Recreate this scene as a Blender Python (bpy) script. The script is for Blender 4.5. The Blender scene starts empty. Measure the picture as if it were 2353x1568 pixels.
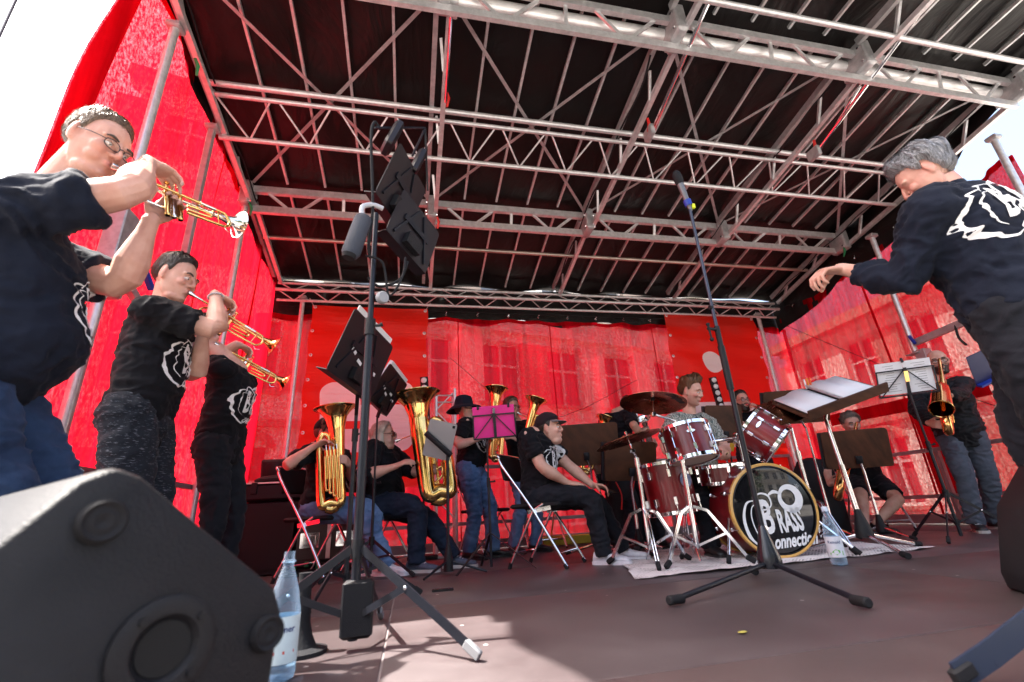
import bpy, bmesh, math, random
import numpy as np
from mathutils import Vector as V, Matrix, noise as mnoise
from mathutils.bvhtree import BVHTree
random.seed(7)
rng = np.random.default_rng(7)
R = math.radians
scene = bpy.context.scene
COL = scene.collection

# ------------------------------------------------------------------ camera
CAM_H, PITCH, ROLL, YAW, FPX, PW, PH = 0.382, 20.4, -3.4, 12.9, 1065.0, 2353.0, 1568.0
def _camera_axes():
    p, r, y = R(PITCH), R(ROLL), R(YAW)
    fw = np.array([math.sin(y)*math.cos(p), math.cos(y)*math.cos(p), math.sin(p)])
    rt0 = np.array([math.cos(y), -math.sin(y), 0.0])
    up0 = np.cross(rt0, fw)
    return rt0*math.cos(r)+up0*math.sin(r), -rt0*math.sin(r)+up0*math.cos(r), fw
RT, UP, FW = _camera_axes()
cam_data = bpy.data.cameras.new('camera'); cam = bpy.data.objects.new('camera', cam_data); COL.objects.link(cam)
cam_data.sensor_width = 36.0; cam_data.lens = FPX/PW*36.0
cam_data.clip_start = 0.02; cam_data.clip_end = 2000
cam.matrix_world = Matrix(((RT[0], UP[0], -FW[0], 0), (RT[1], UP[1], -FW[1], 0), (RT[2], UP[2], -FW[2], CAM_H), (0, 0, 0, 1)))
cam_data.dof.use_dof = True; cam_data.dof.focus_distance = 3.3; cam_data.dof.aperture_fstop = 2.4
scene.camera = cam
CPOS = np.array([0, 0, CAM_H])
def _ray(x, y): return RT*(x-PW/2)/FPX + UP*(PH/2-y)/FPX + FW
def PZ(x, y, z=0.0): d = _ray(x, y); return V(CPOS + d*(z-CPOS[2])/d[2])
def PY(x, y, Y): d = _ray(x, y); return V(CPOS + d*Y/d[1])
def PX(x, y, X): d = _ray(x, y); return V(CPOS + d*X/d[0])

# ------------------------------------------------------------------ sky, sun, exposure
SUN = V((-0.47, 0.055, 0.88)).normalized()
world = bpy.data.worlds.new('World'); scene.world = world; world.use_nodes = True
wn = world.node_tree.nodes; wl = world.node_tree.links
bg = wn['Background']; bg.inputs[1].default_value = 0.148
sky = wn.new('ShaderNodeTexSky'); sky.sky_type = 'NISHITA'; sky.sun_disc = False
sky.sun_elevation = math.asin(SUN.z); sky.sun_rotation = math.atan2(SUN.x, SUN.y)
sky.air_density = 1.0; sky.dust_density = 8.0; sky.ozone_density = 1.0
wl.new(sky.outputs[0], bg.inputs[0])
sun_data = bpy.data.lights.new('sun', 'SUN'); sun_data.energy = 5.0; sun_data.angle = R(0.53); sun_data.color = (1.0, 0.955, 0.89)
sun = bpy.data.objects.new('sun', sun_data); COL.objects.link(sun)
sun.location = (-6, 1, 12); sun.rotation_euler = SUN.to_track_quat('Z', 'Y').to_euler()
vs = scene.view_settings; vs.view_transform = 'Standard'; vs.look = 'None'; vs.gamma = 1.0; vs.exposure = 2.35; vs.use_curve_mapping = False
cy = scene.cycles; cy.use_denoising = True; cy.max_bounces = 7; cy.diffuse_bounces = 4; cy.glossy_bounces = 4; cy.transmission_bounces = 6; cy.transparent_max_bounces = 10
cy.sample_clamp_indirect = 6.0; cy.caustics_reflective = False; cy.caustics_refractive = False

# ------------------------------------------------------------------ materials
MATS = {}
def newmat(name):
    m = bpy.data.materials.new(name); m.use_nodes = True; MATS[name] = m
    return m, m.node_tree.nodes, m.node_tree.links, m.node_tree.nodes['Principled BSDF']
def mat(name, col, rough=0.5, metal=0.0, var=0.0, vscale=6.0, bump=0.0, bscale=40.0, spec=0.5, stretch=None, rvar=0.0, coat=0.0, second=None, detail=4.0, sheen=0.0):
    if name in MATS: return MATS[name]
    m, n, l, b = newmat(name)
    b.inputs['Roughness'].default_value = rough; b.inputs['Metallic'].default_value = metal
    b.inputs['Specular IOR Level'].default_value = spec; b.inputs['Coat Weight'].default_value = coat
    b.inputs['Sheen Weight'].default_value = sheen
    c = (*col, 1.0); b.inputs['Base Color'].default_value = c
    if var or bump or rvar or second:
        tc = n.new('ShaderNodeTexCoord'); mp = n.new('ShaderNodeMapping'); l.new(tc.outputs['Object'], mp.inputs[0])
        if stretch: mp.inputs['Scale'].default_value = stretch
        nz = n.new('ShaderNodeTexNoise'); nz.inputs['Scale'].default_value = vscale; nz.inputs['Detail'].default_value = detail; nz.inputs['Roughness'].default_value = 0.6
        l.new(mp.outputs[0], nz.inputs['Vector'])
        if var or second:
            cr = n.new('ShaderNodeValToRGB'); cr.color_ramp.elements[0].position = 0.32; cr.color_ramp.elements[1].position = 0.68
            cr.color_ramp.elements[0].color = (*[max(0, x*(1-var)) for x in col], 1)
            cr.color_ramp.elements[1].color = (*(second or [min(1, x*(1+var)) for x in col]), 1)
            l.new(nz.outputs[0], cr.inputs[0]); l.new(cr.outputs[0], b.inputs['Base Color'])
        if rvar:
            mr = n.new('ShaderNodeMapRange'); mr.inputs['To Min'].default_value = max(0.02, rough-rvar); mr.inputs['To Max'].default_value = rough+rvar
            l.new(nz.outputs[0], mr.inputs[0]); l.new(mr.outputs[0], b.inputs['Roughness'])
        if bump:
            n2 = n.new('ShaderNodeTexNoise'); n2.inputs['Scale'].default_value = bscale; n2.inputs['Detail'].default_value = 5
            l.new(mp.outputs[0], n2.inputs['Vector'])
            bp = n.new('ShaderNodeBump'); bp.inputs['Strength'].default_value = min(1, bump); bp.inputs['Distance'].default_value = 0.01
            l.new(n2.outputs[0], bp.inputs['Height']); l.new(bp.outputs[0], b.inputs['Normal'])
    return m

# ------------------------------------------------------------------ object helpers
def tag(o, label=None, cat=None, group=None, kind=None):
    if label: o['label'] = label
    if cat: o['category'] = cat
    if group: o['group'] = group
    if kind: o['kind'] = kind
    return o
def thing(name, label, cat, loc=(0, 0, 0), group=None):
    o = bpy.data.objects.new(name, None); COL.objects.link(o); o.location = loc; o.empty_display_size = 0.05
    return tag(o, label, cat, group)
def adopt(o, parent):
    if parent is not None:
        o.parent = parent
        if parent.type == 'EMPTY': o.matrix_parent_inverse = Matrix.Translation(-parent.location)
    return o
def cr(pts, n=6, closed=False):
    P = np.array([list(p) for p in pts], float); N = len(P); out = []
    for i in range(N if closed else N-1):
        if closed: p0, p1, p2, p3 = P[(i-1) % N], P[i], P[(i+1) % N], P[(i+2) % N]
        else: p0, p1, p2, p3 = P[max(i-1, 0)], P[i], P[i+1], P[min(i+2, N-1)]
        for k in range(n):
            t = k/n
            out.append(0.5*((2*p1)+(-p0+p2)*t+(2*p0-5*p1+4*p2-p3)*t*t+(-p0+3*p1-3*p2+p3)*t**3))
    if not closed: out.append(P[-1])
    return np.array(out)
def frame_from(z, xhint=(1, 0, 0)):
    z = V(z).normalized(); x = V(xhint); x = x - z*x.dot(z)
    if x.length < 1e-4: x = V((0, 1, 0)) - z*z.y
    x.normalize(); y = z.cross(x)
    return x, y, z
def mtx(o, x, y, z): return Matrix(((x[0], y[0], z[0], o[0]), (x[1], y[1], z[1], o[1]), (x[2], y[2], z[2], o[2]), (0, 0, 0, 1)))
def place(o, yaw=0, tilt=0, roll=0): return Matrix.Translation(V(o)) @ Matrix.Rotation(yaw, 4, 'Z') @ Matrix.Rotation(tilt, 4, 'Y') @ Matrix.Rotation(roll, 4, 'X')

class MB:
    def __init__(s): s.v = []; s.f = []
    def add(s, verts, faces):
        o = len(s.v); s.v.extend([tuple(p) for p in verts]); s.f.extend([tuple(i+o for i in f) for f in faces]); return s
    def box(s, c, size, M=None, ch=0.0):
        c = V(c); hx, hy, hz = [a/2 for a in size]
        if ch <= 0:
            vv = [V((x, y, z)) for x in (-hx, hx) for y in (-hy, hy) for z in (-hz, hz)]
            ff = [(0, 1, 3, 2), (4, 6, 7, 5), (0, 4, 5, 1), (2, 3, 7, 6), (0, 2, 6, 4), (1, 5, 7, 3)]
        else:
            ch = min(ch, hx*.9, hy*.9, hz*.9)
            vv = []; ff = []
            rings = [(-hz, ch), (-hz+ch, 0), (hz-ch, 0), (hz, ch)]
            for z, k in rings:
                a, b = hx-k, hy-k; q = ch*0.6
                vv += [V(p) for p in ((a-q, -b, z), (a, -b+q, z), (a, b-q, z), (a-q, b, z), (-a+q, b, z), (-a, b-q, z), (-a, -b+q, z), (-a+q, -b, z))]
            for r in range(3):
                for i in range(8): ff.append((r*8+i, r*8+(i+1) % 8, (r+1)*8+(i+1) % 8, (r+1)*8+i))
            ff.append(tuple(range(7, -1, -1))); ff.append(tuple(range(24, 32)))
        if M is not None: vv = [M @ p for p in vv] if len(M) == 3 else [(M.to_3x3() @ p) for p in vv]
        return s.add([p+c for p in vv], ff)
    def beam(s, a, b, w, h=None, up=(0, 0, 1), ch=0.0):
        a, b = V(a), V(b); h = h or w; d = b-a
        x = d.normalized(); z = V(up); z = z-x*z.dot(x)
        if z.length < 1e-4: z = V((0, 1, 0))-x*x.y
        z.normalize(); y = z.cross(x)
        return s.box((a+b)/2, (d.length, w, h), Matrix((x, y, z)).transposed(), ch)
    def loft(s, rings, cap=True, closed=False):
        n = len(rings[0]); m = len(rings); vv = [p for r in rings for p in r]; ff = []
        for i in range(m if closed else m-1):
            j = (i+1) % m
            for k in range(n): ff.append((i*n+k, i*n+(k+1) % n, j*n+(k+1) % n, j*n+k))
        if cap and not closed:
            ff.append(tuple(range(n-1, -1, -1))); ff.append(tuple((m-1)*n+k for k in range(n)))
        return s.add(vv, ff)
    def tube(s, pts, r, seg=8, n=0, closed=False, cap=True, flat=None, fhint=None):
        P = cr(pts, n, closed) if n else np.array([list(p) for p in pts], float)
        N = len(P)
        rr = np.full(N, r, float) if np.isscalar(r) else np.interp(np.linspace(0, 1, N), np.linspace(0, 1, len(r)), r)
        T = np.roll(P, -1, 0)-np.roll(P, 1, 0) if closed else np.gradient(P, axis=0)
        T /= (np.linalg.norm(T, axis=1)[:, None]+1e-12)
        h = np.array(fhint if fhint is not None else ((0, 0, 1) if abs(T[0][2]) < .9 else (1, 0, 0)), float)
        u = h-T[0]*h.dot(T[0]); u /= np.linalg.norm(u)+1e-12
        rings = []; ang = np.linspace(0, 2*math.pi, seg, endpoint=False)
        for i in range(N):
            if fhint is not None:
                u = h-T[i]*h.dot(T[i])
            else: u = u-T[i]*u.dot(T[i])
            u = u/(np.linalg.norm(u)+1e-12); w = np.cross(T[i], u)
            a, b = rr[i], rr[i]*(flat if flat else 1)
            rings.append([P[i]+u*a*math.cos(t)+w*b*math.sin(t) for t in ang])
        return s.loft(rings, cap, closed)
    def lathe(s, prof, o=(0, 0, 0), d=(0, 0, 1), seg=24, cap=False, xh=(1, 0, 0)):
        x, y, z = frame_from(d, xh); o = V(o)
        rings = [[o+z*h+x*(r*math.cos(2*math.pi*k/seg))+y*(r*math.sin(2*math.pi*k/seg)) for k in range(seg)] for r, h in prof]
        return s.loft(rings, cap)
    def cyl(s, a, b, r, seg=12, r2=None):
        a, b = V(a), V(b); d = b-a
        return s.lathe([(r, 0), (r if r2 is None else r2, d.length)], a, d, seg, True)
    def ell(s, c, rad, M=None, nu=14, nv=9):
        c = V(c); vv = []; ff = []
        for j in range(nv+1):
            th = math.pi*j/nv
            if j in (0, nv): vv.append(V((0, 0, rad[2]*math.cos(th)))); continue
            for i in range(nu):
                ph = 2*math.pi*i/nu; vv.append(V((rad[0]*math.sin(th)*math.cos(ph), rad[1]*math.sin(th)*math.sin(ph), rad[2]*math.cos(th))))
        idx = lambda j, i: 0 if j == 0 else (len(vv)-1 if j == nv else 1+(j-1)*nu+i % nu)
        for j in range(nv):
            for i in range(nu):
                if j == 0: ff.append((0, idx(1, i), idx(1, i+1)))
                elif j == nv-1: ff.append((idx(j, i), len(vv)-1, idx(j, i+1)))
                else: ff.append((idx(j, i), idx(j+1, i), idx(j+1, i+1), idx(j, i+1)))
        if M is not None: vv = [M @ p for p in vv]
        return s.add([p+c for p in vv], ff)
    def plate(s, poly, M, th):
        n = len(poly); vv = [M @ V((p[0], p[1], 0)) for p in poly]+[M @ V((p[0], p[1], th)) for p in poly]
        ff = [tuple(range(n-1, -1, -1)), tuple(range(n, 2*n))]+[(i, (i+1) % n, n+(i+1) % n, n+i) for i in range(n)]
        return s.add(vv, ff)
    def sheet(s, grid):
        m, n = len(grid), len(grid[0])
        return s.add([p for r in grid for p in r], [(i*n+k, i*n+k+1, (i+1)*n+k+1, (i+1)*n+k) for i in range(m-1) for k in range(n-1)])
    def mesh(s, name, M=None):
        me = bpy.data.meshes.new(name)
        vv = s.v if M is None else [M @ V(p) for p in s.v]
        me.from_pydata([tuple(p) for p in vv], [], s.f); me.update(); return me
    def build(s, name, material, parent=None, M=None, smooth=38, bev=0):
        me = s.mesh(name, M); o = bpy.data.objects.new(name, me); COL.objects.link(o)
        for mm in (material if isinstance(material, (list, tuple)) else [material]): me.materials.append(mm)
        if smooth:
            me.shade_smooth(); me.set_sharp_from_angle(angle=R(smooth))
        if bev:
            b = o.modifiers.new('edge', 'BEVEL'); b.width = bev; b.segments = 2; b.limit_method = 'ANGLE'; b.angle_limit = R(40)
        adopt(o, parent)
        return o
def solid(fn, name, material, label=None, cat=None, kind=None, parent=None, **kw):
    m = MB(); fn(m); o = m.build(name, material, parent, **kw); return tag(o, label, cat, None, kind)
def share(o, parent, M):
    c = bpy.data.objects.new(o.name.split('.')[0], o.data); COL.objects.link(c); c.matrix_basis = M; adopt(c, parent); return c
def rrect(w, h, r, n=5, corners=(1, 1, 1, 1)):
    out = []
    for i, (cx, cy_, a0) in enumerate(((w/2, h/2, 0), (-w/2, h/2, 90), (-w/2, -h/2, 180), (w/2, -h/2, 270))):
        q = r if corners[i] else 1e-4
        ox, oy = cx-math.copysign(q, cx), cy_-math.copysign(q, cy_)
        out += [(ox+q*math.cos(R(a0+90*k/n)), oy+q*math.sin(R(a0+90*k/n))) for k in range(n+1)]
    return out
def text_mesh(txt, size=1.0, xs=1.0, shear=0.0, bold=0.0, align='LEFT'):
    c = bpy.data.curves.new('t', 'FONT'); c.body = txt; c.size = size; c.shear = shear; c.offset = bold; c.align_x = align; c.resolution_u = 3
    o = bpy.data.objects.new('t', c); COL.objects.link(o)
    dg = bpy.context.evaluated_depsgraph_get(); me = bpy.data.meshes.new_from_object(o.evaluated_get(dg))
    vv = [(p.co.x*xs, p.co.y) for p in me.vertices]; ff = [tuple(p.vertices) for p in me.polygons]
    bpy.data.objects.remove(o); bpy.data.curves.remove(c); bpy.data.meshes.remove(me)
    return vv, ff
# ------------------------------------------------------------------ materials of the setting
ALU = mat('aluminium', (.64, .64, .65), .36, .55, var=.14, vscale=22, rvar=.12, detail=6)
ALU_DULL = mat('weathered_steel', (.42, .42, .43), .48, .5, var=.18, vscale=18, rvar=.12)
CHROME = mat('chrome', (.82, .82, .84), .09, 1.0, rvar=.05, vscale=30)
BLACK_STEEL = mat('black_powder_coat', (.009, .010, .015), .36, .0, spec=.3, rvar=.1, vscale=30)
RUBBER = mat('rubber', (.014, .014, .016), .75, spec=.2, bump=.15, bscale=120)
PLASTIC = mat('black_plastic', (.009, .009, .011), .5, spec=.25, bump=.25, bscale=320)
BOXPAINT = mat('speaker_paint', (.012, .0125, .015), .5, spec=.22, bump=.3, bscale=260, var=.3, vscale=4)
PAPER = mat('paper', (.72, .72, .74), .8, var=.04, vscale=3)
RED_PLASTIC = mat('red_plastic', (.6, .015, .012), .4)
GREEN_PLASTIC = mat('green_plastic', (.01, .22, .08), .5)
BLUE_PLASTIC = mat('blue_plastic', (.012, .04, .32), .4)
WHITE_PRINT = mat('white_print', (.78, .78, .78), .6)

def mat_tarp():
    m, n, l, b = newmat('tarpaulin')
    b.inputs['Base Color'].default_value = (.0055, .0045, .0045, 1); b.inputs['Roughness'].default_value = .40; b.inputs['Specular IOR Level'].default_value = .35
    tc = n.new('ShaderNodeTexCoord'); mp = n.new('ShaderNodeMapping'); mp.inputs['Scale'].default_value = (1.0, .45, 1)
    l.new(tc.outputs['Object'], mp.inputs[0])
    a = n.new('ShaderNodeTexNoise'); a.inputs['Scale'].default_value = 3.2; a.inputs['Detail'].default_value = 4; a.inputs['Distortion'].default_value = 1.2
    l.new(mp.outputs[0], a.inputs['Vector'])
    bp = n.new('ShaderNodeBump'); bp.inputs['Strength'].default_value = .5; bp.inputs['Distance'].default_value = .05
    l.new(a.outputs[0], bp.inputs['Height']); l.new(bp.outputs[0], b.inputs['Normal'])
    return m
TARP = mat_tarp()

def mat_fabric(name, hole, grain, sc):
    m, n, l, b = newmat(name); n.remove(b); out = n['Material Output']
    tc = n.new('ShaderNodeTexCoord'); mp = n.new('ShaderNodeMapping'); mp.inputs['Scale'].default_value = sc
    l.new(tc.outputs['Object'], mp.inputs[0])
    n1 = n.new('ShaderNodeTexNoise'); n1.inputs['Scale'].default_value = 46; n1.inputs['Detail'].default_value = 3; n1.inputs['Roughness'].default_value = .75
    l.new(mp.outputs[0], n1.inputs['Vector'])
    n2 = n.new('ShaderNodeTexNoise'); n2.inputs['Scale'].default_value = 5; n2.inputs['Detail'].default_value = 3
    l.new(mp.outputs[0], n2.inputs['Vector'])
    r1 = n.new('ShaderNodeMapRange'); r1.inputs['From Min'].default_value = .44; r1.inputs['From Max'].default_value = .70
    r1.inputs['To Min'].default_value = hole-grain; r1.inputs['To Max'].default_value = hole+grain*2.6
    l.new(n1.outputs[0], r1.inputs[0])
    r2 = n.new('ShaderNodeMapRange'); r2.inputs['From Min'].default_value = .3; r2.inputs['From Max'].default_value = .7; r2.inputs['To Min'].default_value = .9; r2.inputs['To Max'].default_value = 1.1
    l.new(n2.outputs[0], r2.inputs[0])
    mu = n.new('ShaderNodeMath'); mu.operation = 'MULTIPLY'; l.new(r1.outputs[0], mu.inputs[0]); l.new(r2.outputs[0], mu.inputs[1])
    mu.use_clamp = True
    df = n.new('ShaderNodeBsdfDiffuse'); df.inputs[0].default_value = (.46, .004, .012, 1)
    tl = n.new('ShaderNodeBsdfTranslucent'); tl.inputs[0].default_value = (.50, .004, .016, 1)
    gl = n.new('ShaderNodeBsdfTransparent'); gl.inputs[0].default_value = (1, .93, .93, 1)
    mp3 = n.new('ShaderNodeMapping'); mp3.inputs['Scale'].default_value = (9, 9, .5); l.new(tc.outputs['Object'], mp3.inputs[0])
    n3 = n.new('ShaderNodeTexNoise'); n3.inputs['Scale'].default_value = 1; n3.inputs['Detail'].default_value = 4; n3.inputs['Distortion'].default_value = .4; l.new(mp3.outputs[0], n3.inputs['Vector'])
    for nd, base in ((df, (.46, .004, .012)), (tl, (.50, .004, .016))):
        c3 = n.new('ShaderNodeValToRGB'); c3.color_ramp.elements[0].position = .34; c3.color_ramp.elements[1].position = .66
        c3.color_ramp.elements[0].color = (*[q*.70 for q in base], 1); c3.color_ramp.elements[1].color = (*[q*1.2 for q in base], 1); l.new(n3.outputs[0], c3.inputs[0]); l.new(c3.outputs[0], nd.inputs[0])  # upright darker and lighter streaks put pleat shading into the fabric colour
    mx = n.new('ShaderNodeMixShader'); mx.inputs[0].default_value = .5; l.new(df.outputs[0], mx.inputs[1]); l.new(tl.outputs[0], mx.inputs[2])
    m2 = n.new('ShaderNodeMixShader'); l.new(mu.outputs[0], m2.inputs[0]); l.new(mx.outputs[0], m2.inputs[1]); l.new(gl.outputs[0], m2.inputs[2])
    l.new(m2.outputs[0], out.inputs[0]); return m
FABRIC = mat_fabric('red_mesh_fabric', .058, .034, (1, 1, 1))
FABRIC_SIDE = mat_fabric('red_mesh_side_fabric', .03, .028, (1, 1, .6))
HEM = mat_fabric('red_hem', .0, .0, (1, 1, 1))
def mat_vinyl(name, c, tr):
    m, n, l, b = newmat(name); out = n['Material Output']
    b.inputs['Base Color'].default_value = (*c, 1); b.inputs['Roughness'].default_value = .38
    tl = n.new('ShaderNodeBsdfTranslucent'); tl.inputs[0].default_value = (*c, 1)
    tc = n.new('ShaderNodeTexCoord'); mp = n.new('ShaderNodeMapping'); mp.inputs['Scale'].default_value = (1, 1, 5); l.new(tc.outputs['Object'], mp.inputs[0])
    a = n.new('ShaderNodeTexNoise'); a.inputs['Scale'].default_value = 3; a.inputs['Detail'].default_value = 4; a.inputs['Distortion'].default_value = .6; l.new(mp.outputs[0], a.inputs['Vector'])
    bp = n.new('ShaderNodeBump'); bp.inputs['Strength'].default_value = .45; bp.inputs['Distance'].default_value = .03
    l.new(a.outputs[0], bp.inputs['Height']); l.new(bp.outputs[0], b.inputs['Normal'])
    mx = n.new('ShaderNodeMixShader'); mx.inputs[0].default_value = tr; l.new(b.outputs[0], mx.inputs[1]); l.new(tl.outputs[0], mx.inputs[2]); l.new(mx.outputs[0], out.inputs[0]); return m
VINYL = mat_vinyl('red_banner_vinyl', (.80, .028, .014), .5)
VINYL_WHITE = mat_vinyl('white_banner_vinyl', (.95, .94, .94), .12)

def mat_floor():
    m, n, l, b = newmat('stage_plywood')
    tc = n.new('ShaderNodeTexCoord'); mp = n.new('ShaderNodeMapping'); l.new(tc.outputs['Object'], mp.inputs[0])
    a = n.new('ShaderNodeTexNoise'); a.inputs['Scale'].default_value = 2.2; a.inputs['Detail'].default_value = 7; a.inputs['Roughness'].default_value = .62; l.new(mp.outputs[0], a.inputs['Vector'])
    c = n.new('ShaderNodeValToRGB'); e = c.color_ramp.elements
    e[0].position = .33; e[0].color = (.050, .035, .036, 1); e[1].position = .68; e[1].color = (.082, .062, .063, 1)
    l.new(a.outputs[0], c.inputs[0])
    mp2 = n.new('ShaderNodeMapping'); mp2.inputs['Scale'].default_value = (1.2, 14, 1); mp2.inputs['Rotation'].default_value = (0, 0, .5); l.new(tc.outputs['Object'], mp2.inputs[0])
    s = n.new('ShaderNodeTexNoise'); s.inputs['Scale'].default_value = 9; s.inputs['Detail'].default_value = 8; s.inputs['Roughness'].default_value = .7; l.new(mp2.outputs[0], s.inputs['Vector'])
    cs = n.new('ShaderNodeValToRGB'); cs.color_ramp.elements[0].position = .60; cs.color_ramp.elements[0].color = (0, 0, 0, 1); cs.color_ramp.elements[1].position = .74; cs.color_ramp.elements[1].color = (.5, .5, .5, 1); l.new(s.outputs[0], cs.inputs[0])
    mx = n.new('ShaderNodeMixRGB'); mx.inputs[2].default_value = (.15, .11, .11, 1); l.new(cs.outputs[0], mx.inputs[0]); l.new(c.outputs[0], mx.inputs[1])
    vo = n.new('ShaderNodeTexVoronoi'); vo.inputs['Scale'].default_value = 5.5; l.new(tc.outputs['Object'], vo.inputs['Vector'])
    lt = n.new('ShaderNodeMath'); lt.operation = 'LESS_THAN'; lt.inputs[1].default_value = .045; l.new(vo.outputs['Distance'], lt.inputs[0])
    m3 = n.new('ShaderNodeMixRGB'); m3.inputs[2].default_value = (.34, .31, .30, 1); l.new(lt.outputs[0], m3.inputs[0]); l.new(mx.outputs[0], m3.inputs[1])
    l.new(m3.outputs[0], b.inputs['Base Color'])
    mr = n.new('ShaderNodeMapRange'); mr.inputs['To Min'].default_value = .34; mr.inputs['To Max'].default_value = .62; l.new(a.outputs[0], mr.inputs[0]); l.new(mr.outputs[0], b.inputs['Roughness'])
    bp = n.new('ShaderNodeBump'); bp.inputs['Strength'].default_value = .12; bp.inputs['Distance'].default_value = .004; l.new(s.outputs[0], bp.inputs['Height']); l.new(bp.outputs[0], b.inputs['Normal'])
    return m
FLOOR = mat_floor()

# ------------------------------------------------------------------ ground and stage floor
ASPHALT = mat('paving', (.20, .19, .18), .85, var=.2, vscale=1.5, bump=.2)
def _g(m): m.sheet([[(x, y, -1.15) for x in np.linspace(-300, 300, 4)] for y in np.linspace(-300, 300, 4)])
solid(_g, 'ground', ASPHALT, kind='structure')
XS = [-2.35, -.07, 2.43, 4.93, 6.35]; YS = [.25, 1.25, 2.5, 3.75, 5.0, 6.3]
def _f(m): m.box((2.0, 3.275, -.0745), (8.7, 6.05, .14))
floor = solid(_f, 'stage_floor', mat('stage_frame', (.17, .14, .14), .8), kind='structure')
for i in range(len(XS)-1):
    for j in range(len(YS)-1):
        w, d = XS[i+1]-XS[i]-.007, YS[j+1]-YS[j]-.007
        m = MB().box(((XS[i]+XS[i+1])/2, (YS[j]+YS[j+1])/2, -.013), (w, d, .026), ch=.002)
        m.build('floor_panel', FLOOR, floor)
def _s(m): m.box((2.0, 3.3, -.66), (8.5, 5.9, .96))
solid(_s, 'stage_substructure', mat('skirt', (.03, .03, .03), .8), kind='structure')

# ------------------------------------------------------------------ roof
LX, RX = -1.75, 5.85
PROF = [(.7, 4.36), (1.5, 4.34), (2.35, 4.27), (3.4, 4.07), (4.55, 3.87), (5.2, 3.72), (6.12, 3.50)]
def tz(y): return float(np.interp(y, [p[0] for p in PROF], [p[1] for p in PROF]))
roof = thing('stage_roof', 'black tarpaulin stage roof on silver aluminium rafters and trusses', 'roof', (2.05, 3.3, 3.5))
def _t(m):
    rows = []
    for y in np.linspace(.7, 6.12, 46):
        row = []
        for x in np.linspace(-1.86, 5.98, 90):
            sag = .018*math.sin(x*5.3+1.2*math.sin(y*2.1))*math.sin(y*2.7)+.03*mnoise.noise(V((x*1.3, y*1.1, 4.4)))
            row.append((x, y, tz(y)+.045+sag))
        rows.append(row)
    m.sheet(rows)
solid(_t, 'tarpaulin', TARP, parent=roof)
def _fl(m):      # folded tarp edges hanging over both sides and at the back
    for x in (-1.85, 5.97):
        dr = lambda y: .09+.03*math.sin(y*4) if x < 0 else .10+.22*max(0, min(1, (y-2.9)/.5))+.02*math.sin(y*5)
        m.sheet([[(x+.02*math.sin(y*9), y, tz(y)+.05-k*dr(y)) for y in np.linspace(.7, 6.1, 50)] for k in range(3)])
    m.sheet([[(x, 6.12+.02*math.sin(x*8), 3.53-k*.18+.02*math.sin(x*5)*k) for x in np.linspace(-1.86, 5.98, 60)] for k in range(4)])
solid(_fl, 'tarpaulin_edge', TARP, parent=roof)
BX = [LX, .18, 2.08, 3.95, RX]
for i in range(4):                                       # rafters lying under the tarpaulin
    for k in range(1, 5):
        x = BX[i]+(BX[i+1]-BX[i])*k/5
        for (y0, y1) in ((.8, 2.28), (2.40, 4.50), (4.62, 6.0)):
            MB().beam((x, y0, tz(y0)-.0), (x, y1, tz(y1)-.0), .022, .032).build('rafter', ALU, roof)
for x in BX:                                             # main beams running front to back: two chords and struts
    side = x in (LX, RX)
    for (y0, y1) in ((.8, 2.26), (2.42, 4.48), (4.64, 5.9)):
        b = MB().beam((x-.05, y0, tz(y0)-.06), (x-.05, y1, tz(y1)-.06), .04, .07).build('main_beam', ALU_DULL, roof)
        lo = .26 if y0 < 4 else .15
        MB().beam((x+.045, y0, tz(y0)-lo), (x+.045, y1, tz(y1)-lo), .042, .05).build('lower_chord', ALU, b)
        n = max(2, int((y1-y0)/.55))
        for k in range(n):
            ya = y0+(y1-y0)*(k+.5)/n; MB().beam((x-.0, ya, tz(ya)-.07), (x+.03, ya+.13, tz(ya+.13)-lo), .022, .03).build('strut', ALU, b)
    # hinge plates with bolts
    for yh in (2.35, 4.55):
        p = MB().box((x+.0, yh, tz(yh)-.17), (.10, .24, .30), ch=.02).build('hinge_plate', ALU_DULL, roof, bev=.004)
        bm_ = MB()
        for dy in (-.08, .08):
            for dz in (-.1, .06): bm_.cyl((x-.065, yh+dy, tz(yh)-.17+dz), (x+.065, yh+dy, tz(yh)-.17+dz), .012, 6)
        bm_.build('bolt', CHROME, p)
for x, c in ((.24, RED_PLASTIC), (4.02, RED_PLASTIC), (2.14, RED_PLASTIC), (-1.70, GREEN_PLASTIC), (5.80, GREEN_PLASTIC)):
    for y in (3.02, 4.47):
        if x > 2 and y > 4 and x < 5: continue
        z = tz(y)-.36
        MB().tube([(x, y, z+.05), (x+.02, y+.02, z), (x+.01, y+.05, z-.07)], [.012, .016, .009], 6).build('safety_pin', c, roof)
def ladder(y, z0, z1, name, yo=0.0, bw=.05, bh=.08):      # rectangular double beam with flat diagonals
    t = MB().beam((LX, y, z1), (RX, y, z1), bw, bh).build(name, ALU, roof)
    MB().beam((LX, y+yo, z0), (RX, y+yo, z0), bw*.9, bh).build('lower_chord', ALU, t)
    for i in range(4):
        w = BX[i+1]-BX[i]
        for k, (a, b) in enumerate(((.08, .22), (.40, .26), (.50, .50), (.62, .76), (.92, .78))):
            MB().beam((BX[i]+w*a, y+.0, z1), (BX[i]+w*b, y+yo, z0), .03, .018, up=(0, 1, 0)).build('diagonal', ALU, t)
ladder(2.33, 3.92, 4.16, 'front_beam', .05, .04, .07)
ladder(4.55, 3.60, 3.80, 'hinge_beam', .07)
MB().tube([(LX, 2.45, 4.13), (RX, 2.45, 4.13)], .060, 18).build('wind_tube', mat('bright_aluminium', (.82, .82, .82), .34, .45, var=.12, vscale=8, rvar=.08), roof)
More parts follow.
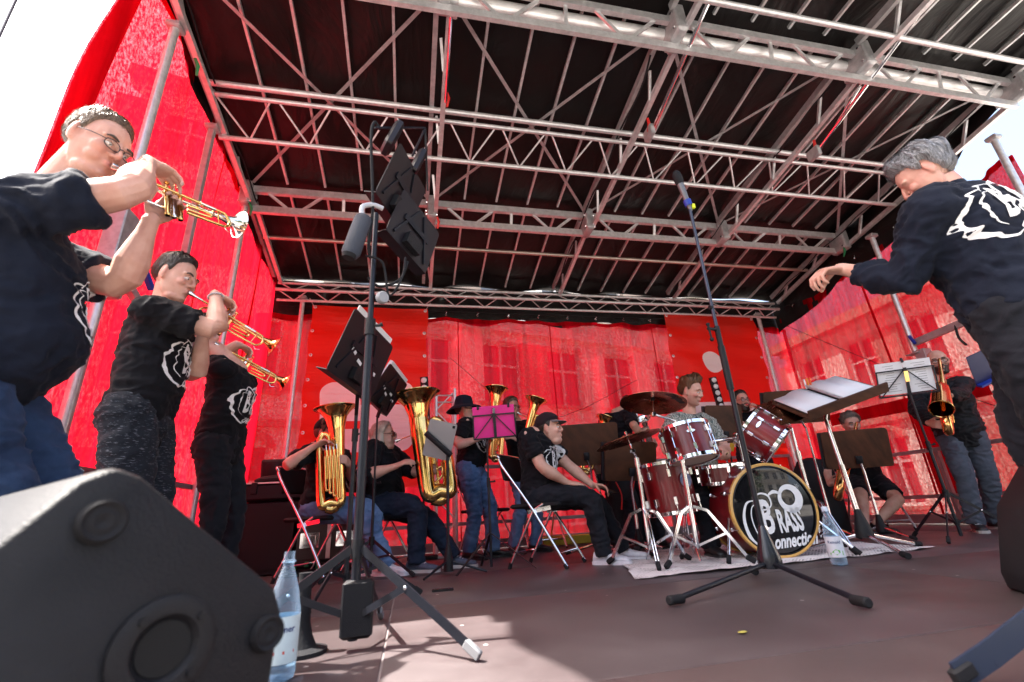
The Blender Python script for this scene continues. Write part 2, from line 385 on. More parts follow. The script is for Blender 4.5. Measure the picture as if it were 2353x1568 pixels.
for k, x in enumerate(BX[1:]): MB().box((x+.07, 2.46, 4.12), (.08, .15, .17), ch=.015).build('tube_bracket', ALU, roof)
MB().beam((LX, 1.55, 4.17), (RX, 1.55, 4.17), .06, .08).build('outer_beam', ALU, roof)
MB().tube([(LX, 2.05, 4.03), (RX, 2.05, 4.03)], .024, 12).build('cross_tube', ALU, roof)
MB().tube([(LX, 5.16, 3.60), (RX, 5.16, 3.60)], .024, 12).build('cross_tube', mat('brass_tinted_tube', (.5, .42, .36), .4, .8, var=.2), roof)
def tri_truss(rails, r, name, nd, rb, pairs):
    t = MB().tube([(LX, *rails[0]), (RX, *rails[0])], r[0], 12).build(name, ALU, roof)
    for q, rr in zip(rails[1:], r[1:]): MB().tube([(LX, *q), (RX, *q)], rr, 12).build('chord', ALU, t)
    L = RX-LX
    for (ia, ib) in pairs:
        for k in range(nd):
            for s in (0, 1):
                x0, x1 = LX+L*(k+.06)/nd, LX+L*(k+.5)/nd
                if s: x0, x1 = LX+L*(k+.94)/nd, LX+L*(k+.5)/nd
                MB().tube([(x0, *rails[ia]), (x1, *rails[ib])], rb, 6).build('web_bar', ALU, t)
tri_truss([(3.36, 3.97), (3.44, 3.93), (3.72, 3.72)], [.027, .022, .024], 'lighting_truss', 15, .009, [(1, 2)])
MBx = MB()
tri_truss([(5.93, 3.40), (5.86, 3.27), (5.97, 3.17)], [.02, .022, .018], 'rear_truss', 18, .008, [(0, 1), (1, 2)])
for i in range(4):                                       # flat cross bracing in every bay
    x0, x1 = BX[i]+.05, BX[i+1]-.05
    for s in (0, 1):
        MB().beam((x0 if s else x1, 2.45, tz(2.45)-.05-.012*s), (x1 if s else x0, 4.48, tz(4.48)-.04-.012*s), .03, .006).build('brace', ALU_DULL, roof)
for x, y0 in ((3.98, 1.75), (2.11, 1.75)):                # swing struts with gas springs
    MB().tube([(x+.1, y0, 4.14), (x+.08, 3.05, 3.72)], .017, 8).build('swing_strut', CHROME, roof)
    MB().tube([(x+.13, 2.5, 4.0), (x+.1, 3.1, 3.70)], .012, 8).build('gas_spring', CHROME, roof)
    MB().box((x+.06, 3.08, 3.71), (.05, .14, .12), ch=.01).build('swing_hinge', ALU_DULL, roof)
for x, y in ((.235, 2.75),): MB().tube([(x, 2.45, 3.95), (x, 3.05, 3.74)], .013, 8).build('gas_spring', CHROME, roof)
cab = MB(); cab.tube([(2.0, 2.6, 4.1)]+[(2.03, y, tz(y)-.12-.03*math.sin(y*7)) for y in np.linspace(2.8, 5.8, 16)], .009, 6, 3); cab.build('cable', RUBBER, roof)
for x in (3.9, LX+.06, RX-.1): MB().tube([(x, y, tz(y)-.13-.02*math.sin(y*9+x)) for y in np.linspace(2.6, 5.9, 16)], .007, 6, 2).build('cable', RUBBER, roof)

# ------------------------------------------------------------------ poles
def pole(x, y, z1, lab, r=.03, z0=0.0, cap=True, square=False, m=ALU):
    t = thing('support_pole', lab, 'pole', (x, y, z0))
    if square: MB().box((x, y, (z0+z1)/2), (.05, .05, z1-z0)).build('tube', m, t, bev=.004)
    else: MB().cyl((x, y, z0+.01), (x, y, z1), r, 18).build('tube', m, t)
    MB().box((x, y, z0+.008), (.14, .14, .014), ch=.003).build('foot_plate', ALU_DULL, t)
    MB().box((x, y, z1+.0), (.10, .10, .05), ch=.01).build('head_bracket', ALU_DULL, t)
    return t
pole(LX-.0, 2.80, 3.86, 'round silver pole beside the red wall, near the man in navy shirt')
pole(LX-.02, 3.62, 3.72, 'square silver post against the red side wall between two round poles', square=True, m=ALU_DULL)
pole(LX-.0, 4.52, 3.60, 'round silver pole at the red side wall behind the bearded-free trumpeter'.replace(' bearded-free', ' young'))
pole(-1.44, 6.0, 3.22, 'round silver pole beside the red banner with the stencil logo')
pole(5.54, 6.0, 3.22, 'round silver pole beside the red banner with the white dot')
lp = pole(5.72, 4.02, 3.45, 'leaning-looking silver pole at the red wall behind the bald saxophonist'.replace('leaning-looking ', ''), z0=1.85)
MB().box((5.74, 3.96, 1.36), (.11, .11, 1.06), ch=.006).build('lower_sleeve', mat('painted_steel', (.42, .36, .37), .5, .4), lp)
MB().box((5.74, 3.96, .42), (.09, .09, .84)).build('leg', ALU_DULL, lp)
MB().beam((5.70, 3.98, 1.98), (5.64, 3.02, 2.02), .05, .07).build('side_arm', ALU_DULL, lp)
MB().tube([(5.66, 3.5, 2.02), (5.63, 3.5, 1.86), (5.63, 3.46, 1.76)], .012, 8, 4).build('cable', RUBBER, lp)
MB().tube([(5.66, 3.98, 2.06), (5.62, 3.92, 1.95)], .018, 8).build('blue_handle', BLUE_PLASTIC, lp)
pole(5.80, 2.62, 3.72, 'round silver pole against the sky behind the conductor')
lc = thing('winch_bracket', 'aluminium bracket with blue lever on the red side wall', 'bracket', (LX, 3.05, 1.9))
MB().box((LX+.03, 2.78, 1.95), (.10, .16, .55), ch=.01).build('column', ALU_DULL, lc)
MB().beam((LX+.08, 2.95, 1.98), (LX+.1, 3.08, 1.86), .03, .03).build('lever', BLUE_PLASTIC, lc)
MB().beam((LX+.05, 2.95, 1.80), (LX+.05, 3.5, 1.62), .04, .05).build('arm', ALU_DULL, lc)
wr = MB(); wr.tube([(-2.0, 2.05, 2.3), (-2.02, 2.05, 5.5)], .006, 6); tag(wr.build('guy_wire', mat('wire', (.10, .10, .12), .5, .5)), 'thin grey wire running up into the sky past the red wall', 'wire')

# ------------------------------------------------------------------ fabric walls
def wall_sheet(fn, nu, nv):
    m = MB(); m.sheet([[fn(u, v) for u in np.linspace(0, 1, nu)] for v in np.linspace(0, 1, nv)]); return m
def hooks(parent, pts):
    m = MB(); m.tube([(0, 0, .05), (.012, 0, .035), (.0, 0, .02), (-.012, 0, .005), (0, 0, -.01), (.01, 0, .0)], .0045, 6, 3)
    first = None
    for p in pts:
        if first is None: first = m.build('hook', CHROME, parent); first.matrix_basis = Matrix.Translation(p)
        else: share(first, parent, Matrix.Translation(p))
wb = thing('back_curtain', 'red mesh fabric hung behind the band between two banners', 'curtain', (2, 6.05, 0))
def fb(u, v):
    x = -2.0+8.1*u; z = .02+3.02*v
    a = .022*math.sin(x*7.5+1.3*math.sin(x*2.1))*(.35+.65*v)+.03*mnoise.noise(V((x*.8, z*.6, 1)))
    return (x, 6.08+a, z-.025*abs(math.sin(x*math.pi/.45))*v**6)
wall_sheet(fb, 260, 24).build('fabric', FABRIC, wb)
m = MB(); m.sheet([[(fb(u, 1)[0], fb(u, 1)[1]-.006, fb(u, 1)[2]-k*.055) for u in np.linspace(0, 1, 200)] for k in (0, 1)]); m.build('hem', HEM, wb)
for x in (.62, 1.98, 3.62):
    m = MB(); m.sheet([[(x+dx, fb((x+2.0)/8.1, v)[1]-.008, 3.0*v+.02) for v in np.linspace(0, 1, 20)] for dx in (-.008, .008)]); m.build('seam', HEM, wb)
hooks(wb, [(x, 6.03, 3.06) for x in np.arange(.45, 3.7, .45)])
MB().tube([(-1.7, 6.02, 3.11), (5.8, 6.02, 3.10)], .006, 6).build('hanging_wire', RUBBER, wb)
wl_ = thing('side_curtain', 'sunlit red mesh fabric wall beside the trumpeters', 'curtain', (-1.9, 4, 0))
def fl(u, v):
    zt = 0; y0 = 2.16+.32*v**1.5
    y = y0+(6.14-y0)*u; z = (tz(y)+.0)*v+.01
    a = (.035*math.sin(y*8.5+.9*math.sin(y*3+z)) + .022*math.sin(y*23+z*.7+math.sin(y*5))+.010*math.sin(y*47+z*.4))*(.3+.7*v)+.05*mnoise.noise(V((y*.9, z*.5, 7)))
    return (-1.845+a*(1-.6*v)-(.03*v*(1-u)**3), y, z)
wall_sheet(fl, 320, 26).build('fabric', FABRIC_SIDE, wl_)
m = MB(); m.sheet([[(fl(u, 1)[0]+.012, fl(u, 1)[1], fl(u, 1)[2]-k*(.10+.06*math.sin(u*3.1))) for u in np.linspace(0, 1, 120)] for k in (0, .5, 1)]); m.build('hem', HEM, wl_)
m = MB(); m.sheet([[(fl(du, v)[0]+.012, fl(du, v)[1], fl(du, v)[2]) for v in np.linspace(0, 1, 26)] for du in (0, .02, .04)]); m.build('front_hem', HEM, wl_)
for y in (4.0, 5.25):
    m = MB(); u = (y-2.3)/3.76; m.sheet([[(fl(u+du, v)[0]+.012, fl(u+du, v)[1], fl(u+du, v)[2]) for v in np.linspace(0, 1, 26)] for du in (-.003, .003)]); m.build('seam', HEM, wl_)
hooks(wl_, [(-1.86, y, tz(y)-.14) for y in np.arange(4.7, 6, .27)])
wr_ = thing('side_curtain', 'shaded red mesh fabric wall behind the saxophonists', 'curtain', (6, 4, 0))
def fr(u, v):
    y = 2.62+(6.06-2.62)*u; zt = 3.56-.40*max(0, (y-3.4)/2.6)
    z = zt*v+.02-.07*abs(math.sin(y*math.pi/.55))*v**5
    a = (.035*math.sin(y*9+.8*math.sin(y*2+z*1.3))+.020*math.sin(y*24+math.sin(y*4))+.008*math.sin(y*50))*(.3+.7*v)+.05*mnoise.noise(V((y*.9, z*.6, 3)))
    return (6.0+a, y, z)
wall_sheet(fr, 300, 26).build('fabric', FABRIC, wr_)
m = MB(); m.sheet([[(fr(u, 1)[0]-.012, fr(u, 1)[1], fr(u, 1)[2]-k*.075) for u in np.linspace(0, 1, 140)] for k in (0, 1)]); m.build('hem', HEM, wr_)
for y in (3.5, 4.55):
    m = MB(); u = (y-2.62)/3.44; m.sheet([[(fr(u+du, v)[0]-.012, fr(u+du, v)[1], fr(u+du, v)[2]) for v in np.linspace(0, 1, 26)] for du in (-.004, .004)]); m.build('seam', HEM, wr_)
m = MB(); m.sheet([[(5.93, y, 1.28+k*.16+(y-4.4)*.02) for y in np.linspace(3.6, 5.6, 20)] for k in (0, 1)]); m.build('cross_band', HEM, wr_)
m = MB(); m.sheet([[(5.93, 4.25+k*.22, z) for z in np.linspace(.3, 1.28, 10)] for k in (0, 1)]); m.build('cross_band', HEM, wr_)
hooks(wr_, [(5.97, y, 3.60-.4*max(0, (y-3.4)/2.6)) for y in np.arange(3.6, 6, .3)])
t = thing('tension_wire', 'thin dark wire sagging across the red wall by the saxophonist', 'wire', (5.9, 5, 2))
MB().tube([(5.93, 5.9, 3.0), (5.9, 4.4, 1.75), (5.9, 3.3, .95), (5.88, 2.7, .75)], .004, 6, 4).build('strand', RUBBER, t)
t = thing('tension_wire', 'thin dark wire slanting across the red back fabric', 'wire', (2, 5.9, 2))
MB().tube([(.5, 5.98, 2.4), (1.7, 5.98, 1.55), (3.2, 5.98, 2.1)], .003, 6, 5).build('strand', RUBBER, t)

# ------------------------------------------------------------------ banners
def banner(x0, x1, z0, z1, lab, logo):
    t = thing('banner', lab, 'banner', ((x0+x1)/2, 5.98, z0))
    f = lambda x, z, o=0: (x+.012*math.sin(z*9), 5.975-o+.012*math.sin(z*17+x*2)+.008*math.sin(x*9+z*5), z)
    m = MB(); m.sheet([[f(x, z) for x in np.linspace(x0, x1, 30)] for z in np.linspace(z0, z1, 50)]); m.build('vinyl_sheet', VINYL, t)
    pr = MB()
    for poly in logo:
        bm = bmesh.new(); vs_ = [bm.verts.new((p[0], 0, p[1])) for p in poly]; bm.faces.new(vs_)
        bmesh.ops.triangulate(bm, faces=bm.faces[:]); bmesh.ops.subdivide_edges(bm, edges=bm.edges[:], cuts=2, use_grid_fill=True); bm.verts.index_update()
        pr.add([f(v.co.x, v.co.z, .012) for v in bm.verts], [tuple(v.index for v in q.verts) for q in bm.faces]); bm.free()
    pr.build('print', VINYL_WHITE, t)
    g = MB(); g.lathe([(.009, -.002), (.02, -.002), (.022, .0), (.009, .002)], (0, 0, 0), (0, -1, 0), 14); first = None
    for z in list(np.arange(z1-.03, z0, -.33)):
        for x in (x0+.035, x1-.035):
            p = Matrix.Translation(V(f(x, z, .006)))
            if first is None: first = g.build('grommet', ALU, t); first.matrix_basis = p
            else: share(first, t, p)
    MB().tube([(x0+.03, 5.97, z1-.03), (x0-.03, 5.93, z1+.08)], .003, 5).build('tie_cord', PAPER, t)
    MB().tube([(x1-.03, 5.97, z1-.03), (x1+.04, 5.93, z1+.08)], .003, 5).build('tie_cord', PAPER, t)
    return t
def rpoly(x0, x1, z0, z1, r, cn=(1, 1, 1, 1)): return [((x0+x1)/2+p[0], (z0+z1)/2+p[1]) for p in rrect(x1-x0, z1-z0, r, 8, cn)]
banner(-1.31, .19, .75, 3.11, 'red vinyl banner with white striped logo behind the tubas',
       [rpoly(-1.10, .04, 1.90, 2.06, .15, (1, 1, 0, 0)), rpoly(-1.10, -.62, 1.76, 1.90, 1e-3), rpoly(-1.10, .04, 1.56, 1.76, .12, (1, 0, 0, 0)), rpoly(-.62, .04, 1.46, 1.56, .001), rpoly(-1.10, .04, 1.18, 1.46, .15, (0, 0, 1, 1))])
banner(3.81, 5.42, .75, 3.16, 'red vinyl banner with white dot above a rounded white logo behind the drummer',
       [[(4.49+.17*math.cos(a), 2.385+.17*math.sin(a)) for a in np.linspace(0, 2*math.pi, 40, endpoint=False)], rpoly(3.86, 5.10, 1.55, 1.76, .19, (1, 1, 0, 0)), rpoly(3.86, 4.3, 1.36, 1.55, .001), rpoly(3.86, 5.10, 1.1, 1.36, .15, (0, 0, 1, 1))])

# ------------------------------------------------------------------ guard rails
RAIL = mat('rail_steel', (.30, .27, .28), .5, .5, var=.2)
def railing(pts, lab, h=.80, mid=.30):
    t = thing('guard_rail', lab, 'railing', pts[0])
    for a, b in zip(pts[:-1], pts[1:]):
        a, b = V(a), V(b)
        for z in (h, mid): MB().beam(a+V((0, 0, z)), b+V((0, 0, z)), .04, .04).build('rail', RAIL, t)
        MB().beam(a+V((0, 0, .06)), b+V((0, 0, .06)), .015, .10).build('toe_board', RAIL, t)
    for p in pts: MB().box(V(p)+V((0, 0, h/2)), (.042, .042, h-.04)).build('post', RAIL, t)
railing([(5.84, 5.9, 0), (5.84, 4.27, 0), (5.84, 2.6, 0)], 'grey steel guard rail in front of the shaded red wall')
railing([(-1.80, 5.9, 0), (-1.80, 4.2, 0), (-1.80, 2.4, 0)], 'grey steel guard rail in front of the sunlit red wall', .74, .30)
railing([(-1.2, 5.95, 0), (1.4, 5.95, 0), (3.4, 5.95, 0), (5.4, 5.95, 0)], 'grey steel guard rail in front of the red back fabric', .95, .30)
yb = MB().box((1.95, 5.62, .06), (.9, .12, .10), ch=.01); tag(yb.build('wooden_bar', mat('yellow_paint', (.55, .40, .03), .6, var=.1)), 'yellow painted bar on the floor below the red back fabric', 'bar')

# ------------------------------------------------------------------ buildings seen through the fabric
STONE = mat('pale_stone', (.62, .57, .50), .85, var=.12, vscale=.7)
PLASTER = mat('cream_plaster', (.80, .77, .70), .85, var=.06, vscale=.5)
DARKSTONE = mat('brown_stone', (.34, .27, .22), .85, var=.2, vscale=1)
GLASS = mat('window_glass', (.12, .125, .13), .08, .0, spec=.8)
FRAMEW = mat('white_window_frame', (.75, .74, .72), .5)
def facade(name, label, o, yaw, w, storeys, cols, pier, m1, m2, z0=-1.15):
    M = Matrix.Translation(V((o[0], o[1], z0))) @ Matrix.Rotation(yaw, 4, 'Z')      # local x along the wall, -y towards the stage
    t = thing(name, label, 'building', (o[0], o[1], z0))
    cw = w/cols; ww = cw*(1-pier); H = sum(s[0] for s in storeys)
    MB().box((0, 4.0, H/2), (w, 7.0, H)).build('core', m2, t, M)
    z = 0
    for si, (h, sill, wh, arch) in enumerate(storeys):
        MB().box((0, .3, z+sill/2), (w, .5, sill)).build('wall', m1, t, M)
        MB().box((0, .3, z+(sill+wh+h)/2), (w, .5, h-sill-wh)).build('wall', m1, t, M)
        MB().box((0, -.02, z+h-.12), (w+.2, .3, .22)).build('cornice', m1 if si % 2 else m2, t, M)
        for c in range(cols+1):
            x = -w/2+cw*c; MB().box((x, .28, z+sill+wh/2), (cw-ww, .52, wh)).build('pier', m2 if (c+si) % 3 == 0 else m1, t, M)
        for c in range(cols):
            x = -w/2+cw*(c+.5)
            f = MB()
            for dx in (-ww/2+.05, 0, ww/2-.05): f.box((x+dx, .32, z+sill+wh/2), (.10, .10, wh))
            for dz in (.05, wh*.62, wh-.05): f.box((x, .33, z+sill+dz), (ww, .08, .10))
            fo = f.build('window', FRAMEW, t, M)
            MB().box((x, .42, z+sill+wh/2), (ww, .03, wh)).build('pane', GLASS, fo, M)
            MB().box((x, -.02, z+sill-.06), (ww+.3, .2, .12)).build('sill', m2, fo, M)
            if arch:
                a = MB(); pts = [(x+(ww/2+.05)*math.cos(q), -.02, z+sill+wh-.15+.45*math.sin(q)) for q in np.linspace(0, math.pi, 13)]
                a.tube(pts, .13, 6); a.build('arch', m2, fo, M)
        z += h
    MB().box((0, -.1, H+.2), (w+.6, .8, .4)).build('roof_cornice', m2, t, M)
    return t
facade('corner_building', 'pale stone building with tall windows seen through the red back fabric', (3.5, 17, 0), R(14), 26, [(4.6, 1.0, 2.9, True), (4.0, .9, 2.5, False), (3.8, .9, 2.4, False), (3.4, .9, 2.0, False)], 9, .42, PLASTER, DARKSTONE)
facade('town_house', 'cream town house with dark bands seen through the shaded red wall', (17.5, 6, 0), R(-90), 24, [(4.2, 1.0, 2.5, True), (3.8, .9, 2.3, False)], 10, .45, PLASTER, DARKSTONE)
# ------------------------------------------------------------------ metals and small materials
BRASS = mat('lacquered_brass', (.86, .56, .20), .13, 1.0, rvar=.05, vscale=14, var=.10)
GOLD = mat('gold_brass', (.88, .48, .18), .12, 1.0, rvar=.05, vscale=14, var=.10)
SILVER = mat('silver_plate', (.84, .82, .78), .12, 1.0, rvar=.06, vscale=14, var=.06)
DRUMRED = mat('red_sparkle_lacquer', (.17, .003, .006), .32, .0, var=.4, vscale=5, coat=.35)
HEAD_SKIN = mat('drum_head', (.55, .43, .36), .4, var=.08, vscale=5)
MAPLE = mat('maple_hoop', (.62, .34, .08), .35, var=.18, vscale=8, coat=.4)
BLACKGLOSS = mat('black_gloss_head', (.008, .008, .009), .05, .0, spec=.7)
BROWNWOOD = mat('brown_varnished_board', (.060, .021, .009), .5, var=.4, vscale=5, stretch=(1, 6, 1), spec=.3)
CYMBAL = mat('dark_bronze', (.36, .15, .085), .26, 1.0, var=.25, vscale=9, rvar=.08)
PINK = mat('pink_folder', (.78, .006, .24), .45)
TRAYBLACK = mat('tray_black', (.012, .009, .012), .42, spec=.3, rvar=.08, vscale=20)
GREY_ALU = mat('grey_tablet', (.30, .30, .31), .35, .6)
def mat_net():
    m, n, l, b = newmat('white_net'); out = n['Material Output']
    b.inputs['Base Color'].default_value = (.74, .70, .68, 1); b.inputs['Roughness'].default_value = .9
    tc = n.new('ShaderNodeTexCoord'); mp = n.new('ShaderNodeMapping'); mp.inputs['Scale'].default_value = (52, 52, 52); mp.inputs['Rotation'].default_value = (0, 0, .78); l.new(tc.outputs['Object'], mp.inputs[0])
    ck = n.new('ShaderNodeTexVoronoi'); ck.inputs['Scale'].default_value = 1; ck.inputs['Randomness'].default_value = .25; l.new(mp.outputs[0], ck.inputs['Vector'])
    nz = n.new('ShaderNodeTexNoise'); nz.inputs['Scale'].default_value = 3; l.new(tc.outputs['Object'], nz.inputs['Vector'])
    mr = n.new('ShaderNodeMapRange'); mr.inputs['From Min'].default_value = .4; mr.inputs['From Max'].default_value = .6; mr.inputs['To Min'].default_value = .24; mr.inputs['To Max'].default_value = .46; l.new(nz.outputs[0], mr.inputs[0])
    lt = n.new('ShaderNodeMath'); lt.operation = 'LESS_THAN'; l.new(ck.outputs['Distance'], lt.inputs[0]); l.new(mr.outputs[0], lt.inputs[1])
    tr = n.new('ShaderNodeBsdfTransparent'); mx = n.new('ShaderNodeMixShader'); l.new(lt.outputs[0], mx.inputs[0]); l.new(b.outputs[0], mx.inputs[1]); l.new(tr.outputs[0], mx.inputs[2]); l.new(mx.outputs[0], out.inputs[0]); return m
NET = mat_net()

# ------------------------------------------------------------------ the band's emblem as flat shapes: white pieces drawn in a unit square
def ribbon(pts, w, n=5):
    P = cr(pts, n); N = len(P); T = np.gradient(P, axis=0); T /= np.linalg.norm(T, axis=1)[:, None]+1e-9
    W = np.interp(np.linspace(0, 1, N), np.linspace(0, 1, len(w)), w) if not np.isscalar(w) else np.full(N, w)
    Nn = np.stack([-T[:, 1], T[:, 0]], 1)*W[:, None]/2
    return [tuple(p) for p in np.concatenate([P[:, :2]+Nn, P[:, :2]-Nn])], [(i, i+1, N+i+1, N+i) for i in range(N-1)]
def emblem():
    vv, ff = [], []
    def add(vf, ox=0, oy=0, rot=0):
        o = len(vv); c, s = math.cos(rot), math.sin(rot)
        vv.extend([(p[0]*c-p[1]*s+ox, p[0]*s+p[1]*c+oy) for p in vf[0]]); ff.extend([tuple(i+o for i in f) for f in vf[1]])
    add(text_mesh('B', .66, .50, 0, .018), -.24, -.30)
    add(text_mesh('RASS', .44, .40, 0, .016), .01, -.30, .05)
    add(text_mesh('onnection', .25, .66, .45, .008), -.13, -.52, .06)
    add(ribbon([(-.28, .16, 0), (-.42, .12, 0), (-.50, -.1, 0), (-.46, -.35, 0), (-.33, -.50, 0), (-.20, -.55, 0), (-.12, -.50, 0)], [.01, .03, .045, .05, .045, .03, .012]))
    add(ribbon([(-.20, .10, 0), (-.33, .08, 0), (-.38, -.08, 0), (-.34, -.30, 0), (-.24, -.40, 0)], [.006, .014, .02, .016, .006]))
    add(ribbon([(-.30, .12, 0), (-.20, .25, 0), (-.06, .22, 0), (-.04, .08, 0), (-.16, .02, 0), (-.22, .10, 0), (-.16, .17, 0)], [.012, .022, .03, .02, .02, .012, .006]))
    add(ribbon([(-.06, .22, 0), (.04, .27, 0), (.14, .24, 0)], [.02, .05, .03]))
    pts = [(.27+.15*math.cos(a), .17+.16*math.sin(a), 0) for a in np.linspace(2.6, 2.6+2*math.pi, 15)]
    add(ribbon(pts, [.05, .07, .10, .12, .12, .10, .07, .05], 3))
    for a in np.linspace(0, 2*math.pi, 7)[:-1]:
        add(([(.43, .33), (.43+.05*math.cos(a), .33+.05*math.sin(a)), (.43+.02*math.cos(a+.25), .33+.02*math.sin(a+.25))], [(0, 1, 2)]))
    return vv, ff
EMB = emblem()
def decal(name, vf, M, bvh, parent, material, off=.003, clip=None):
    """lay flat print on a curved surface: every point of the print drops along -z of M on to the surface"""
    d = (M.to_3x3() @ V((0, 0, -1))).normalized(); pts = []; ok = []
    for p in vf[0]:
        o = M @ V((p[0], p[1], 0)); h = bvh.ray_cast(o, d, 1.0)
        pts.append(h[0]-d*off if h[0] is not None else o); ok.append(h[0] is not None)
    m = MB(); m.v = [tuple(p) for p in pts]; m.f = [f for f in vf[1] if all(ok[i] for i in f)]
    if m.f: return tag(m.build(name, material, parent, smooth=0), kind='stuff')
def subdiv(vf, cuts=1):
    bm = bmesh.new(); vs_ = [bm.verts.new((p[0], p[1], 0)) for p in vf[0]]
    for f in vf[1]:
        try: bm.faces.new([vs_[i] for i in f])
        except ValueError: pass
    bmesh.ops.triangulate(bm, faces=bm.faces[:])
    long_ = [e for e in bm.edges if e.calc_length() > .03]
    bmesh.ops.subdivide_edges(bm, edges=long_, cuts=cuts); bmesh.ops.triangulate(bm, faces=bm.faces[:]); bm.verts.index_update()
    out = ([(v.co.x, v.co.y) for v in bm.verts], [tuple(v.index for v in f.verts) for f in bm.faces]); bm.free(); return out
EMB = subdiv(EMB, 2)

# ------------------------------------------------------------------ monitor wedge in the foreground
def wedge(name, lab, O, yaw, sx=1.0, feat=True):
    t = thing(name, lab, 'speaker', O)
    M = Matrix.Translation(V(O)) @ Matrix.Rotation(yaw, 4, 'Z')
    # end panel profile in local y-z; the cabinet runs back along -x
    prof = [(-.22, .0), (.245, .0), (.26, .05), (.272, .25), (.256, .288), (.035, .462), (.0, .475), (-.032, .458), (-.16, .30), (-.225, .06)]
    rings = []
    for x, k in ((-.62, .95), (-.60, 1), (-.012, 1), (-.003, .985), (.0, .965)):
        rings.append([(x*sx, .05+(p[0]-.05)*k, .22+(p[1]-.22)*k) for p in prof])
    c = MB(); c.loft(rings); b = c.build('cabinet', BOXPAINT, t, M, bev=.010)
    if not feat: return t
    Mi = M.inverted()
    def onface(px, py):
        d = Mi.to_3x3() @ V(_ray(px, py)); o = Mi @ V(CPOS); q = o+d*(-o.x/d.x); return q.y, q.z
    for px, r in (((232, 1198), .021), ((612, 1455), .020)):
        y, z = onface(*px); m = MB(); m.lathe([(r*1.35, .0), (r*1.35, .006), (r*1.15, .013), (r*.85, .008), (r*.5, .010), (0.001, .006)], (0, y, z), (1, 0, 0), 26); m.build('rubber_foot', RUBBER, t, M)
    y, z = onface(375, 1490)
    m = MB(); m.lathe([(.066, .0), (.066, .006), (.058, .010), (.042, .008), (.035, -.0), (.034, .0015)], (0, y, z), (1, 0, 0), 32); pc = m.build('pole_socket', PLASTIC, t, M)
    m = MB(); m.lathe([(.034, .002), (.001, .002)], (0, y, z), (1, 0, 0), 24); m.build('socket_shade_disc', mat('painted_socket_shade', (.004, .004, .004), .9), pc, M)  # flat near-black disc, painted as the shade inside the socket
    for a in (.7, 2.3, 3.9, 5.5): MB().lathe([(.006, 0.008), (.005, .013), (.001, .013)], (0, y+.051*math.cos(a), z+.051*math.sin(a)), (1, 0, 0), 8).build('screw', PLASTIC, pc, M)
    return t
wedge('monitor_speaker', 'black wedge monitor speaker with rubber feet and round socket beside the water bottle', (-.40, .76, 0), R(-46))
q = PY(2330, 1200, 1.05)
wedge('monitor_speaker', 'black wedge monitor speaker at the feet of the conductor', (q.x+.50, .97, 0), R(-125), 1.0, False)

# ------------------------------------------------------------------ music stands
def flat_legs(t, c, hub, foot_r, a0, mt, foot_m=RUBBER, slide=.13, w=.02):
    c = V(c)
    for k in range(3):
        a = a0+k*2*math.pi/3; d = V((math.cos(a), math.sin(a), 0))
        p0, p1, p2 = c+d*.02+V((0, 0, hub)), c+d*(foot_r*.82)+V((0, 0, hub*.25)), c+d*foot_r+V((0, 0, .02))
        lg = MB(); lg.beam(p0, p1, .006, w); lg.beam(p1, p2, .0062, w*.99); l_ = lg.build('leg', mt, t)
        MB().beam(p1+(p2-p1)*.55, p2+(p2-p1)*.12, .02, .028, ch=.004).build('foot', foot_m, l_)
        mid = p0+(p1-p0)*.52; MB().beam(c+d*.018+V((0, 0, slide)), mid, .005, w*.8).build('brace', mt, l_)
        MB().ell(mid+V((0, 0, 0)), (.008, .008, .008), nu=8, nv=5).build('rivet', CHROME, l_)
    MB().cyl(c+V((0, 0, hub-.03)), c+V((0, 0, hub+.03)), .021, 12).build('collar', PLASTIC, t)
    MB().cyl(c+V((0, 0, slide-.02)), c+V((0, 0, slide+.02)), .019, 12).build('collar', PLASTIC, t)
def tray_frame(center, normal, uphint=(0, 0, 1)):
    n = V(normal).normalized(); u = V(uphint); u = (u-n*u.dot(n)).normalized(); x = u.cross(n)
    return mtx(center, x, u, n)
def column(t, c, z1, mt, r0=.011, zmid=None):
    c = V(c); zm = zmid or z1*.55
    MB().cyl(c+V((0, 0, .03)), c+V((0, 0, zm)), r0, 12).build('column', mt, t)
    MB().cyl(c+V((0, 0, zm)), c+V((0, 0, z1)), r0*.72, 12).build('inner_column', mt, t)
    MB().cyl(c+V((0, 0, zm-.04)), c+V((0, 0, zm+.03)), r0*1.35, 12).build('clutch', PLASTIC, t)
    MB().tube([c+V((0, 0, zm)), c+V((.035, -.01, zm)), c+V((.05, -.012, zm+.005))], [.006, .006, .010], 8).build('knob', PLASTIC, t)
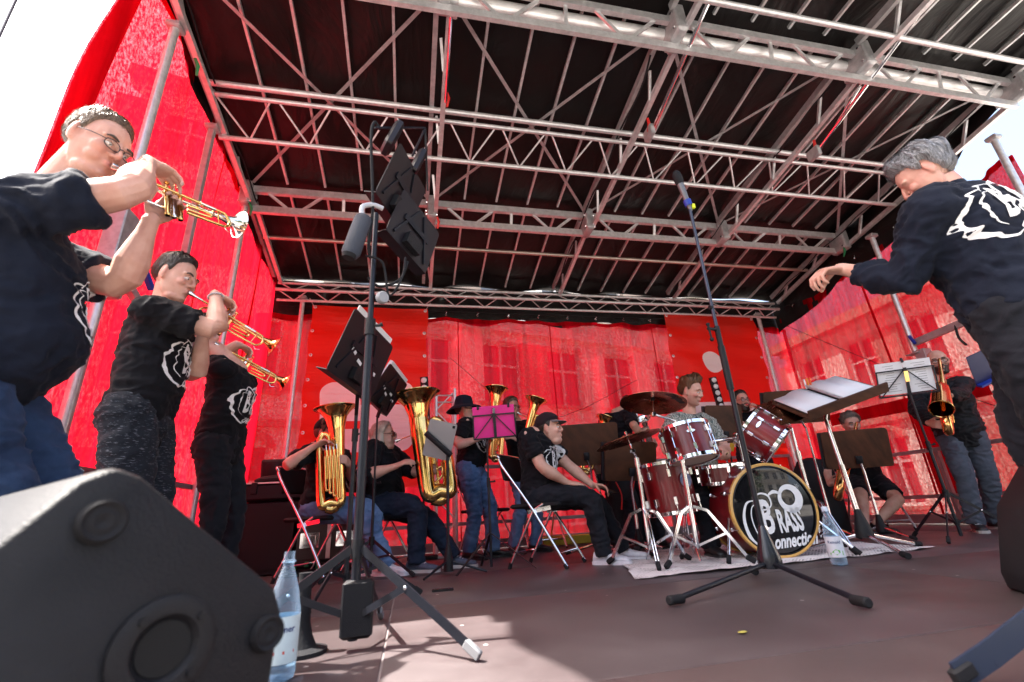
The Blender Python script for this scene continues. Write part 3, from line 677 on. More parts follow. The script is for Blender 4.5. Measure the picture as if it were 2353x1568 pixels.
def wire_tray(t, M, w, h, mt, ledge=.035, panel=None, papers=0, clips=()):
    """folding desk seen from its back: frame bars, V struts, optional folder"""
    fr = MB(); f3 = M.to_3x3()
    q = lambda x, y, z=0: M @ V((x, y, z))
    fr.beam(q(-w/2, -h/2), q(w/2, -h/2), .012, .010, up=f3.col[2]); fr.beam(q(-w/2, h*.28), q(w/2, h*.28), .011, .009, up=f3.col[2])
    fr.beam(q(-w/2, -h/2), q(-w/2*.97, h*.28), .009, .008, up=f3.col[2]); fr.beam(q(w/2, -h/2), q(w/2*.97, h*.28), .009, .008, up=f3.col[2])
    o = fr.build('desk_frame', mt, t)
    for s in (-1, 1): MB().beam(q(s*w*.48, -h/2, -.006), q(0, h*.30, -.006), .008, .006, up=f3.col[2]).build('strut', mt, o)
    MB().beam(q(0, -h/2, -.010), q(0, h*.34, -.010), .022, .010, up=f3.col[2]).build('spine', mt, o)
    MB().beam(q(-w/2, -h/2, ledge/2), q(w/2, -h/2, ledge/2), .006, ledge, up=f3.col[2]).build('ledge', mt, o)
    if panel: MB().box((0, 0, 0), (w*.98, h*1.06, .006)).build('folder', panel, t, M @ Matrix.Translation((0, .012, .010)))
    for k in range(papers): MB().box((0, 0, 0), (w*(.47 if papers > 1 else .9), h*.98, .003)).build('sheet_music', PAPER, t, M @ Matrix.Translation(((k-.5)*w*.48 if papers > 1 else 0, .012, .018)) @ Matrix.Rotation(.012*(k*2-1), 4, 'Z'))
    for cx in clips: MB().beam(q(cx*w, h*.50, 0), q(cx*w, h*.62, .02), .018, .02, up=f3.col[2], ch=.004).build('clip', BLACK_STEEL, t)
    return o
def panel_tray(t, M, w, h, mt, papers=0, pap_th=.012, ledge=.06, slots=True):
    pl = MB(); pl.plate(rrect(w, h, .02), M, .004); o = pl.build('desk', mt, t)
    q = lambda x, y, z=0: M @ V((x, y, z)); f3 = M.to_3x3()
    MB().beam(q(-w/2, -h/2, ledge/2), q(w/2, -h/2, ledge/2), .004, ledge, up=f3.col[2]).build('ledge', mt, t)
    for s in (-1, 1): MB().beam(q(s*w*.38, -h*.4, -.006), q(s*w*.06, h*.42, -.006), .012, .008, up=f3.col[2]).build('strut', BLACK_STEEL, o)
    MB().beam(q(-w*.3, h*.05, -.008), q(w*.3, h*.05, -.008), .03, .006, up=f3.col[2]).build('crossbar', BLACK_STEEL, o)
    MB().box((0, 0, 0), (.10, .06, .03)).build('bracket', PLASTIC, t, M @ Matrix.Translation((0, -h*.32, -.018)))
    if slots:
        for k in range(4): MB().box((0, 0, 0), (.045, .018, .002)).build('sticker', PAPER, o, M @ Matrix.Translation((-w*.3+k*w*.17, -h*.12+.03*(k % 2), -.0045)) @ Matrix.Rotation(.1*k, 4, 'Z'))
    if papers: MB().box((0, 0, 0), (w*.86, h*1.02, pap_th)).build('sheet_music', PAPER, t, M @ Matrix.Translation((0, .03, .006+pap_th/2)))
    return o
# tall stand in front of the first trumpeter, with tablet desk, round speaker and cables
c1 = (-.17, 1.80, 0)
t = thing('music_stand', 'tall black music stand with big folding desk, cables and a hanging speaker', 'music stand', c1)
column(t, c1, 1.66, BLACK_STEEL, .016, 1.12); flat_legs(t, c1, .30, .46, R(-38), BLACK_STEEL, mat('grey_rubber', (.16, .16, .17), .8), .10, .026)
bp_ = MB(); bp_.box((-.16, 1.80, .12), (.10, .05, .17), ch=.01); bp_.build('belt_pack', PLASTIC, t)
M1 = tray_frame((-.06, 1.86, 1.84), (-.86, .42, .30), (.3, .0, 1))
panel_tray(t, M1, .31, .30, TRAYBLACK, 0, slots=False)
M1b = tray_frame((-.00, 1.92, 1.66), (-.74, .62, .10), (.35, .1, 1))
panel_tray(t, M1b, .30, .27, TRAYBLACK, 0, slots=False)
fr_ = MB()
for a, b in (((-.18, 1.64, 1.99), (.04, 1.86, 2.24)), ((.04, 1.86, 2.24), (.06, 2.02, 1.98)), ((-.02, 1.80, 2.0), (.04, 1.86, 2.24))): fr_.beam(a, b, .010, .008)
fr_.build('wire_frame', BLACK_STEEL, t)
for p in ((-.11, 1.72, 2.02), (.0, 1.90, 2.04)): MB().box((0, 0, 0), (.10, .16, .045), ch=.012).build('sheet_holder', TRAYBLACK, t, tray_frame(p, (-.8, -.3, .3)))
MB().tube([(-.14, 1.76, 1.66), (-.18, 1.74, 1.66), (-.22, 1.72, 1.63), (-.215, 1.72, 1.57)], .011, 10, 4).build('swivel_clamp', mat('white_plastic', (.42, .43, .46), .35), t)
MB().tube([(-.165, 1.72, 2.06), (-.19, 1.70, 2.08), (-.2, 1.70, 1.98), (-.18, 1.74, 1.65), (-.19, 1.76, 1.47), (-.18, 1.78, 1.42)], .007, 8, 6).build('cable', RUBBER, t)
MB().tube([(-.03, 1.86, 1.46), (-.06, 1.84, 1.36), (-.14, 1.82, 1.31), (-.19, 1.80, 1.34)], .006, 8, 6).build('cable', RUBBER, t)
MB().tube([(-.20, 1.76, 1.42), (-.13, 1.78, 1.40), (-.10, 1.80, 1.26), (-.05, 1.82, 1.36), (-.04, 1.86, 1.48)], .005, 8, 6).build('cable', RUBBER, t)
s_ = MB(); s_.lathe([(.001, 0), (.022, .0), (.026, .006), (.026, .024), (.022, .03), (.001, .03)], (-.135, 1.80, 1.245), (.5, -.75, -.1), 20); s_.build('puck_speaker', mat('grey_mesh', (.28, .29, .31), .7, bump=.3, bscale=300), t)
sp = thing('portable_speaker', 'dark blue grey tube speaker hanging on the tall music stand', 'speaker', (-.225, 1.72, 1.4))
s_ = MB(); s_.tube([(-.21, 1.72, 1.585), (-.214, 1.72, 1.57), (-.25, 1.71, 1.40), (-.256, 1.71, 1.385)], [.028, .036, .038, .030], 20, flat=.8); s_.build('grille', mat('speaker_mesh', (.035, .042, .06), .7, bump=.7, bscale=420), sp)
MB().tube([(-.255, 1.705, 1.387), (-.258, 1.705, 1.372)], [.030, .024], 18).build('end_cap', RUBBER, sp)
# second stand, in front of the second trumpeter
c2 = PZ(800, 1392) ; c2 = (c2.x-.02, c2.y+.02, 0)
t = thing('music_stand', 'black music stand with white papers and green clothes peg on its steep desk', 'music stand', c2)
q2 = PY(835, 820, 2.42)
column(t, c2, q2.z-.22, BLACK_STEEL, .013, .85); flat_legs(t, c2, .27, .38, R(12), BLACK_STEEL)
M2 = tray_frame(q2, (-.86, .42, .30), (.35, .0, 1)); panel_tray(t, M2, .44, .34, TRAYBLACK, 1, .006)
MB().beam(M2 @ V((-.18, .02, .02)), M2 @ V((-.19, .08, .035)), .02, .02, ch=.005).build('clothes_peg', mat('pale_green', (.45, .6, .35), .5), t)
MB().beam(V((c2[0], c2[1], q2.z-.23)), M2 @ V((0, -.10, -.02)), .02, .03).build('neck', PLASTIC, t)
# third stand
c3 = PZ(850, 1330); c3 = (c3.x, c3.y, 0)
t = thing('music_stand', 'black music stand with a thick white stack of sheet music', 'music stand', c3)
q3 = PY(893, 898, c3[1]-.05)
column(t, c3, q3.z-.20, BLACK_STEEL, .011, .66); flat_legs(t, c3, .25, .36, R(-32), BLACK_STEEL)
M3 = tray_frame(q3, (-.80, .36, .48), (.55, .0, 1)); panel_tray(t, M3, .42, .32, TRAYBLACK, 1, .03)
MB().beam(V((c3[0], c3[1], q3.z-.21)), M3 @ V((0, -.12, -.02)), .018, .026).build('neck', PLASTIC, t)
# tablet on a stand beside the second tuba
c4 = PZ(1030, 1335); c4 = V((c4.x+.02, c4.y+.25, 0)); q4 = PY(1010, 1012, c4.y)
t = thing('tablet_stand', 'grey tablet held in a black clamp on a round-based stand'.replace('round-based ', 'tripod '), 'stand', c4)
MB().cyl(c4+V((0, 0, .08)), V((c4.x, c4.y, q4.z-.03)), .011, 12).build('column', BLACK_STEEL, t)
for k in range(3):
    a = R(-10)+k*2*math.pi/3; d = V((math.cos(a), math.sin(a), 0)); MB().tube([c4+V((0, 0, .10)), c4+d*.27+V((0, 0, .015))], .008, 8).build('leg', BLACK_STEEL, t)
m = MB(); m.lathe([(.035, .03), (.03, .12), (.015, .2)], c4, (0, 0, 1), 14, True); m.build('hub', PLASTIC, t)
M4 = tray_frame(q4+V((0, -.02, .0)), (.25, .9, .25), (.28, 0, 1)); MB().plate(rrect(.215, .28, .015), M4, .008).build('tablet', GREY_ALU, t)
MB().box((0, 0, 0), (.26, .04, .03), ch=.006).build('clamp', PLASTIC, t, M4 @ Matrix.Translation((.0, -.03, -.016)) @ Matrix.Rotation(.5, 4, 'Z'))
MB().box((0, 0, 0), (.018, .02, .003)).build('camera_bump', BLACKGLOSS, t, M4 @ Matrix.Translation((-.085, .115, -.002)))
# pink folder stand
c5 = PZ(1140, 1325); c5 = V((c5.x+.02, c5.y+.30, 0)); q5 = PY(1136, 972, c5.y)
t = thing('music_stand', 'black wire music stand carrying a bright pink folder', 'music stand', c5)
column(t, c5, q5.z-.14, BLACK_STEEL, .010, .62)
for k in range(3):
    a = R(-25)+k*2*math.pi/3; d = V((math.cos(a), math.sin(a), 0)); MB().beam(c5+V((0, 0, .26)), c5+d*.33+V((0, 0, .012)), .018, .006).build('leg', BLACK_STEEL, t); MB().beam(c5+V((0, 0, .08)), c5+d*.17+V((0, 0, .14)), .012, .004).build('brace', BLACK_STEEL, t)
M5 = tray_frame(q5, (.05, .95, .22), (-.06, 0, 1)); wire_tray(t, M5 @ Matrix.Rotation(math.pi, 4, 'Y') @ Matrix.Rotation(math.pi, 4, 'Y'), .345, .235, BLACK_STEEL, panel=PINK, clips=(-.36, .36))
MB().beam(M5 @ V((0, .08, -.01)), M5 @ V((0, .12, -.02)), .02, .03).build('clip', CHROME, t)
# white-sheet stand of the standing saxophonist
q6 = PY(2082, 870, 3.05); c6 = V((q6.x+.02, q6.y+.03, 0))
t = thing('music_stand', 'black wire music stand with white printed sheets before the bald saxophonist', 'music stand', c6)
column(t, c6, q6.z-.14, BLACK_STEEL, .012, .72); flat_legs(t, c6, .34, .40, R(205), BLACK_STEEL)
M6 = tray_frame(q6, (.45, .80, .30), (-.02, 0, 1)); wire_tray(t, M6, .43, .28, BLACK_STEEL, papers=2, clips=(0,))
ln = MB()
for s in (0, 1):
    for k in range(12): ln.box(((s-.5)*.22-.01*(k % 3), .12-.02*k, .0163), (.10-.02*((k*7+s) % 3), .003, .0006))
tag(ln.build('printed_lines', mat('ink', (.10, .10, .11), .8), t, M6), kind='stuff')
MB().box((0, 0, 0), (.03, .09, .004)).build('brass_badge', BRASS, t, M6 @ Matrix.Translation((0, .02, -.018)))
# blue stand, mostly hidden
q7 = PY(2270, 828, 2.9); c7 = V((q7.x+.12, q7.y, 0))
t = thing('music_stand', 'blue music stand half hidden behind the conductor', 'music stand', c7)
column(t, c7, q7.z-.12, BLACK_STEEL, .011, .7); flat_legs(t, c7, .30, .34, R(60), BLACK_STEEL)
M7 = tray_frame(q7+V((.10, 0, .0)), (.2, .85, .45), (-.4, 0, 1)); pl = MB(); pl.plate(rrect(.46, .28, .01), M7, .006); pl.build('desk', mat('navy_sheet', (.006, .012, .085), .4), t)
MB().beam(M7 @ V((-.23, -.14, -.02)), M7 @ V((.23, -.14, -.02)), .02, .05, up=M7.to_3x3().col[2]).build('ledge', BLUE_PLASTIC, t)
# stand leg close to the lens
c8 = V((1.56, .86, 0)); t = thing('music_stand', 'dark blue flat-legged stand at the front edge of the stage', 'music stand', c8)
flat_legs(t, c8, .20, .46, R(172), mat('blue_black_steel', (.02, .03, .055), .35), RUBBER, .08, .05)
MB().cyl(c8+V((0, 0, .02)), c8+V((0, 0, .26)), .014, 12).build('column', BLACK_STEEL, t)
# brown desks
def brown_desk(lab, q, c, w, h, normal, up, post=CHROME, thick=.012, black_edge=True, r=.03):
    t = thing('music_desk', lab, 'music stand', c)
    M = tray_frame(q, normal, up); c = V(c)
    pl = MB(); pl.plate(rrect(w, h, r), M, thick); pl.build('board', BROWNWOOD, t, bev=.002)
    MB().box((0, 0, 0), (w, .004, .05)).build('ledge', BROWNWOOD, t, M @ Matrix.Translation((0, -h/2+.004, .03)))
    if black_edge: MB().box((0, 0, 0), (w*.97, h*.96, .02)).build('folder', TRAYBLACK, t, M @ Matrix.Translation((.03, .0, .024)))
    k = M @ V((0, -h*.30, -.02))
    MB().box((0, 0, 0), (.05, .07, .03), ch=.006).build('bracket', PLASTIC, t, M @ Matrix.Translation((0, -h*.28, -.016)))
    MB().tube([k, V((c.x, c.y, k.z-.10)), V((c.x, c.y, .2))], .010, 10).build('post', post, t)
    MB().cyl((c.x, c.y, .14), (c.x, c.y, k.z*.5), .014, 10).build('lower_post', post, t)
    m = MB(); m.lathe([(.045, .06), (.04, .10), (.016, .2)], c, (0, 0, 1), 14, True); m.build('hub', PLASTIC, t)
    for j in range(3):
        a = .35+j*2*math.pi/3; d = V((math.cos(a), math.sin(a), 0)); MB().tube([c+V((0, 0, .10)), c+d*.30+V((0, 0, .02))], .010, 8).build('leg', post, t); MB().tube([c+d*.27+V((0, 0, .03)), c+d*.32+V((0, 0, .018))], .014, 8).build('foot', RUBBER, t)
    return t, M
q = PY(1345, 1022, 4.15); brown_desk('wide brown music board behind the seated man in the cap', q, (q.x+.05, q.y+.06, 0), .62, .38, (.25, .9, .2), (0, 0, 1))
q = PY(1968, 1032, 3.55); brown_desk('brown music board in front of the seated saxophonist', q, (q.x+.03, q.y+.02, 0), .52, .34, (.50, .78, .25), (.02, 0, 1))
q = PY(1665, 975, 4.2); brown_desk('brown music board below the bearded trombonist', q, (q.x-.02, q.y+.06, 0), .40, .38, (.1, .95, .2), (.03, 0, 1))
q = PY(1830, 935, 3.9); brown_desk('brown music board behind the crash cymbal and open score', q, (q.x+.1, q.y+.06, 0), .62, .34, (.3, .9, .35), (.0, 0, 1))
q = PY(1450, 1060, 3.95); brown_desk('dark brown music board behind the lower cymbal', q, (q.x, q.y+.06, 0), .5, .34, (.0, .95, .2), (.03, 0, 1))
# open score on the drummer's big desk
qd = PY(1900, 915, 2.85); cd = PZ(1993, 1262); cd = V((cd.x-.22, cd.y-.22, 0))
t = thing('score_desk', 'large brown desk with an open white score on chrome legs next to the drum kit', 'music stand', cd)
Md = tray_frame(qd, (-.36, -.42, .83), (.10, .90, .5)); pl = MB(); pl.plate(rrect(.62, .42, .03), Md, .012); pl.build('board', BROWNWOOD, t, bev=.002)
MB().box((0, 0, 0), (.62, .014, .075), ch=.004).build('ledge', BROWNWOOD, t, Md @ Matrix.Translation((0, -.205, .035)))
for s in (-1, 1):
    g = []
    for i in range(9):
        x = s*(.01+.26*i/8); g.append([Md @ V((x, y, .022+.018*math.sin(math.pi*min(1, i/5)) )) for y in (-.18, .22)])
    m = MB(); m.sheet(g); o = m.build('score_page', PAPER, t); sm = o.modifiers.new('thick', 'SOLIDIFY'); sm.thickness = .010
MB().box((0, 0, 0), (.56, .40, .004)).build('folder_cover', TRAYBLACK, t, Md @ Matrix.Translation((0, .01, .016)))
MB().tube([Md @ V((0, .21, .05)), Md @ V((0, -.17, .045))], .007, 8).build('binder_ring', ALU, t)
hub = cd+V((0, 0, .16))
MB().tube([Md @ V((0, 0, -.01)), hub+V((-.02, .02, .75)), hub], .013, 10).build('post', CHROME, t)
MB().tube([hub+V((-.012, .01, .42)), hub], .018, 10).build('lower_post', CHROME, t)
m = MB(); m.lathe([(.055, -.06), (.052, -.01), (.03, .07), (.02, .12)], hub, (0, 0, 1), 16, True); m.build('hub', PLASTIC, t)
for a, L in ((R(8), .5), (R(128), .42), (R(248), .40)):
    d = V((math.cos(a), math.sin(a), 0)); MB().tube([hub+d*.03+V((0, 0, -.04)), cd+d*L+V((0, 0, .02))], .012, 10).build('leg', CHROME, t); MB().tube([cd+d*(L-.03)+V((0, 0, .028)), cd+d*(L+.03)+V((0, 0, .02))], .018, 10).build('foot', RUBBER, t)
pen = thing('pencil_holder', 'small holder with white and orange pencils on the score desk', 'pencils', Md @ V((.02, .22, .03)))
for k, c in enumerate(((.75, .75, .75), (.7, .25, .03), (.7, .12, .02))): MB().cyl(Md @ V((.0+.02*k, .20, .02)), Md @ V((.0+.025*k, .21, .10)), .006, 8).build('pencil', mat('pencil%d' % k, c, .5), pen)

# ------------------------------------------------------------------ microphone stand
cm = V((1.70, 2.16, 0)); t = thing('microphone_stand', 'tall straight black microphone stand with round tripod legs', 'mic stand', cm)
m = MB(); m.lathe([(.052, .07), (.055, .10), (.050, .13), (.030, .20), (.022, .235), (.013, .26)], cm, (0, 0, 1), 20, True); m.build('hub', mat('black_cast', (.012, .013, .018), .22), t)
for p in ((1.04, 1.92), (1.56, 1.56), (1.82, 2.46)):
    p = V((p[0], p[1], .025)); d = (p-cm).normalized(); MB().tube([cm+V((0, 0, .09))+d*.03, p], .011, 12).build('leg', BLACK_STEEL, t); MB().tube([p-d*.05, p-d*.045, p+d*.03, p+d*.035], [.015, .018, .018, .013], 12).build('foot', RUBBER, t)
MB().cyl(cm+V((0, 0, .2)), cm+V((0, 0, 1.05)), .0135, 14).build('column', BLACK_STEEL, t)
MB().cyl(cm+V((0, 0, .95)), cm+V((0, 0, 1.20)), .019, 14).build('clutch_sleeve', PLASTIC, t)
MB().cyl(cm+V((0, 0, 1.18)), cm+V((.0, 0, 2.14)), .0095, 12).build('boom', mat('blue_black_tube', (.02, .027, .05), .32), t)
MB().cyl(cm+V((0, 0, 1.2)), cm+V((0, 0, 1.32)), .015, 12).build('collar', PLASTIC, t)
m = MB(); m.tube([cm+V((0, 0, 1.30)), cm+V((-.04, -.01, 1.30)), cm+V((-.07, -.015, 1.30))], .009, 10); m.tube([cm+V((-.065, -.015, 1.32)), cm+V((-.06, -.015, 1.24))], [.007, .005], 8); m.ell(cm+V((-.065, -.015, 1.325)), (.011, .011, .011)); m.ell(cm+V((-.06, -.015, 1.235)), (.012, .012, .012)); m.build('t_handle', PLASTIC, t)
MB().cyl(cm+V((-.02, 0, 1.44)), cm+V((.0, 0, 1.44)), .012, 10).build('knob', PLASTIC, t)
m = MB(); m.lathe([(.012, 0), (.014, .02), (.013, .03)], cm+V((.02, .02, .245)), (-.3, -1, 0), 12, True); m.build('lock_screw', CHROME, t)
top = cm+V((0, 0, 2.14)); ax = V((-.22, -.06, .97)).normalized()
mc = thing('microphone', 'grey handheld microphone with black foam head on top of the tall stand', 'microphone', top)
m = MB(); m.lathe([(.011, -.03), (.014, .0), (.019, .10), (.021, .17)], top, ax, 18, True); m.build('body', mat('grey_mic', (.16, .16, .17), .35, .4), mc)
m = MB(); m.lathe([(.022, .17), (.0275, .185), (.029, .22), (.027, .245), (.016, .265), (.001, .27)], top, ax, 20, True); m.build('head', RUBBER, mc)
m = MB(); m.lathe([(.023, .01), (.024, .05)], top, ax, 16); m.build('clip', BLUE_PLASTIC, mc)
MB().box(top+ax*.0+V((.02, -.01, .0)), (.018, .018, .03)).build('yellow_sticker', mat('neon_sticker', (.75, .85, .02), .5), mc)

# ------------------------------------------------------------------ drum kit
kit_c = V((2.42, 2.95, 0))
def drum(name, lab, c, ax, r, L, top='skin', bot='skin', lugs=8, hoop=CHROME, badge=True, shell=DRUMRED, front=None):
    c = V(c); x, y, z = frame_from(ax, (1, 0, 0)); t = thing(name, lab, 'drum', c)
    M = mtx(c, x, y, z)
    m = MB(); m.lathe([(r, -L/2), (r, L/2)], seg=48); m.build('shell', shell, t, M)
    for s, nm in ((-1, bot), (1, top)):
        m = MB(); m.lathe([(r*.985, s*(L/2)), (r*.94, s*(L/2+.004)), (.001, s*(L/2+.002))], seg=48); m.build('head', HEAD_SKIN if nm == 'skin' else nm, t, M)
        m = MB(); h0, h1 = s*(L/2-.016), s*(L/2+.012); m.lathe([(r+.003, h0), (r+.014, h0), (r+.014, h1-.004*s), (r+.008, h1), (r*.985, h1-.002*s)], seg=48); m.build('hoop', hoop, t, M)
    for k in range(lugs):
        a = 2*math.pi*(k+.5)/lugs; d = V((math.cos(a), math.sin(a), 0))
        if L < .34: 
            m = MB(); m.beam(d*(r+.014)+V((0, 0, -L/2)), d*(r+.014)+V((0, 0, L/2)), .006, .006); m.box(d*(r+.008)+V((0, 0, L*.25)), (.022, .022, .05), Matrix.Rotation(a, 3, 'Z'), .004); m.box(d*(r+.008)+V((0, 0, -L*.25)), (.022, .022, .05), Matrix.Rotation(a, 3, 'Z'), .004); m.build('lug', CHROME, t, M)
        else:
            for s in (-1, 1): m = MB(); m.beam(d*(r+.014)+V((0, 0, s*L*.26)), d*(r+.016)+V((0, 0, s*(L/2+.01))), .006, .006); m.box(d*(r+.01)+V((0, 0, s*L*.27)), (.024, .024, .06), Matrix.Rotation(a, 3, 'Z'), .004); m.build('lug', CHROME, t, M)
    return t, M
n_b = V((-.16, -.985, 0)).normalized()
cb = V((2.43, 2.93, .312)); Lb = .42
tb, Mb = drum('bass_drum', 'red bass drum with gold wooden hoop and black front head with white lettering', cb-n_b*(Lb/2), n_b, .292, Lb, top=BLACKGLOSS, lugs=8, hoop=MAPLE)
xb = V((0, 0, 1)).cross(n_b).normalized(); Mf = mtx(cb+n_b*.0085, xb, V((0, 0, 1)), n_b)
m = MB(); m.v = [(p[0]*.45, p[1]*.45-.01, 0) for p in EMB[0]]; m.f = list(EMB[1]); tag(m.build('lettering', WHITE_PRINT, tb, Mf, smooth=0), kind='stuff')
m = MB(); m.lathe([(.288, 0), (.278, .004)], seg=48); m.build('black_rim_ring', PLASTIC, tb, Mf)
for s in (-1, 1):
    a = cb-n_b*.10+xb*s*.27+V((0, 0, -.02)); e = V((a.x+xb.x*s*.16+n_b.x*.20, a.y+xb.y*s*.16+n_b.y*.20, .03))
    MB().tube([a, e], .010, 10).build('spur', CHROME, tb); MB().tube([e-(e-a).normalized()*.03, e+(e-a).normalized()*.02], .015, 10).build('spur_foot', RUBBER, tb)
MB().box(cb-n_b*.24+V((0, 0, .285)), (.10, .10, .04), ch=.01).build('tom_mount', CHROME, tb)
dt, Mt1 = drum('rack_tom', 'red rack tom with beige heads held upright beside the upper cymbal', V((1.99, 3.10, .79)), (-.06, .16, .98), .165, .24)
dt2, Mt2 = drum('rack_tom', 'red rack tom tilted sideways above the bass drum', V((2.64, 3.12, .84)), (-.56, .46, .69), .162, .24)
for tt, Mq in ((dt, Mt1), (dt2, Mt2)):
    bd = MB(); d = Mq.inverted().to_3x3() @ V((-.35, -.95, 0)); a = math.atan2(d.y, d.x)
    bd.lathe([(.001, .003), (.9, .003), (1, .0)], seg=20); Mx = Mq @ mtx(V((math.cos(a)*.1675, math.sin(a)*.1675, .05)), V((-math.sin(a), math.cos(a), 0)), V((0, 0, 1)), V((math.cos(a), math.sin(a), 0))) @ Matrix.Diagonal((.032, .013, 1, 1)); bd.build('badge', CHROME, tt, Mx)
ft, Mft = drum('floor_tom', 'red floor tom with round sticker on chrome legs', V((1.93, 3.38, .50)), (-.08, .04, 1), .178, .36)
for k in range(3):
    a = .6+k*2.09; d = V((math.cos(a), math.sin(a), 0)); p = V((1.93, 3.38, 0))+d*.205
    MB().tube([p+V((0, 0, .55)), p+V((0, 0, .10)), p+d*.03+V((0, 0, .01))], .0075, 8).build('leg', CHROME, ft)
st = MB(); st.lathe([(.001, .002), (.055, .002), (.055, 0)], seg=24)
dd = V((.25, -.97, 0)).normalized(); st.build('sticker', mat('blue_white_sticker', (.62, .66, .74), .5, second=(.10, .16, .40), var=.01, vscale=28), ft, mtx(V((1.93, 3.38, .545))+dd*.1815, V((0, 0, 1)).cross(dd), V((0, 0, 1)), dd))
sn, _ = drum('snare_drum', 'chrome-hooped red snare drum in front of the drummer', V((2.36, 3.30, .58)), (-.05, -.06, 1), .178, .13, lugs=8)
ht = thing('tom_holder', 'chrome double tom holder arms above the bass drum', 'holder', cb-n_b*.24+V((0, 0, .30)))
b0 = cb-n_b*.24+V((0, 0, .30))
MB().tube([b0, b0+V((0, 0, .24))], .016, 12).build('post', CHROME, ht)
for e in (Mt1 @ V((.16, 0, 0)), Mt2 @ V((.05, -.16, 0))):
    MB().tube([b0+V((0, 0, .22)), b0+V((0, 0, .22))+(e-b0-V((0, 0, .22)))*.6, e], .012, 10).build('arm', CHROME, ht)
MB().box(b0+V((0, 0, .23)), (.07, .06, .06), ch=.012).build('clamp', CHROME, ht)
m = MB(); m.box(b0+V((.10, -.06, .20)), (.13, .09, .10), Matrix.Rotation(.5, 3, 'Y'), .02); m.build('cowbell', CHROME, ht)
def cymbal(lab, c, nrm, r, base, a0, txt=None, legr=.30):
    c = V(c); base = V(base)
    t = thing('cymbal_stand', lab.replace('cymbal', 'stand carrying the cymbal', 1) if False else lab[1], 'cymbal stand', base)
    nrm = V(nrm).normalized(); x, y, z = frame_from(nrm, (1, 0, 0)); M = mtx(c, x, y, z)
    top = c+nrm*.03; k = c-nrm*.10
    MB().tube([top, k], .006, 8).build('tilter_rod', CHROME, t); MB().ell(c+nrm*.015, (.016, .016, .014)).build('felt', RUBBER, t); MB().cyl(c+nrm*.02, c+nrm*.045, .010, 8).build('wing_nut', CHROME, t)
    MB().box(k, (.03, .03, .035), ch=.006).build('tilter', CHROME, t)
    hub = V((base.x, base.y, .36))
    MB().tube([k, V((base.x, base.y, k.z-.05)), hub+V((0, 0, .25))], .010, 10).build('upper_tube', CHROME, t); MB().tube([hub+V((0, 0, .32)), V((base.x, base.y, .10))], .0145, 12).build('lower_tube', CHROME, t)
    MB().cyl(hub+V((0, 0, .29)), hub+V((0, 0, .35)), .02, 12).build('clamp', CHROME, t)
    for j in range(3):
        a = a0+j*2*math.pi/3; d = V((math.cos(a), math.sin(a), 0)); s = V((-d.y, d.x, 0))*.008
        f = base+d*legr+V((0, 0, .03)); lg = MB()
        for q in (-1, 1): lg.beam(hub+d*.02+s*q, hub+d*(legr*.35)+s*q+V((0, 0, -.03)), .004, .018); lg.beam(hub+d*(legr*.35)+s*q+V((0, 0, -.03)), f+s*q, .004, .018)
        l_ = lg.build('leg', CHROME, t); br = MB()
        for q in (-1, 1): br.beam(base+V((0, 0, .12))+d*.015+s*q, hub+d*(legr*.66)+s*q+V((0, 0, -.17)), .0035, .014)
        br.build('brace', CHROME, l_); MB().beam(f-d*.02+V((0, 0, .02)), f+d*.03+V((0, 0, -.012)), .026, .034, ch=.006).build('foot', RUBBER, l_)
    cy_ = thing('cymbal', lab[0], 'cymbal', c)
    m = MB(); m.lathe([(.008, .020), (.03, .019), (.045, .012), (.055, .006), (r*.5, -.004), (r*.85, -.014), (r, -.020), (r, -.0215), (r*.85, -.0155), (r*.5, -.0055), (.055, .0045), (.03, .0175)], seg=48); o = m.build('plate', CYMBAL, cy_, M)
    if txt:
        vf = text_mesh(txt, .075, .95, .3, .003, 'CENTER'); bv = BVHTree.FromPolygons([V(v.co) for v in o.data.vertices], [tuple(p.vertices) for p in o.data.polygons])
        ln_ = M.inverted().to_3x3() @ V((.55, -.85, 0)); a = math.atan2(ln_.y, ln_.x)
        decal('lettering', vf, M @ Matrix.Rotation(a, 4, 'Z') @ mtx(V((r*.66, 0, -.2)), V((0, 1, 0)), V((1, 0, 0)), V((0, 0, -1))), bv, cy_, mat('dark_ink', (.015, .01, .01), .5), .0015)
    return t
cymbal(('dark bronze crash cymbal with scrawled lettering above the red rack tom', 'chrome double-braced stand holding the higher lettered cymbal'), PY(1500, 922, 3.02), (.16, .10, .96), .235, (1.86, 3.02, 0), R(200), 'Zildjian')
cymbal(('dark bronze cymbal hanging low behind the seated man', 'chrome double-braced stand holding the lower cymbal beside the seated man'), PY(1442, 1006, 3.16), (-.20, .10, .96), .245, (1.60, 3.18, 0), R(250))
cymbal(('bronze crash cymbal tilted beside the open score', 'chrome stand holding the tilted cymbal beside the score desk'), PY(1792, 940, 3.06), (-.42, -.40, .80), .215, (2.90, 3.10, 0), R(20))
stl = thing('drum_stool', 'black round drum stool under the drummer', 'stool', (2.46, 3.72, 0))
m = MB(); m.lathe([(.16, .44), (.175, .46), (.175, .50), (.15, .52), (.001, .52)], (2.46, 3.72, 0), (0, 0, 1), 24, True); m.build('seat', RUBBER, stl); MB().cyl((2.46, 3.72, .1), (2.46, 3.72, .45), .018, 10).build('post', CHROME, stl)
for k in range(3): a = k*2.09; MB().tube([(2.46, 3.72, .28), (2.46+.25*math.cos(a), 3.72+.25*math.sin(a), .015)], .010, 8).build('leg', CHROME, stl)
rug = MB(); g = []
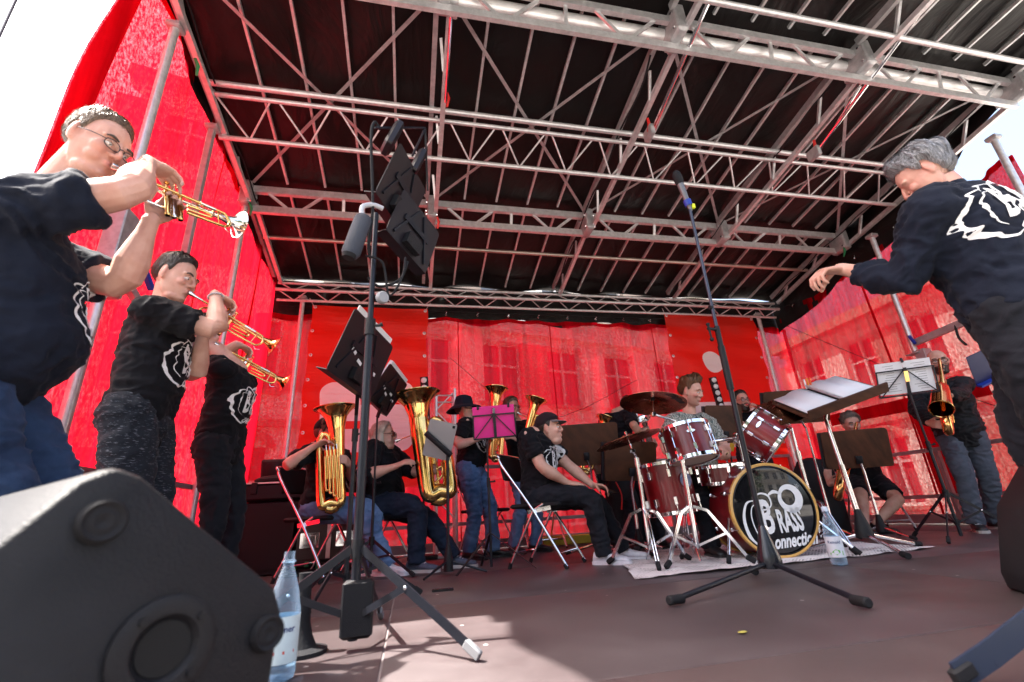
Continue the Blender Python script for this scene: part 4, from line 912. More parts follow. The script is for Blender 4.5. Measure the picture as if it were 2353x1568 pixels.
for i in range(60):
    u = i/59; row = []
    for j in range(26):
        v = j/25; p = V((1.22, 2.66, 0)).lerp(V((3.5, 2.78, 0)), u).lerp(V((1.75, 4.1, 0)).lerp(V((3.7, 4.2, 0)), u), v)
        z = .006+.014*max(0, mnoise.noise(V((p.x*4, p.y*5, 0))))+.012*max(0, mnoise.noise(V((p.x*9, p.y*9, 3))))*(1-v)
        row.append((p.x+.02*mnoise.noise(V((p.y*6, 1, 0))), p.y+.05*mnoise.noise(V((p.x*3, 2, 0)))*(1-v), z))
    g.append(row)
rug.sheet(g); tag(rug.build('net_rug', NET, smooth=0), 'rumpled white fishing net spread under the drum kit', 'net')

# ------------------------------------------------------------------ water bottles
def mat_pet():
    m, n, l, b = newmat('clear_blue_plastic'); out = n['Material Output']; b.inputs['Base Color'].default_value = (.66, .74, .80, 1); b.inputs['Roughness'].default_value = .12
    tr = n.new('ShaderNodeBsdfTransparent'); tr.inputs[0].default_value = (.86, .94, 1, 1); lw = n.new('ShaderNodeLayerWeight'); lw.inputs[0].default_value = .45
    mr = n.new('ShaderNodeMapRange'); mr.inputs['To Min'].default_value = .06; mr.inputs['To Max'].default_value = .50; l.new(lw.outputs['Facing'], mr.inputs[0])
    mx = n.new('ShaderNodeMixShader'); l.new(mr.outputs[0], mx.inputs[0]); l.new(tr.outputs[0], mx.inputs[1]); l.new(b.outputs[0], mx.inputs[2]); l.new(mx.outputs[0], out.inputs[0]); return m
PET = mat_pet()
def bottle(lab, c, s, txt, cap, face, lab_col):
    c = V(c); t = thing('water_bottle', lab, 'bottle', c); fx = V((*face, 0)).normalized(); M = mtx(c, V((0, 0, 1)).cross(fx), V((0, 0, 1)), fx) @ Matrix.Rotation(-math.pi/2, 4, 'X') @ Matrix.Scale(s, 4)
    prof = [(.001, .012), (.028, .0), (.040, .006), (.043, .02), (.043, .165), (.040, .18), (.034, .215), (.020, .262), (.0145, .275), (.0145, .285), (.019, .287), (.019, .291), (.0145, .293), (.0145, .315), (.012, .315)]
    m = MB(); m.lathe(prof, seg=32); m.lathe([(r*.97 if r > .002 else r, z+.001) for r, z in prof[::-1]], seg=32); m.build('body', PET, t, M)
    m = MB(); m.lathe([(.0434, .045), (.0436, .05), (.0436, .150), (.0434, .155)], seg=36); m.build('label', lab_col, t, M)
    if cap:
        m = MB(); m.lathe([(.016, .292), (.0165, .295), (.0165, .314), (.015, .318), (.001, .318)], seg=20); m.build('cap', mat('pale_blue_cap', (.62, .74, .85), .4), t, M)
    bv = MB(); bv.lathe([(.0437, .04), (.0437, .16)], seg=40); bt = BVHTree.FromPolygons([V(p) for p in bv.v], bv.f)
    # face of the label looks along local -y of the lathe frame
    F = mtx(V((0, -.12, .118)), V((1, 0, 0)), V((0, 0, 1)), V((0, -1, 0)))
    def dec(vf, mt, nm):
        pts = []; 
        m = MB()
        for p in vf[0]:
            o = F @ V((p[0], p[1], 0)); h = bt.ray_cast(o, V((0, 1, 0)), .3); q = h[0] if h[0] is not None else V((p[0], 0, o.z)); m.v.append(tuple(V((q.x*1.015, q.y*1.015, q.z))))
        m.f = list(vf[1]); m.build(nm, mt, t, M, smooth=0)
    dec(text_mesh(txt, .022, .9, 0, .0004, 'CENTER'), mat('blue_ink', (.02, .04, .16), .6), 'lettering')
    dec(text_mesh('CLASSIC', .008, 1, 0, .0002, 'CENTER'), mat('blue_ink', (.02, .04, .16), .6), 'small_lettering') if False else None
    dec(subdiv(([(-.03, -.060), (.032, -.062), (.032, -.040), (-.0, -.030), (-.03, -.05)], [(0, 1, 2, 3, 4)])), mat('green_print', (.12, .45, .08), .6), 'green_print') if cap else dec(subdiv(([(-.02, -.05), (.03, -.05), (.03, -.043), (-.02, -.043)], [(0, 1, 2, 3)])), mat('red_print', (.6, .06, .04), .6), 'red_print')
    m = MB(); m.lathe([(.001, .016), (.038, .010), (.041, .02), (.041, .035), (.001, .035)], seg=24); m.build('water', PET, t, M)
LABEL_W = mat('label_paper', (.66, .70, .76), .5, var=.08, vscale=30)
bottle('clear plastic water bottle with pale blue cap and white label near the bass drum', (2.42, 2.50, 0), 1.0, 'Reinold', True, (-.69, -.72), LABEL_W)
bottle('open clear plastic water bottle behind the wedge monitor', (-.335, 1.57, 0), 1.0, 'steiner', False, (.3, -.95), mat('label_paper_green', (.62, .74, .74), .5, var=.06, vscale=30))
b2 = thing('bottle_stand', 'black rubber-based post beside the open water bottle', 'post', (-.42, 1.95, 0))
m = MB(); m.lathe([(.085, .0), (.085, .012), (.05, .02), (.036, .05), (.026, .09), (.020, .20), (.022, .235)], (-.335, 1.84, 0), (0, 0, 1), 20, True); m.build('base', RUBBER, b2)

# ------------------------------------------------------------------ chairs
def chair(lab, o, yaw, pad=True, tube=CHROME):
    o = V(o); M = place(o, yaw); t = thing('folding_chair', lab, 'chair', o, None)
    for s in (-1, 1):
        y = s*.215
        MB().tube([(-.24, y, .80), (-.22, y, .74), (.02, y, .40), (.25, y, .015)], .0115, 10, 3).build('front_leg', tube, t, M); MB().tube([(.10, y*.92, .44), (.02, y*.92, .40), (-.20, y*.92, .015)], .0105, 10).build('rear_leg', tube, t, M)
        MB().cyl((.235, y, .03), (.253, y, .0), .015, 10).build('foot', RUBBER, t, M); MB().cyl((-.19, y*.92, .04), (-.205, y*.92, .0), .014, 10).build('foot', RUBBER, t, M)
        MB().beam((-.03, y*.95, .385), (.16, y*.95, .41), .004, .03).build('seat_bracket', tube, t, M)
    MB().tube([(-.24, -.215, .80), (-.26, -.19, .83), (-.26, .19, .83), (-.24, .215, .80)], .0115, 10, 4).build('top_rail', tube, t, M)
    MB().tube([(-.165, -.198, .10), (-.165, .198, .10)], .008, 8).build('rear_stretcher', tube, t, M); MB().tube([(.20, -.215, .095), (.20, .215, .095)], .008, 8).build('front_stretcher', tube, t, M)
    m = MB(); m.box((.02, 0, .43), (.40, .39, .035), ch=.014); m.build('seat', RUBBER, t, M, bev=.004)
    m = MB(); m.box((0, 0, 0), (.022, .40, .20), ch=.008); m.build('backrest', RUBBER, t, M @ Matrix.Translation((-.235, 0, .725)) @ Matrix.Rotation(-.25, 4, 'Y'))
    return t

# ------------------------------------------------------------------ truss tower, light bars, cases
tw = PY(1020, 1100, 5.35); t = thing('truss_tower', 'slim silver truss tower behind the second tuba', 'truss', (tw.x, tw.y, 0))
for dx, dy in ((-.09, -.09), (.12, -.09), (-.09, .12), (.12, .12)): MB().cyl((tw.x+dx, tw.y+dy, .01), (tw.x+dx, tw.y+dy, 1.78), .020, 12).build('chord', ALU, t)
for k in range(7):
    z = .12+k*.235
    for (a, b) in (((-.09, -.09), (.12, -.09)), ((.12, -.09), (.12, .12)), ((-.09, .12), (-.09, -.09))):
        s = k % 2; MB().tube([(tw.x+a[0], tw.y+a[1], z+(.22 if s else 0)), (tw.x+b[0], tw.y+b[1], z+(0 if s else .22))], .007, 6).build('web_bar', ALU, t)
for z in (.1, 1.62, 1.70): MB().tube([(tw.x-.09, tw.y-.09, z), (tw.x+.12, tw.y-.09, z)], .009, 8).build('rung', ALU, t)
MB().box((tw.x+.01, tw.y+.01, .01), (.36, .36, .02)).build('base_plate', ALU_DULL, t)
LENS = mat('lamp_lens', (.75, .75, .72), .25, var=.1, vscale=60)
def lightbar(lab, top, n, ax, base):
    t = thing('light_bar', lab, 'stage light', base); top = V(top); ax = V(ax).normalized(); L = n*.085
    fwd = V((-.2, -1, -.05)).normalized(); M = tray_frame(top-ax*(L/2), fwd, ax)
    MB().box((0, 0, 0), (.085, L, .06), ch=.008).build('housing', PLASTIC, t, M)
    for k in range(n):
        m = MB(); m.lathe([(.033, .031), (.030, .036), (.02, .040), (.001, .041)], (0, L/2-.0425-k*.085, 0), (0, 0, 1), 18); m.build('lens', LENS, t, M)
    MB().tube([top-ax*L*.6+V((0, .05, 0)), V((base[0], base[1], .05))], .012, 8).build('post', BLACK_STEEL, t)
    MB().box((base[0], base[1], .02), (.3, .3, .04), ch=.006).build('base', PLASTIC, t)
lb = PY(975, 868, 5.2); lightbar('tall black light bar with white lenses beside the truss tower', lb, 9, (-.05, 0, 1), (lb.x, lb.y+.05, 0))
lb = PY(1636, 868, 5.2); lightbar('short black light bar with white lenses behind the drummer', lb, 5, (-.10, 0, 1), (lb.x+.1, lb.y+.05, 0))
bx = PY(620, 1200, 4.9)
sp = thing('speaker_cabinet', 'large black loudspeaker cabinet under the open equipment case', 'speaker', (bx.x, bx.y, 0))
x0, x1 = PY(548, 1165, 4.9).x+.06, PY(690, 1165, 4.9).x+.04; xc = (x0+x1)/2
MB().box((xc, 4.98, .30), (x1-x0, .50, .60), ch=.012).build('cabinet', BOXPAINT, sp)
MB().box((xc, 4.725, .30), (x1-x0-.08, .02, .50)).build('grille', PLASTIC, sp)
cs = thing('equipment_case', 'open black plastic case with ribbed lid standing on the loudspeaker', 'case', (xc, 4.95, .6))
MB().box((xc, 4.95, .685), (x1-x0+.04, .46, .15), ch=.02).build('case_base', PLASTIC, cs, bev=.004); MB().box((xc, 4.95, .765), (x1-x0+.05, .47, .012)).build('case_rim', ALU, cs)
ML = tray_frame((xc+.03, 5.16, .90), (0, -.97, -.2)); MB().box((0, 0, 0), (x1-x0+.02, .25, .07), ch=.02).build('case_lid', PLASTIC, cs, ML, bev=.004)
for k in range(3): MB().box((0, 0, 0), (.11, .16, .008), ch=.003).build('lid_rib', PLASTIC, cs, ML @ Matrix.Translation(((k-1)*.15, .01, .038)))
vf = text_mesh('UNICASE', .075, 1.0, 0, .002, 'CENTER'); m = MB(); m.v = [(-p[0], p[1]-.06, .044) for p in vf[0]]; m.f = list(vf[1]); m.build('embossed_lettering', TRAYBLACK, cs, ML, smooth=0)
for dx in (-.15, .12): MB().box((xc+dx, 4.715, .72), (.05, .015, .10), ch=.004).build('latch', PLASTIC, cs)
gb = thing('gig_bag', 'black gig bag lying in the open equipment case', 'bag', (xc, 4.95, .77)); MB().ell((xc+.02, 4.92, .80), (.24, .15, .05)).build('bag_body', RUBBER, gb)
MB().box((xc+.1, 5.28, 1.02), (.32, .2, .05), ch=.01).build('top_box', GREY_ALU, cs)
rc = thing('road_case', 'black road case with steel latches and cables behind the first tuba player', 'case', (-.92, 4.75, 0))
rx = PY(722, 1245, 4.72); MB().box((rx.x+.06, 4.98, .24), (.62, .5, .44), ch=.006).build('case_body', mat('road_case_laminate', (.018, .018, .02), .35), rc)
for dx in (-.10, .20): m = MB(); m.box((rx.x+.06+dx, 4.722, .26), (.16, .012, .13), ch=.004); m.box((rx.x+.06+dx, 4.714, .26), (.10, .012, .08), ch=.004); m.build('latch', CHROME, rc)
for dx in (-.305, .305, .06): MB().box((rx.x+.06+dx, 4.724, .24), (.035, .014, .44)).build('edge_profile', ALU, rc)
cl = thing('cable_pile', 'tangled pile of black cables with green plugs under the chair', 'cables', (rx.x, 4.45, 0))
for k in range(9):
    m = MB(); a = [(rx.x+.02+.22*math.cos(q*1.7+k)+.05*k*.2-.05, 4.50+.10*math.sin(q*1.9+k*2), .012+.012*k+.01*math.sin(q*3)) for q in range(9)]; m.tube(a, .008, 6, 4); m.build('cable', RUBBER, cl)
for k in range(3): MB().box((rx.x-.08+.09*k, 4.40, .07+.02*(k % 2)), (.03, .03, .04), ch=.005).build('green_plug', GREEN_PLASTIC, cl)
bb = PY(1872, 1100, 4.4); hb = thing('instrument_case', 'tall dark instrument case leaning behind the score desk', 'case', (bb.x, bb.y, 0))
m = MB(); m.loft([[V((bb.x, bb.y, 0))+V((math.cos(a)*r*.62, math.sin(a)*r*.5, z)) for a in np.linspace(0, 2*math.pi, 20, endpoint=False)] for r, z in ((.30, .0), (.36, .03), (.37, .4), (.34, .62), (.22, .74), (.05, .77))]); m.build('shell', RUBBER, hb)
kb = thing('back_pack', 'black backpack with red stripes on the floor behind the seated man', 'bag', PY(1430, 1120, 4.6))
p = PY(1428, 1130, 4.6); m = MB(); m.loft([[V((p.x, p.y, 0))+V((math.cos(a)*r*1.0, math.sin(a)*r*.6, z)) for a in np.linspace(0, 2*math.pi, 18, endpoint=False)] for r, z in ((.14, .0), (.18, .03), (.19, .40), (.16, .58), (.10, .66), (.02, .68))]); m.build('bag_body', RUBBER, kb)
for s in (-1, 1): MB().tube([(p.x+s*.10, p.y-.115, .62), (p.x+s*.06, p.y-.125, .50), (p.x+s*.08, p.y-.125, .36)], .007, 6, 3).build('stripe', RED_PLASTIC, kb)
ph = MB().box(PZ(1010, 1362)+V((.02, .05, .006)), (.12, .05, .012), ch=.003); tag(ph.build('phone', BLACKGLOSS), 'flat black phone lying on the floor by the tablet stand', 'phone')
lf = MB().ell((1.0, 1.46, .006), (.016, .009, .003)); tag(lf.build('fallen_leaf', mat('dry_leaf', (.30, .26, .05), .8)), 'small dry leaf lying on the bare stage floor', 'leaf')
# ------------------------------------------------------------------ people
def skin_mat(name, tone, sub=.06):
    m, n, l, b = newmat(name); at = n.new('ShaderNodeAttribute'); at.attribute_name = 'tone'
    tc = n.new('ShaderNodeTexCoord'); nz = n.new('ShaderNodeTexNoise'); nz.inputs['Scale'].default_value = 14; nz.inputs['Detail'].default_value = 5; l.new(tc.outputs['Object'], nz.inputs['Vector'])
    cr_ = n.new('ShaderNodeValToRGB'); cr_.color_ramp.elements[0].position = .3; cr_.color_ramp.elements[1].position = .7
    cr_.color_ramp.elements[0].color = (tone[0]*.84, tone[1]*.70, tone[2]*.66, 1); cr_.color_ramp.elements[1].color = (min(1, tone[0]*1.06), tone[1]*1.06, tone[2]*1.06, 1)
    l.new(nz.outputs[0], cr_.inputs[0])
    mx = n.new('ShaderNodeMixRGB'); mx.blend_type = 'MULTIPLY'; mx.inputs[0].default_value = 1; l.new(cr_.outputs[0], mx.inputs[1]); l.new(at.outputs['Color'], mx.inputs[2]); l.new(mx.outputs[0], b.inputs['Base Color'])
    b.inputs['Roughness'].default_value = .55; b.inputs['Subsurface Weight'].default_value = sub; b.inputs['Subsurface Radius'].default_value = (.010, .004, .002); b.inputs['Subsurface Scale'].default_value = 1.0
    n3 = n.new('ShaderNodeTexNoise'); n3.inputs['Scale'].default_value = 180; l.new(tc.outputs['Object'], n3.inputs['Vector']); bp = n.new('ShaderNodeBump'); bp.inputs['Strength'].default_value = .3; bp.inputs['Distance'].default_value = .002; l.new(n3.outputs[0], bp.inputs['Height']); l.new(bp.outputs[0], b.inputs['Normal'])
    return m
def cloth_mat(name, col, rough=.85, weave=260, var=.12, streak=None, fade=None, vscale=4):
    m, n, l, b = newmat(name); tc = n.new('ShaderNodeTexCoord')
    nz = n.new('ShaderNodeTexNoise'); nz.inputs['Scale'].default_value = vscale; nz.inputs['Detail'].default_value = 6; nz.inputs['Roughness'].default_value = .65; l.new(tc.outputs['Object'], nz.inputs['Vector'])
    c = n.new('ShaderNodeValToRGB'); c.color_ramp.elements[0].position = .35; c.color_ramp.elements[1].position = .68
    c.color_ramp.elements[0].color = (*[x*(1-var) for x in col], 1); c.color_ramp.elements[1].color = (*(fade or [min(1, x*(1+var)) for x in col]), 1); l.new(nz.outputs[0], c.inputs[0]); src = c.outputs[0]
    if streak:
        mp = n.new('ShaderNodeMapping'); mp.inputs['Scale'].default_value = streak[1]; l.new(tc.outputs['Object'], mp.inputs[0]); s = n.new('ShaderNodeTexNoise'); s.inputs['Scale'].default_value = 1; s.inputs['Detail'].default_value = 2; l.new(mp.outputs[0], s.inputs['Vector'])
        r = n.new('ShaderNodeValToRGB'); r.color_ramp.elements[0].position = streak[2]; r.color_ramp.elements[0].color = (0, 0, 0, 1); r.color_ramp.elements[1].position = streak[2]+.1; r.color_ramp.elements[1].color = (1, 1, 1, 1); l.new(s.outputs[0], r.inputs[0])
        mx = n.new('ShaderNodeMixRGB'); mx.inputs[2].default_value = (*streak[0], 1); l.new(r.outputs[0], mx.inputs[0]); l.new(src, mx.inputs[1]); src = mx.outputs[0]
    l.new(src, b.inputs['Base Color']); b.inputs['Roughness'].default_value = rough; b.inputs['Specular IOR Level'].default_value = .16; b.inputs['Sheen Weight'].default_value = .04
    w = n.new('ShaderNodeTexNoise'); w.inputs['Scale'].default_value = weave; w.inputs['Detail'].default_value = 2; l.new(tc.outputs['Object'], w.inputs['Vector'])
    w2 = n.new('ShaderNodeTexNoise'); w2.inputs['Scale'].default_value = 16; w2.inputs['Detail'].default_value = 3; w2.inputs['Distortion'].default_value = .8; l.new(tc.outputs['Object'], w2.inputs['Vector'])
    b1 = n.new('ShaderNodeBump'); b1.inputs['Strength'].default_value = .25; b1.inputs['Distance'].default_value = .002; l.new(w.outputs[0], b1.inputs['Height'])
    b2_ = n.new('ShaderNodeBump'); b2_.inputs['Strength'].default_value = .4; b2_.inputs['Distance'].default_value = .012; l.new(w2.outputs[0], b2_.inputs['Height']); l.new(b1.outputs[0], b2_.inputs['Normal']); l.new(b2_.outputs[0], b.inputs['Normal'])
    return m
def hair_mat(name, col, tip):
    m, n, l, b = newmat(name); tc = n.new('ShaderNodeTexCoord'); mp = n.new('ShaderNodeMapping'); mp.inputs['Scale'].default_value = (1, 1, 1); l.new(tc.outputs['UV'], mp.inputs[0])
    mp.inputs['Scale'].default_value = (150, 5, 1); s = n.new('ShaderNodeTexNoise'); s.inputs['Scale'].default_value = 1; s.inputs['Detail'].default_value = 3; l.new(mp.outputs[0], s.inputs['Vector'])
    c = n.new('ShaderNodeValToRGB'); c.color_ramp.elements[0].position = .34; c.color_ramp.elements[0].color = (*col, 1); c.color_ramp.elements[1].position = .68; c.color_ramp.elements[1].color = (*tip, 1); l.new(s.outputs[0], c.inputs[0]); l.new(c.outputs[0], b.inputs['Base Color'])
    b.inputs['Roughness'].default_value = .42; bp = n.new('ShaderNodeBump'); bp.inputs['Strength'].default_value = .9; bp.inputs['Distance'].default_value = .006; l.new(s.outputs[0], bp.inputs['Height']); l.new(bp.outputs[0], b.inputs['Normal'])
    return m
SKIN = [skin_mat('skin_fair', (.66, .40, .31)), skin_mat('skin_rosy', (.62, .36, .28)), skin_mat('skin_tan', (.52, .30, .21))]
JEANS = cloth_mat('blue_denim', (.040, .085, .20), var=.3, fade=(.13, .22, .40), vscale=3)
JEANS_DARK = cloth_mat('dark_denim', (.016, .032, .075), var=.3, fade=(.032, .060, .125), vscale=3)
JEANS_LIGHT = cloth_mat('light_denim', (.10, .17, .34), var=.25, fade=(.20, .30, .50), vscale=3)
BLACKTEE = cloth_mat('black_cotton', (.0065, .0065, .009), var=.2)
NAVYTEE = cloth_mat('navy_cotton', (.0075, .0105, .021), var=.2)
BLACKPANT = cloth_mat('black_trousers', (.012, .013, .018), var=.3)
NAVYPANT = cloth_mat('navy_trousers', (.012, .018, .035), var=.3)
GREYPANT = cloth_mat('grey_blue_trousers', (.075, .090, .12), var=.25)
HEATHER = cloth_mat('heather_black_knit', (.014, .017, .024), streak=((.15, .16, .19), (45, 45, 330), .61))
SHOE_W = mat('white_shoe', (.70, .68, .72), .5, var=.12, vscale=25, bump=.2, bscale=60)
SHOE_B = mat('black_shoe', (.014, .014, .016), .45)
SHOE_G = mat('blue_grey_shoe', (.07, .08, .12), .8, var=.2, vscale=40)
SOLE = mat('sole', (.50, .48, .46), .7)
EYEW = mat('eye_white', (.72, .68, .66), .2); IRIS = mat('iris', (.05, .06, .07), .1)
GLASSFRAME = mat('glasses_frame', (.015, .017, .022), .3)
def mat_lens():
    m, n, l, b = newmat('spectacle_lens'); n.remove(b); g = n.new('ShaderNodeBsdfGlossy'); g.inputs['Roughness'].default_value = .02; tr = n.new('ShaderNodeBsdfTransparent'); tr.inputs[0].default_value = (.93, .95, .95, 1); mx = n.new('ShaderNodeMixShader'); mx.inputs[0].default_value = .07; l.new(tr.outputs[0], mx.inputs[1]); l.new(g.outputs[0], mx.inputs[2]); l.new(mx.outputs[0], n['Material Output'].inputs[0]); return m
LENSM = mat_lens()

def nrm(v): return V(v).normalized()
def ik(a, b, l1, l2, hint):
    a, b = V(a), V(b); d = b-a; L = d.length
    if L > (l1+l2)*.985: k = L/((l1+l2)*.985); l1 *= k; l2 *= k
    x = d.normalized(); h = V(hint); h = h-x*h.dot(x)
    if h.length < 1e-5: h = V((0, 0, -1))-x*(-x.z)
    h.normalize(); ca = (l1*l1+L*L-l2*l2)/(2*l1*L); ca = max(-1, min(1, ca))
    return a+x*(l1*ca)+h*(l1*math.sqrt(max(0, 1-ca*ca)))
def remesh(mb, vox, it=3, fac=.5):
    me = mb.mesh('tmp'); o = bpy.data.objects.new('tmp', me); COL.objects.link(o)
    r = o.modifiers.new('r', 'REMESH'); r.mode = 'VOXEL'; r.voxel_size = vox
    if it: s = o.modifiers.new('s', 'SMOOTH'); s.iterations = it; s.factor = fac
    dg = bpy.context.evaluated_depsgraph_get(); out = bpy.data.meshes.new_from_object(o.evaluated_get(dg)); bpy.data.objects.remove(o); bpy.data.meshes.remove(me)
    return out
def coords(me): a = np.empty(len(me.vertices)*3, 'f'); me.vertices.foreach_get('co', a); return a.reshape(-1, 3)
def normals(me): a = np.empty(len(me.vertices)*3, 'f'); me.vertices.foreach_get('normal', a); return a.reshape(-1, 3)
def wrinkle(me, amp, freq, seed, aniso=(1, 1, 1.6)):
    c, n_ = coords(me), normals(me); d = np.empty(len(c))
    for i, p in enumerate(c):
        q = V((p[0]*freq*aniso[0]+seed, p[1]*freq*aniso[1], p[2]*freq*aniso[2])); w = mnoise.noise(q*.5)*1.2
        r = 1-abs(mnoise.noise(V((q.x+w, q.y-w, q.z+w*1.5)))*2.2); r2 = 1-abs(mnoise.noise(V((q.x*2.1+w*2, q.y*2.1, q.z*2.3-w)))*2.4); d[i] = (max(r, -.2)-.45)*amp+(max(r2, -.1)-.5)*amp*.38+mnoise.noise(q*.35)*amp*1.1
    me.vertices.foreach_set('co', (c+n_*d[:, None]).astype('f').ravel()); me.update()
def link(name, me, material, parent):
    o = bpy.data.objects.new(name, me); COL.objects.link(o)
    for mm in (material if isinstance(material, (list, tuple)) else [material]): me.materials.append(mm)
    me.shade_smooth(); adopt(o, parent); return o
def bvh_of(me): return BVHTree.FromPolygons([v.co.copy() for v in me.vertices], [tuple(p.vertices) for p in me.polygons])

def add_head(mb, M, fat=0.0, puff=0.0, nose=1.0, feat=True):
    """x forward, y left, z up; skull, face, nose, lips, ears in one piece"""
    f = lambda x, y, z: M @ V((x, y, z)); R3 = M.to_3x3()
    mb.ell(f(-.014, 0, .036), (.097, .077, .084), R3, 20, 14)
    rows = []
    for z, xf, w, xb in ((.085, .060, .050, -.04), (.062, .078, .064, -.05), (.034, .086, .070, -.05), (.016, .086, .071, -.05), (.0, .080, .070, -.045), (-.02, .084, .068, -.04), (-.04, .085, .064, -.035), (-.058, .084, .059, -.03), (-.075, .083, .054, -.02), (-.095, .082, .044, .0), (-.110, .076, .030, .02), (-.118, .062, .016, .035)):
        w = w+fat*(.012 if z < 0 else .004); xf2 = xf-.004
        ring = []
        for k in range(20):
            a = 2*math.pi*k/20; c, s = math.cos(a), math.sin(a)
            x = (xf2 if c > 0 else -xb)*abs(c)**.85*(1 if c > 0 else -1); y = w*math.copysign(abs(s)**.8, s); ring.append(f(x, y, z))
        rows.append(ring)
    mb.loft(rows)
    if fat > 0: mb.ell(f(.035, 0, -.10), (.045, .05*(1+fat*.3), .03), R3)
    if not feat: return
    mb.tube([f(.078, 0, .026), f(.090, 0, .008), f(.102*nose**.3, 0, -.022), f(.092, 0, -.033)], [.0075, .0085, .0115, .007], 10)
    for s in (-1, 1):
        mb.ell(f(.090, s*.012, -.028), (.010, .008, .008), R3, 10, 7)                      # nostril wings
        mb.ell(f(.074, s*.034, .024), (.012, .026, .007), R3, 12, 7)                        # brow
        mb.ell(f(.064, s*.042, -.022), (.020+puff*.004, .020+puff*.012, .020+puff*.012), R3, 12, 8)   # cheek
        er = R3 @ Matrix.Rotation(s*.35, 3, 'Z') @ Matrix.Rotation(.15, 3, 'Y')
        mb.ell(f(-.012, s*.079, .000), (.019, .009, .031), er, 12, 9); mb.ell(f(-.008, s*.077, -.024), (.011, .008, .012), er, 10, 7)
        if puff: mb.ell(f(.060, s*.040, -.055), (.022, .018+.012*puff, .022), R3, 12, 8)
    mb.ell(f(.084, 0, -.053), (.008, .021, .0055), R3, 12, 7); mb.ell(f(.083, 0, -.064), (.008, .018, .006), R3, 12, 7); mb.ell(f(.074, 0, -.096), (.013, .018, .012), R3, 12, 7)

def add_hand(mb, wrist, d, n, side, curl=(.5, .5, .5, .5), thumb=(.5, .4), s=1.0, spread=.03, first=1.0):
    """d: finger direction, n: palm normal, side: +1/-1 puts the thumb at d x n * side"""
    d = nrm(d); n = V(n); n = (n-d*n.dot(d)).normalized(); t = d.cross(n)*side; w = V(wrist)
    R3 = lambda a: (d*math.cos(a)+n*math.sin(a))
    rings = []
    for q, hw, ht in ((-.02, .027, .020), (.012, .030, .018), (.045, .041, .017), (.082, .043, .014), (.098, .038, .011)):
        c = w+d*q*s; rings.append([c+t*(hw*s*math.cos(a))+n*(ht*s*math.sin(a)) for a in np.linspace(0, 2*math.pi, 12, endpoint=False)])
    mb.loft(rings)
    for k, (off, ln) in enumerate(((.031, .93), (.0105, 1.03), (-.0105, .97), (-.030, .78))):
        p = w+d*.088*s+t*off*s; a = 0.0; pts = [p-d*.02*s, p]; sp = t*(spread*(1.5-k))
        for j, L in enumerate((.046, .029, .023)):
            a += curl[k]*(.9, 1.1, .7)[j]*(first if j == 0 else 1); p = p+(R3(a)+sp).normalized()*L*ln*s; pts.append(p)
        mb.tube(pts, [.0102*s, .0100*s, .0092*s, .0083*s, .0064*s], 10)
        mb.ell(p, (.0072*s,)*3, None, 8, 6)
    p = w+d*.022*s+t*.026*s; dd = (d*.55+t*.75+n*thumb[0]).normalized(); p1 = p+dd*.042*s; d2 = (d*.85+t*.25+n*(thumb[0]+thumb[1])).normalized(); p2 = p1+d2*.033*s; p3 = p2+(d2+n*.15).normalized()*.026*s
    mb.tube([p-dd*.012, p, p1, p2, p3], [.014*s, .016*s, .0125*s, .0108*s, .008*s], 10); mb.ell(p3, (.0082*s,)*3, None, 8, 6)

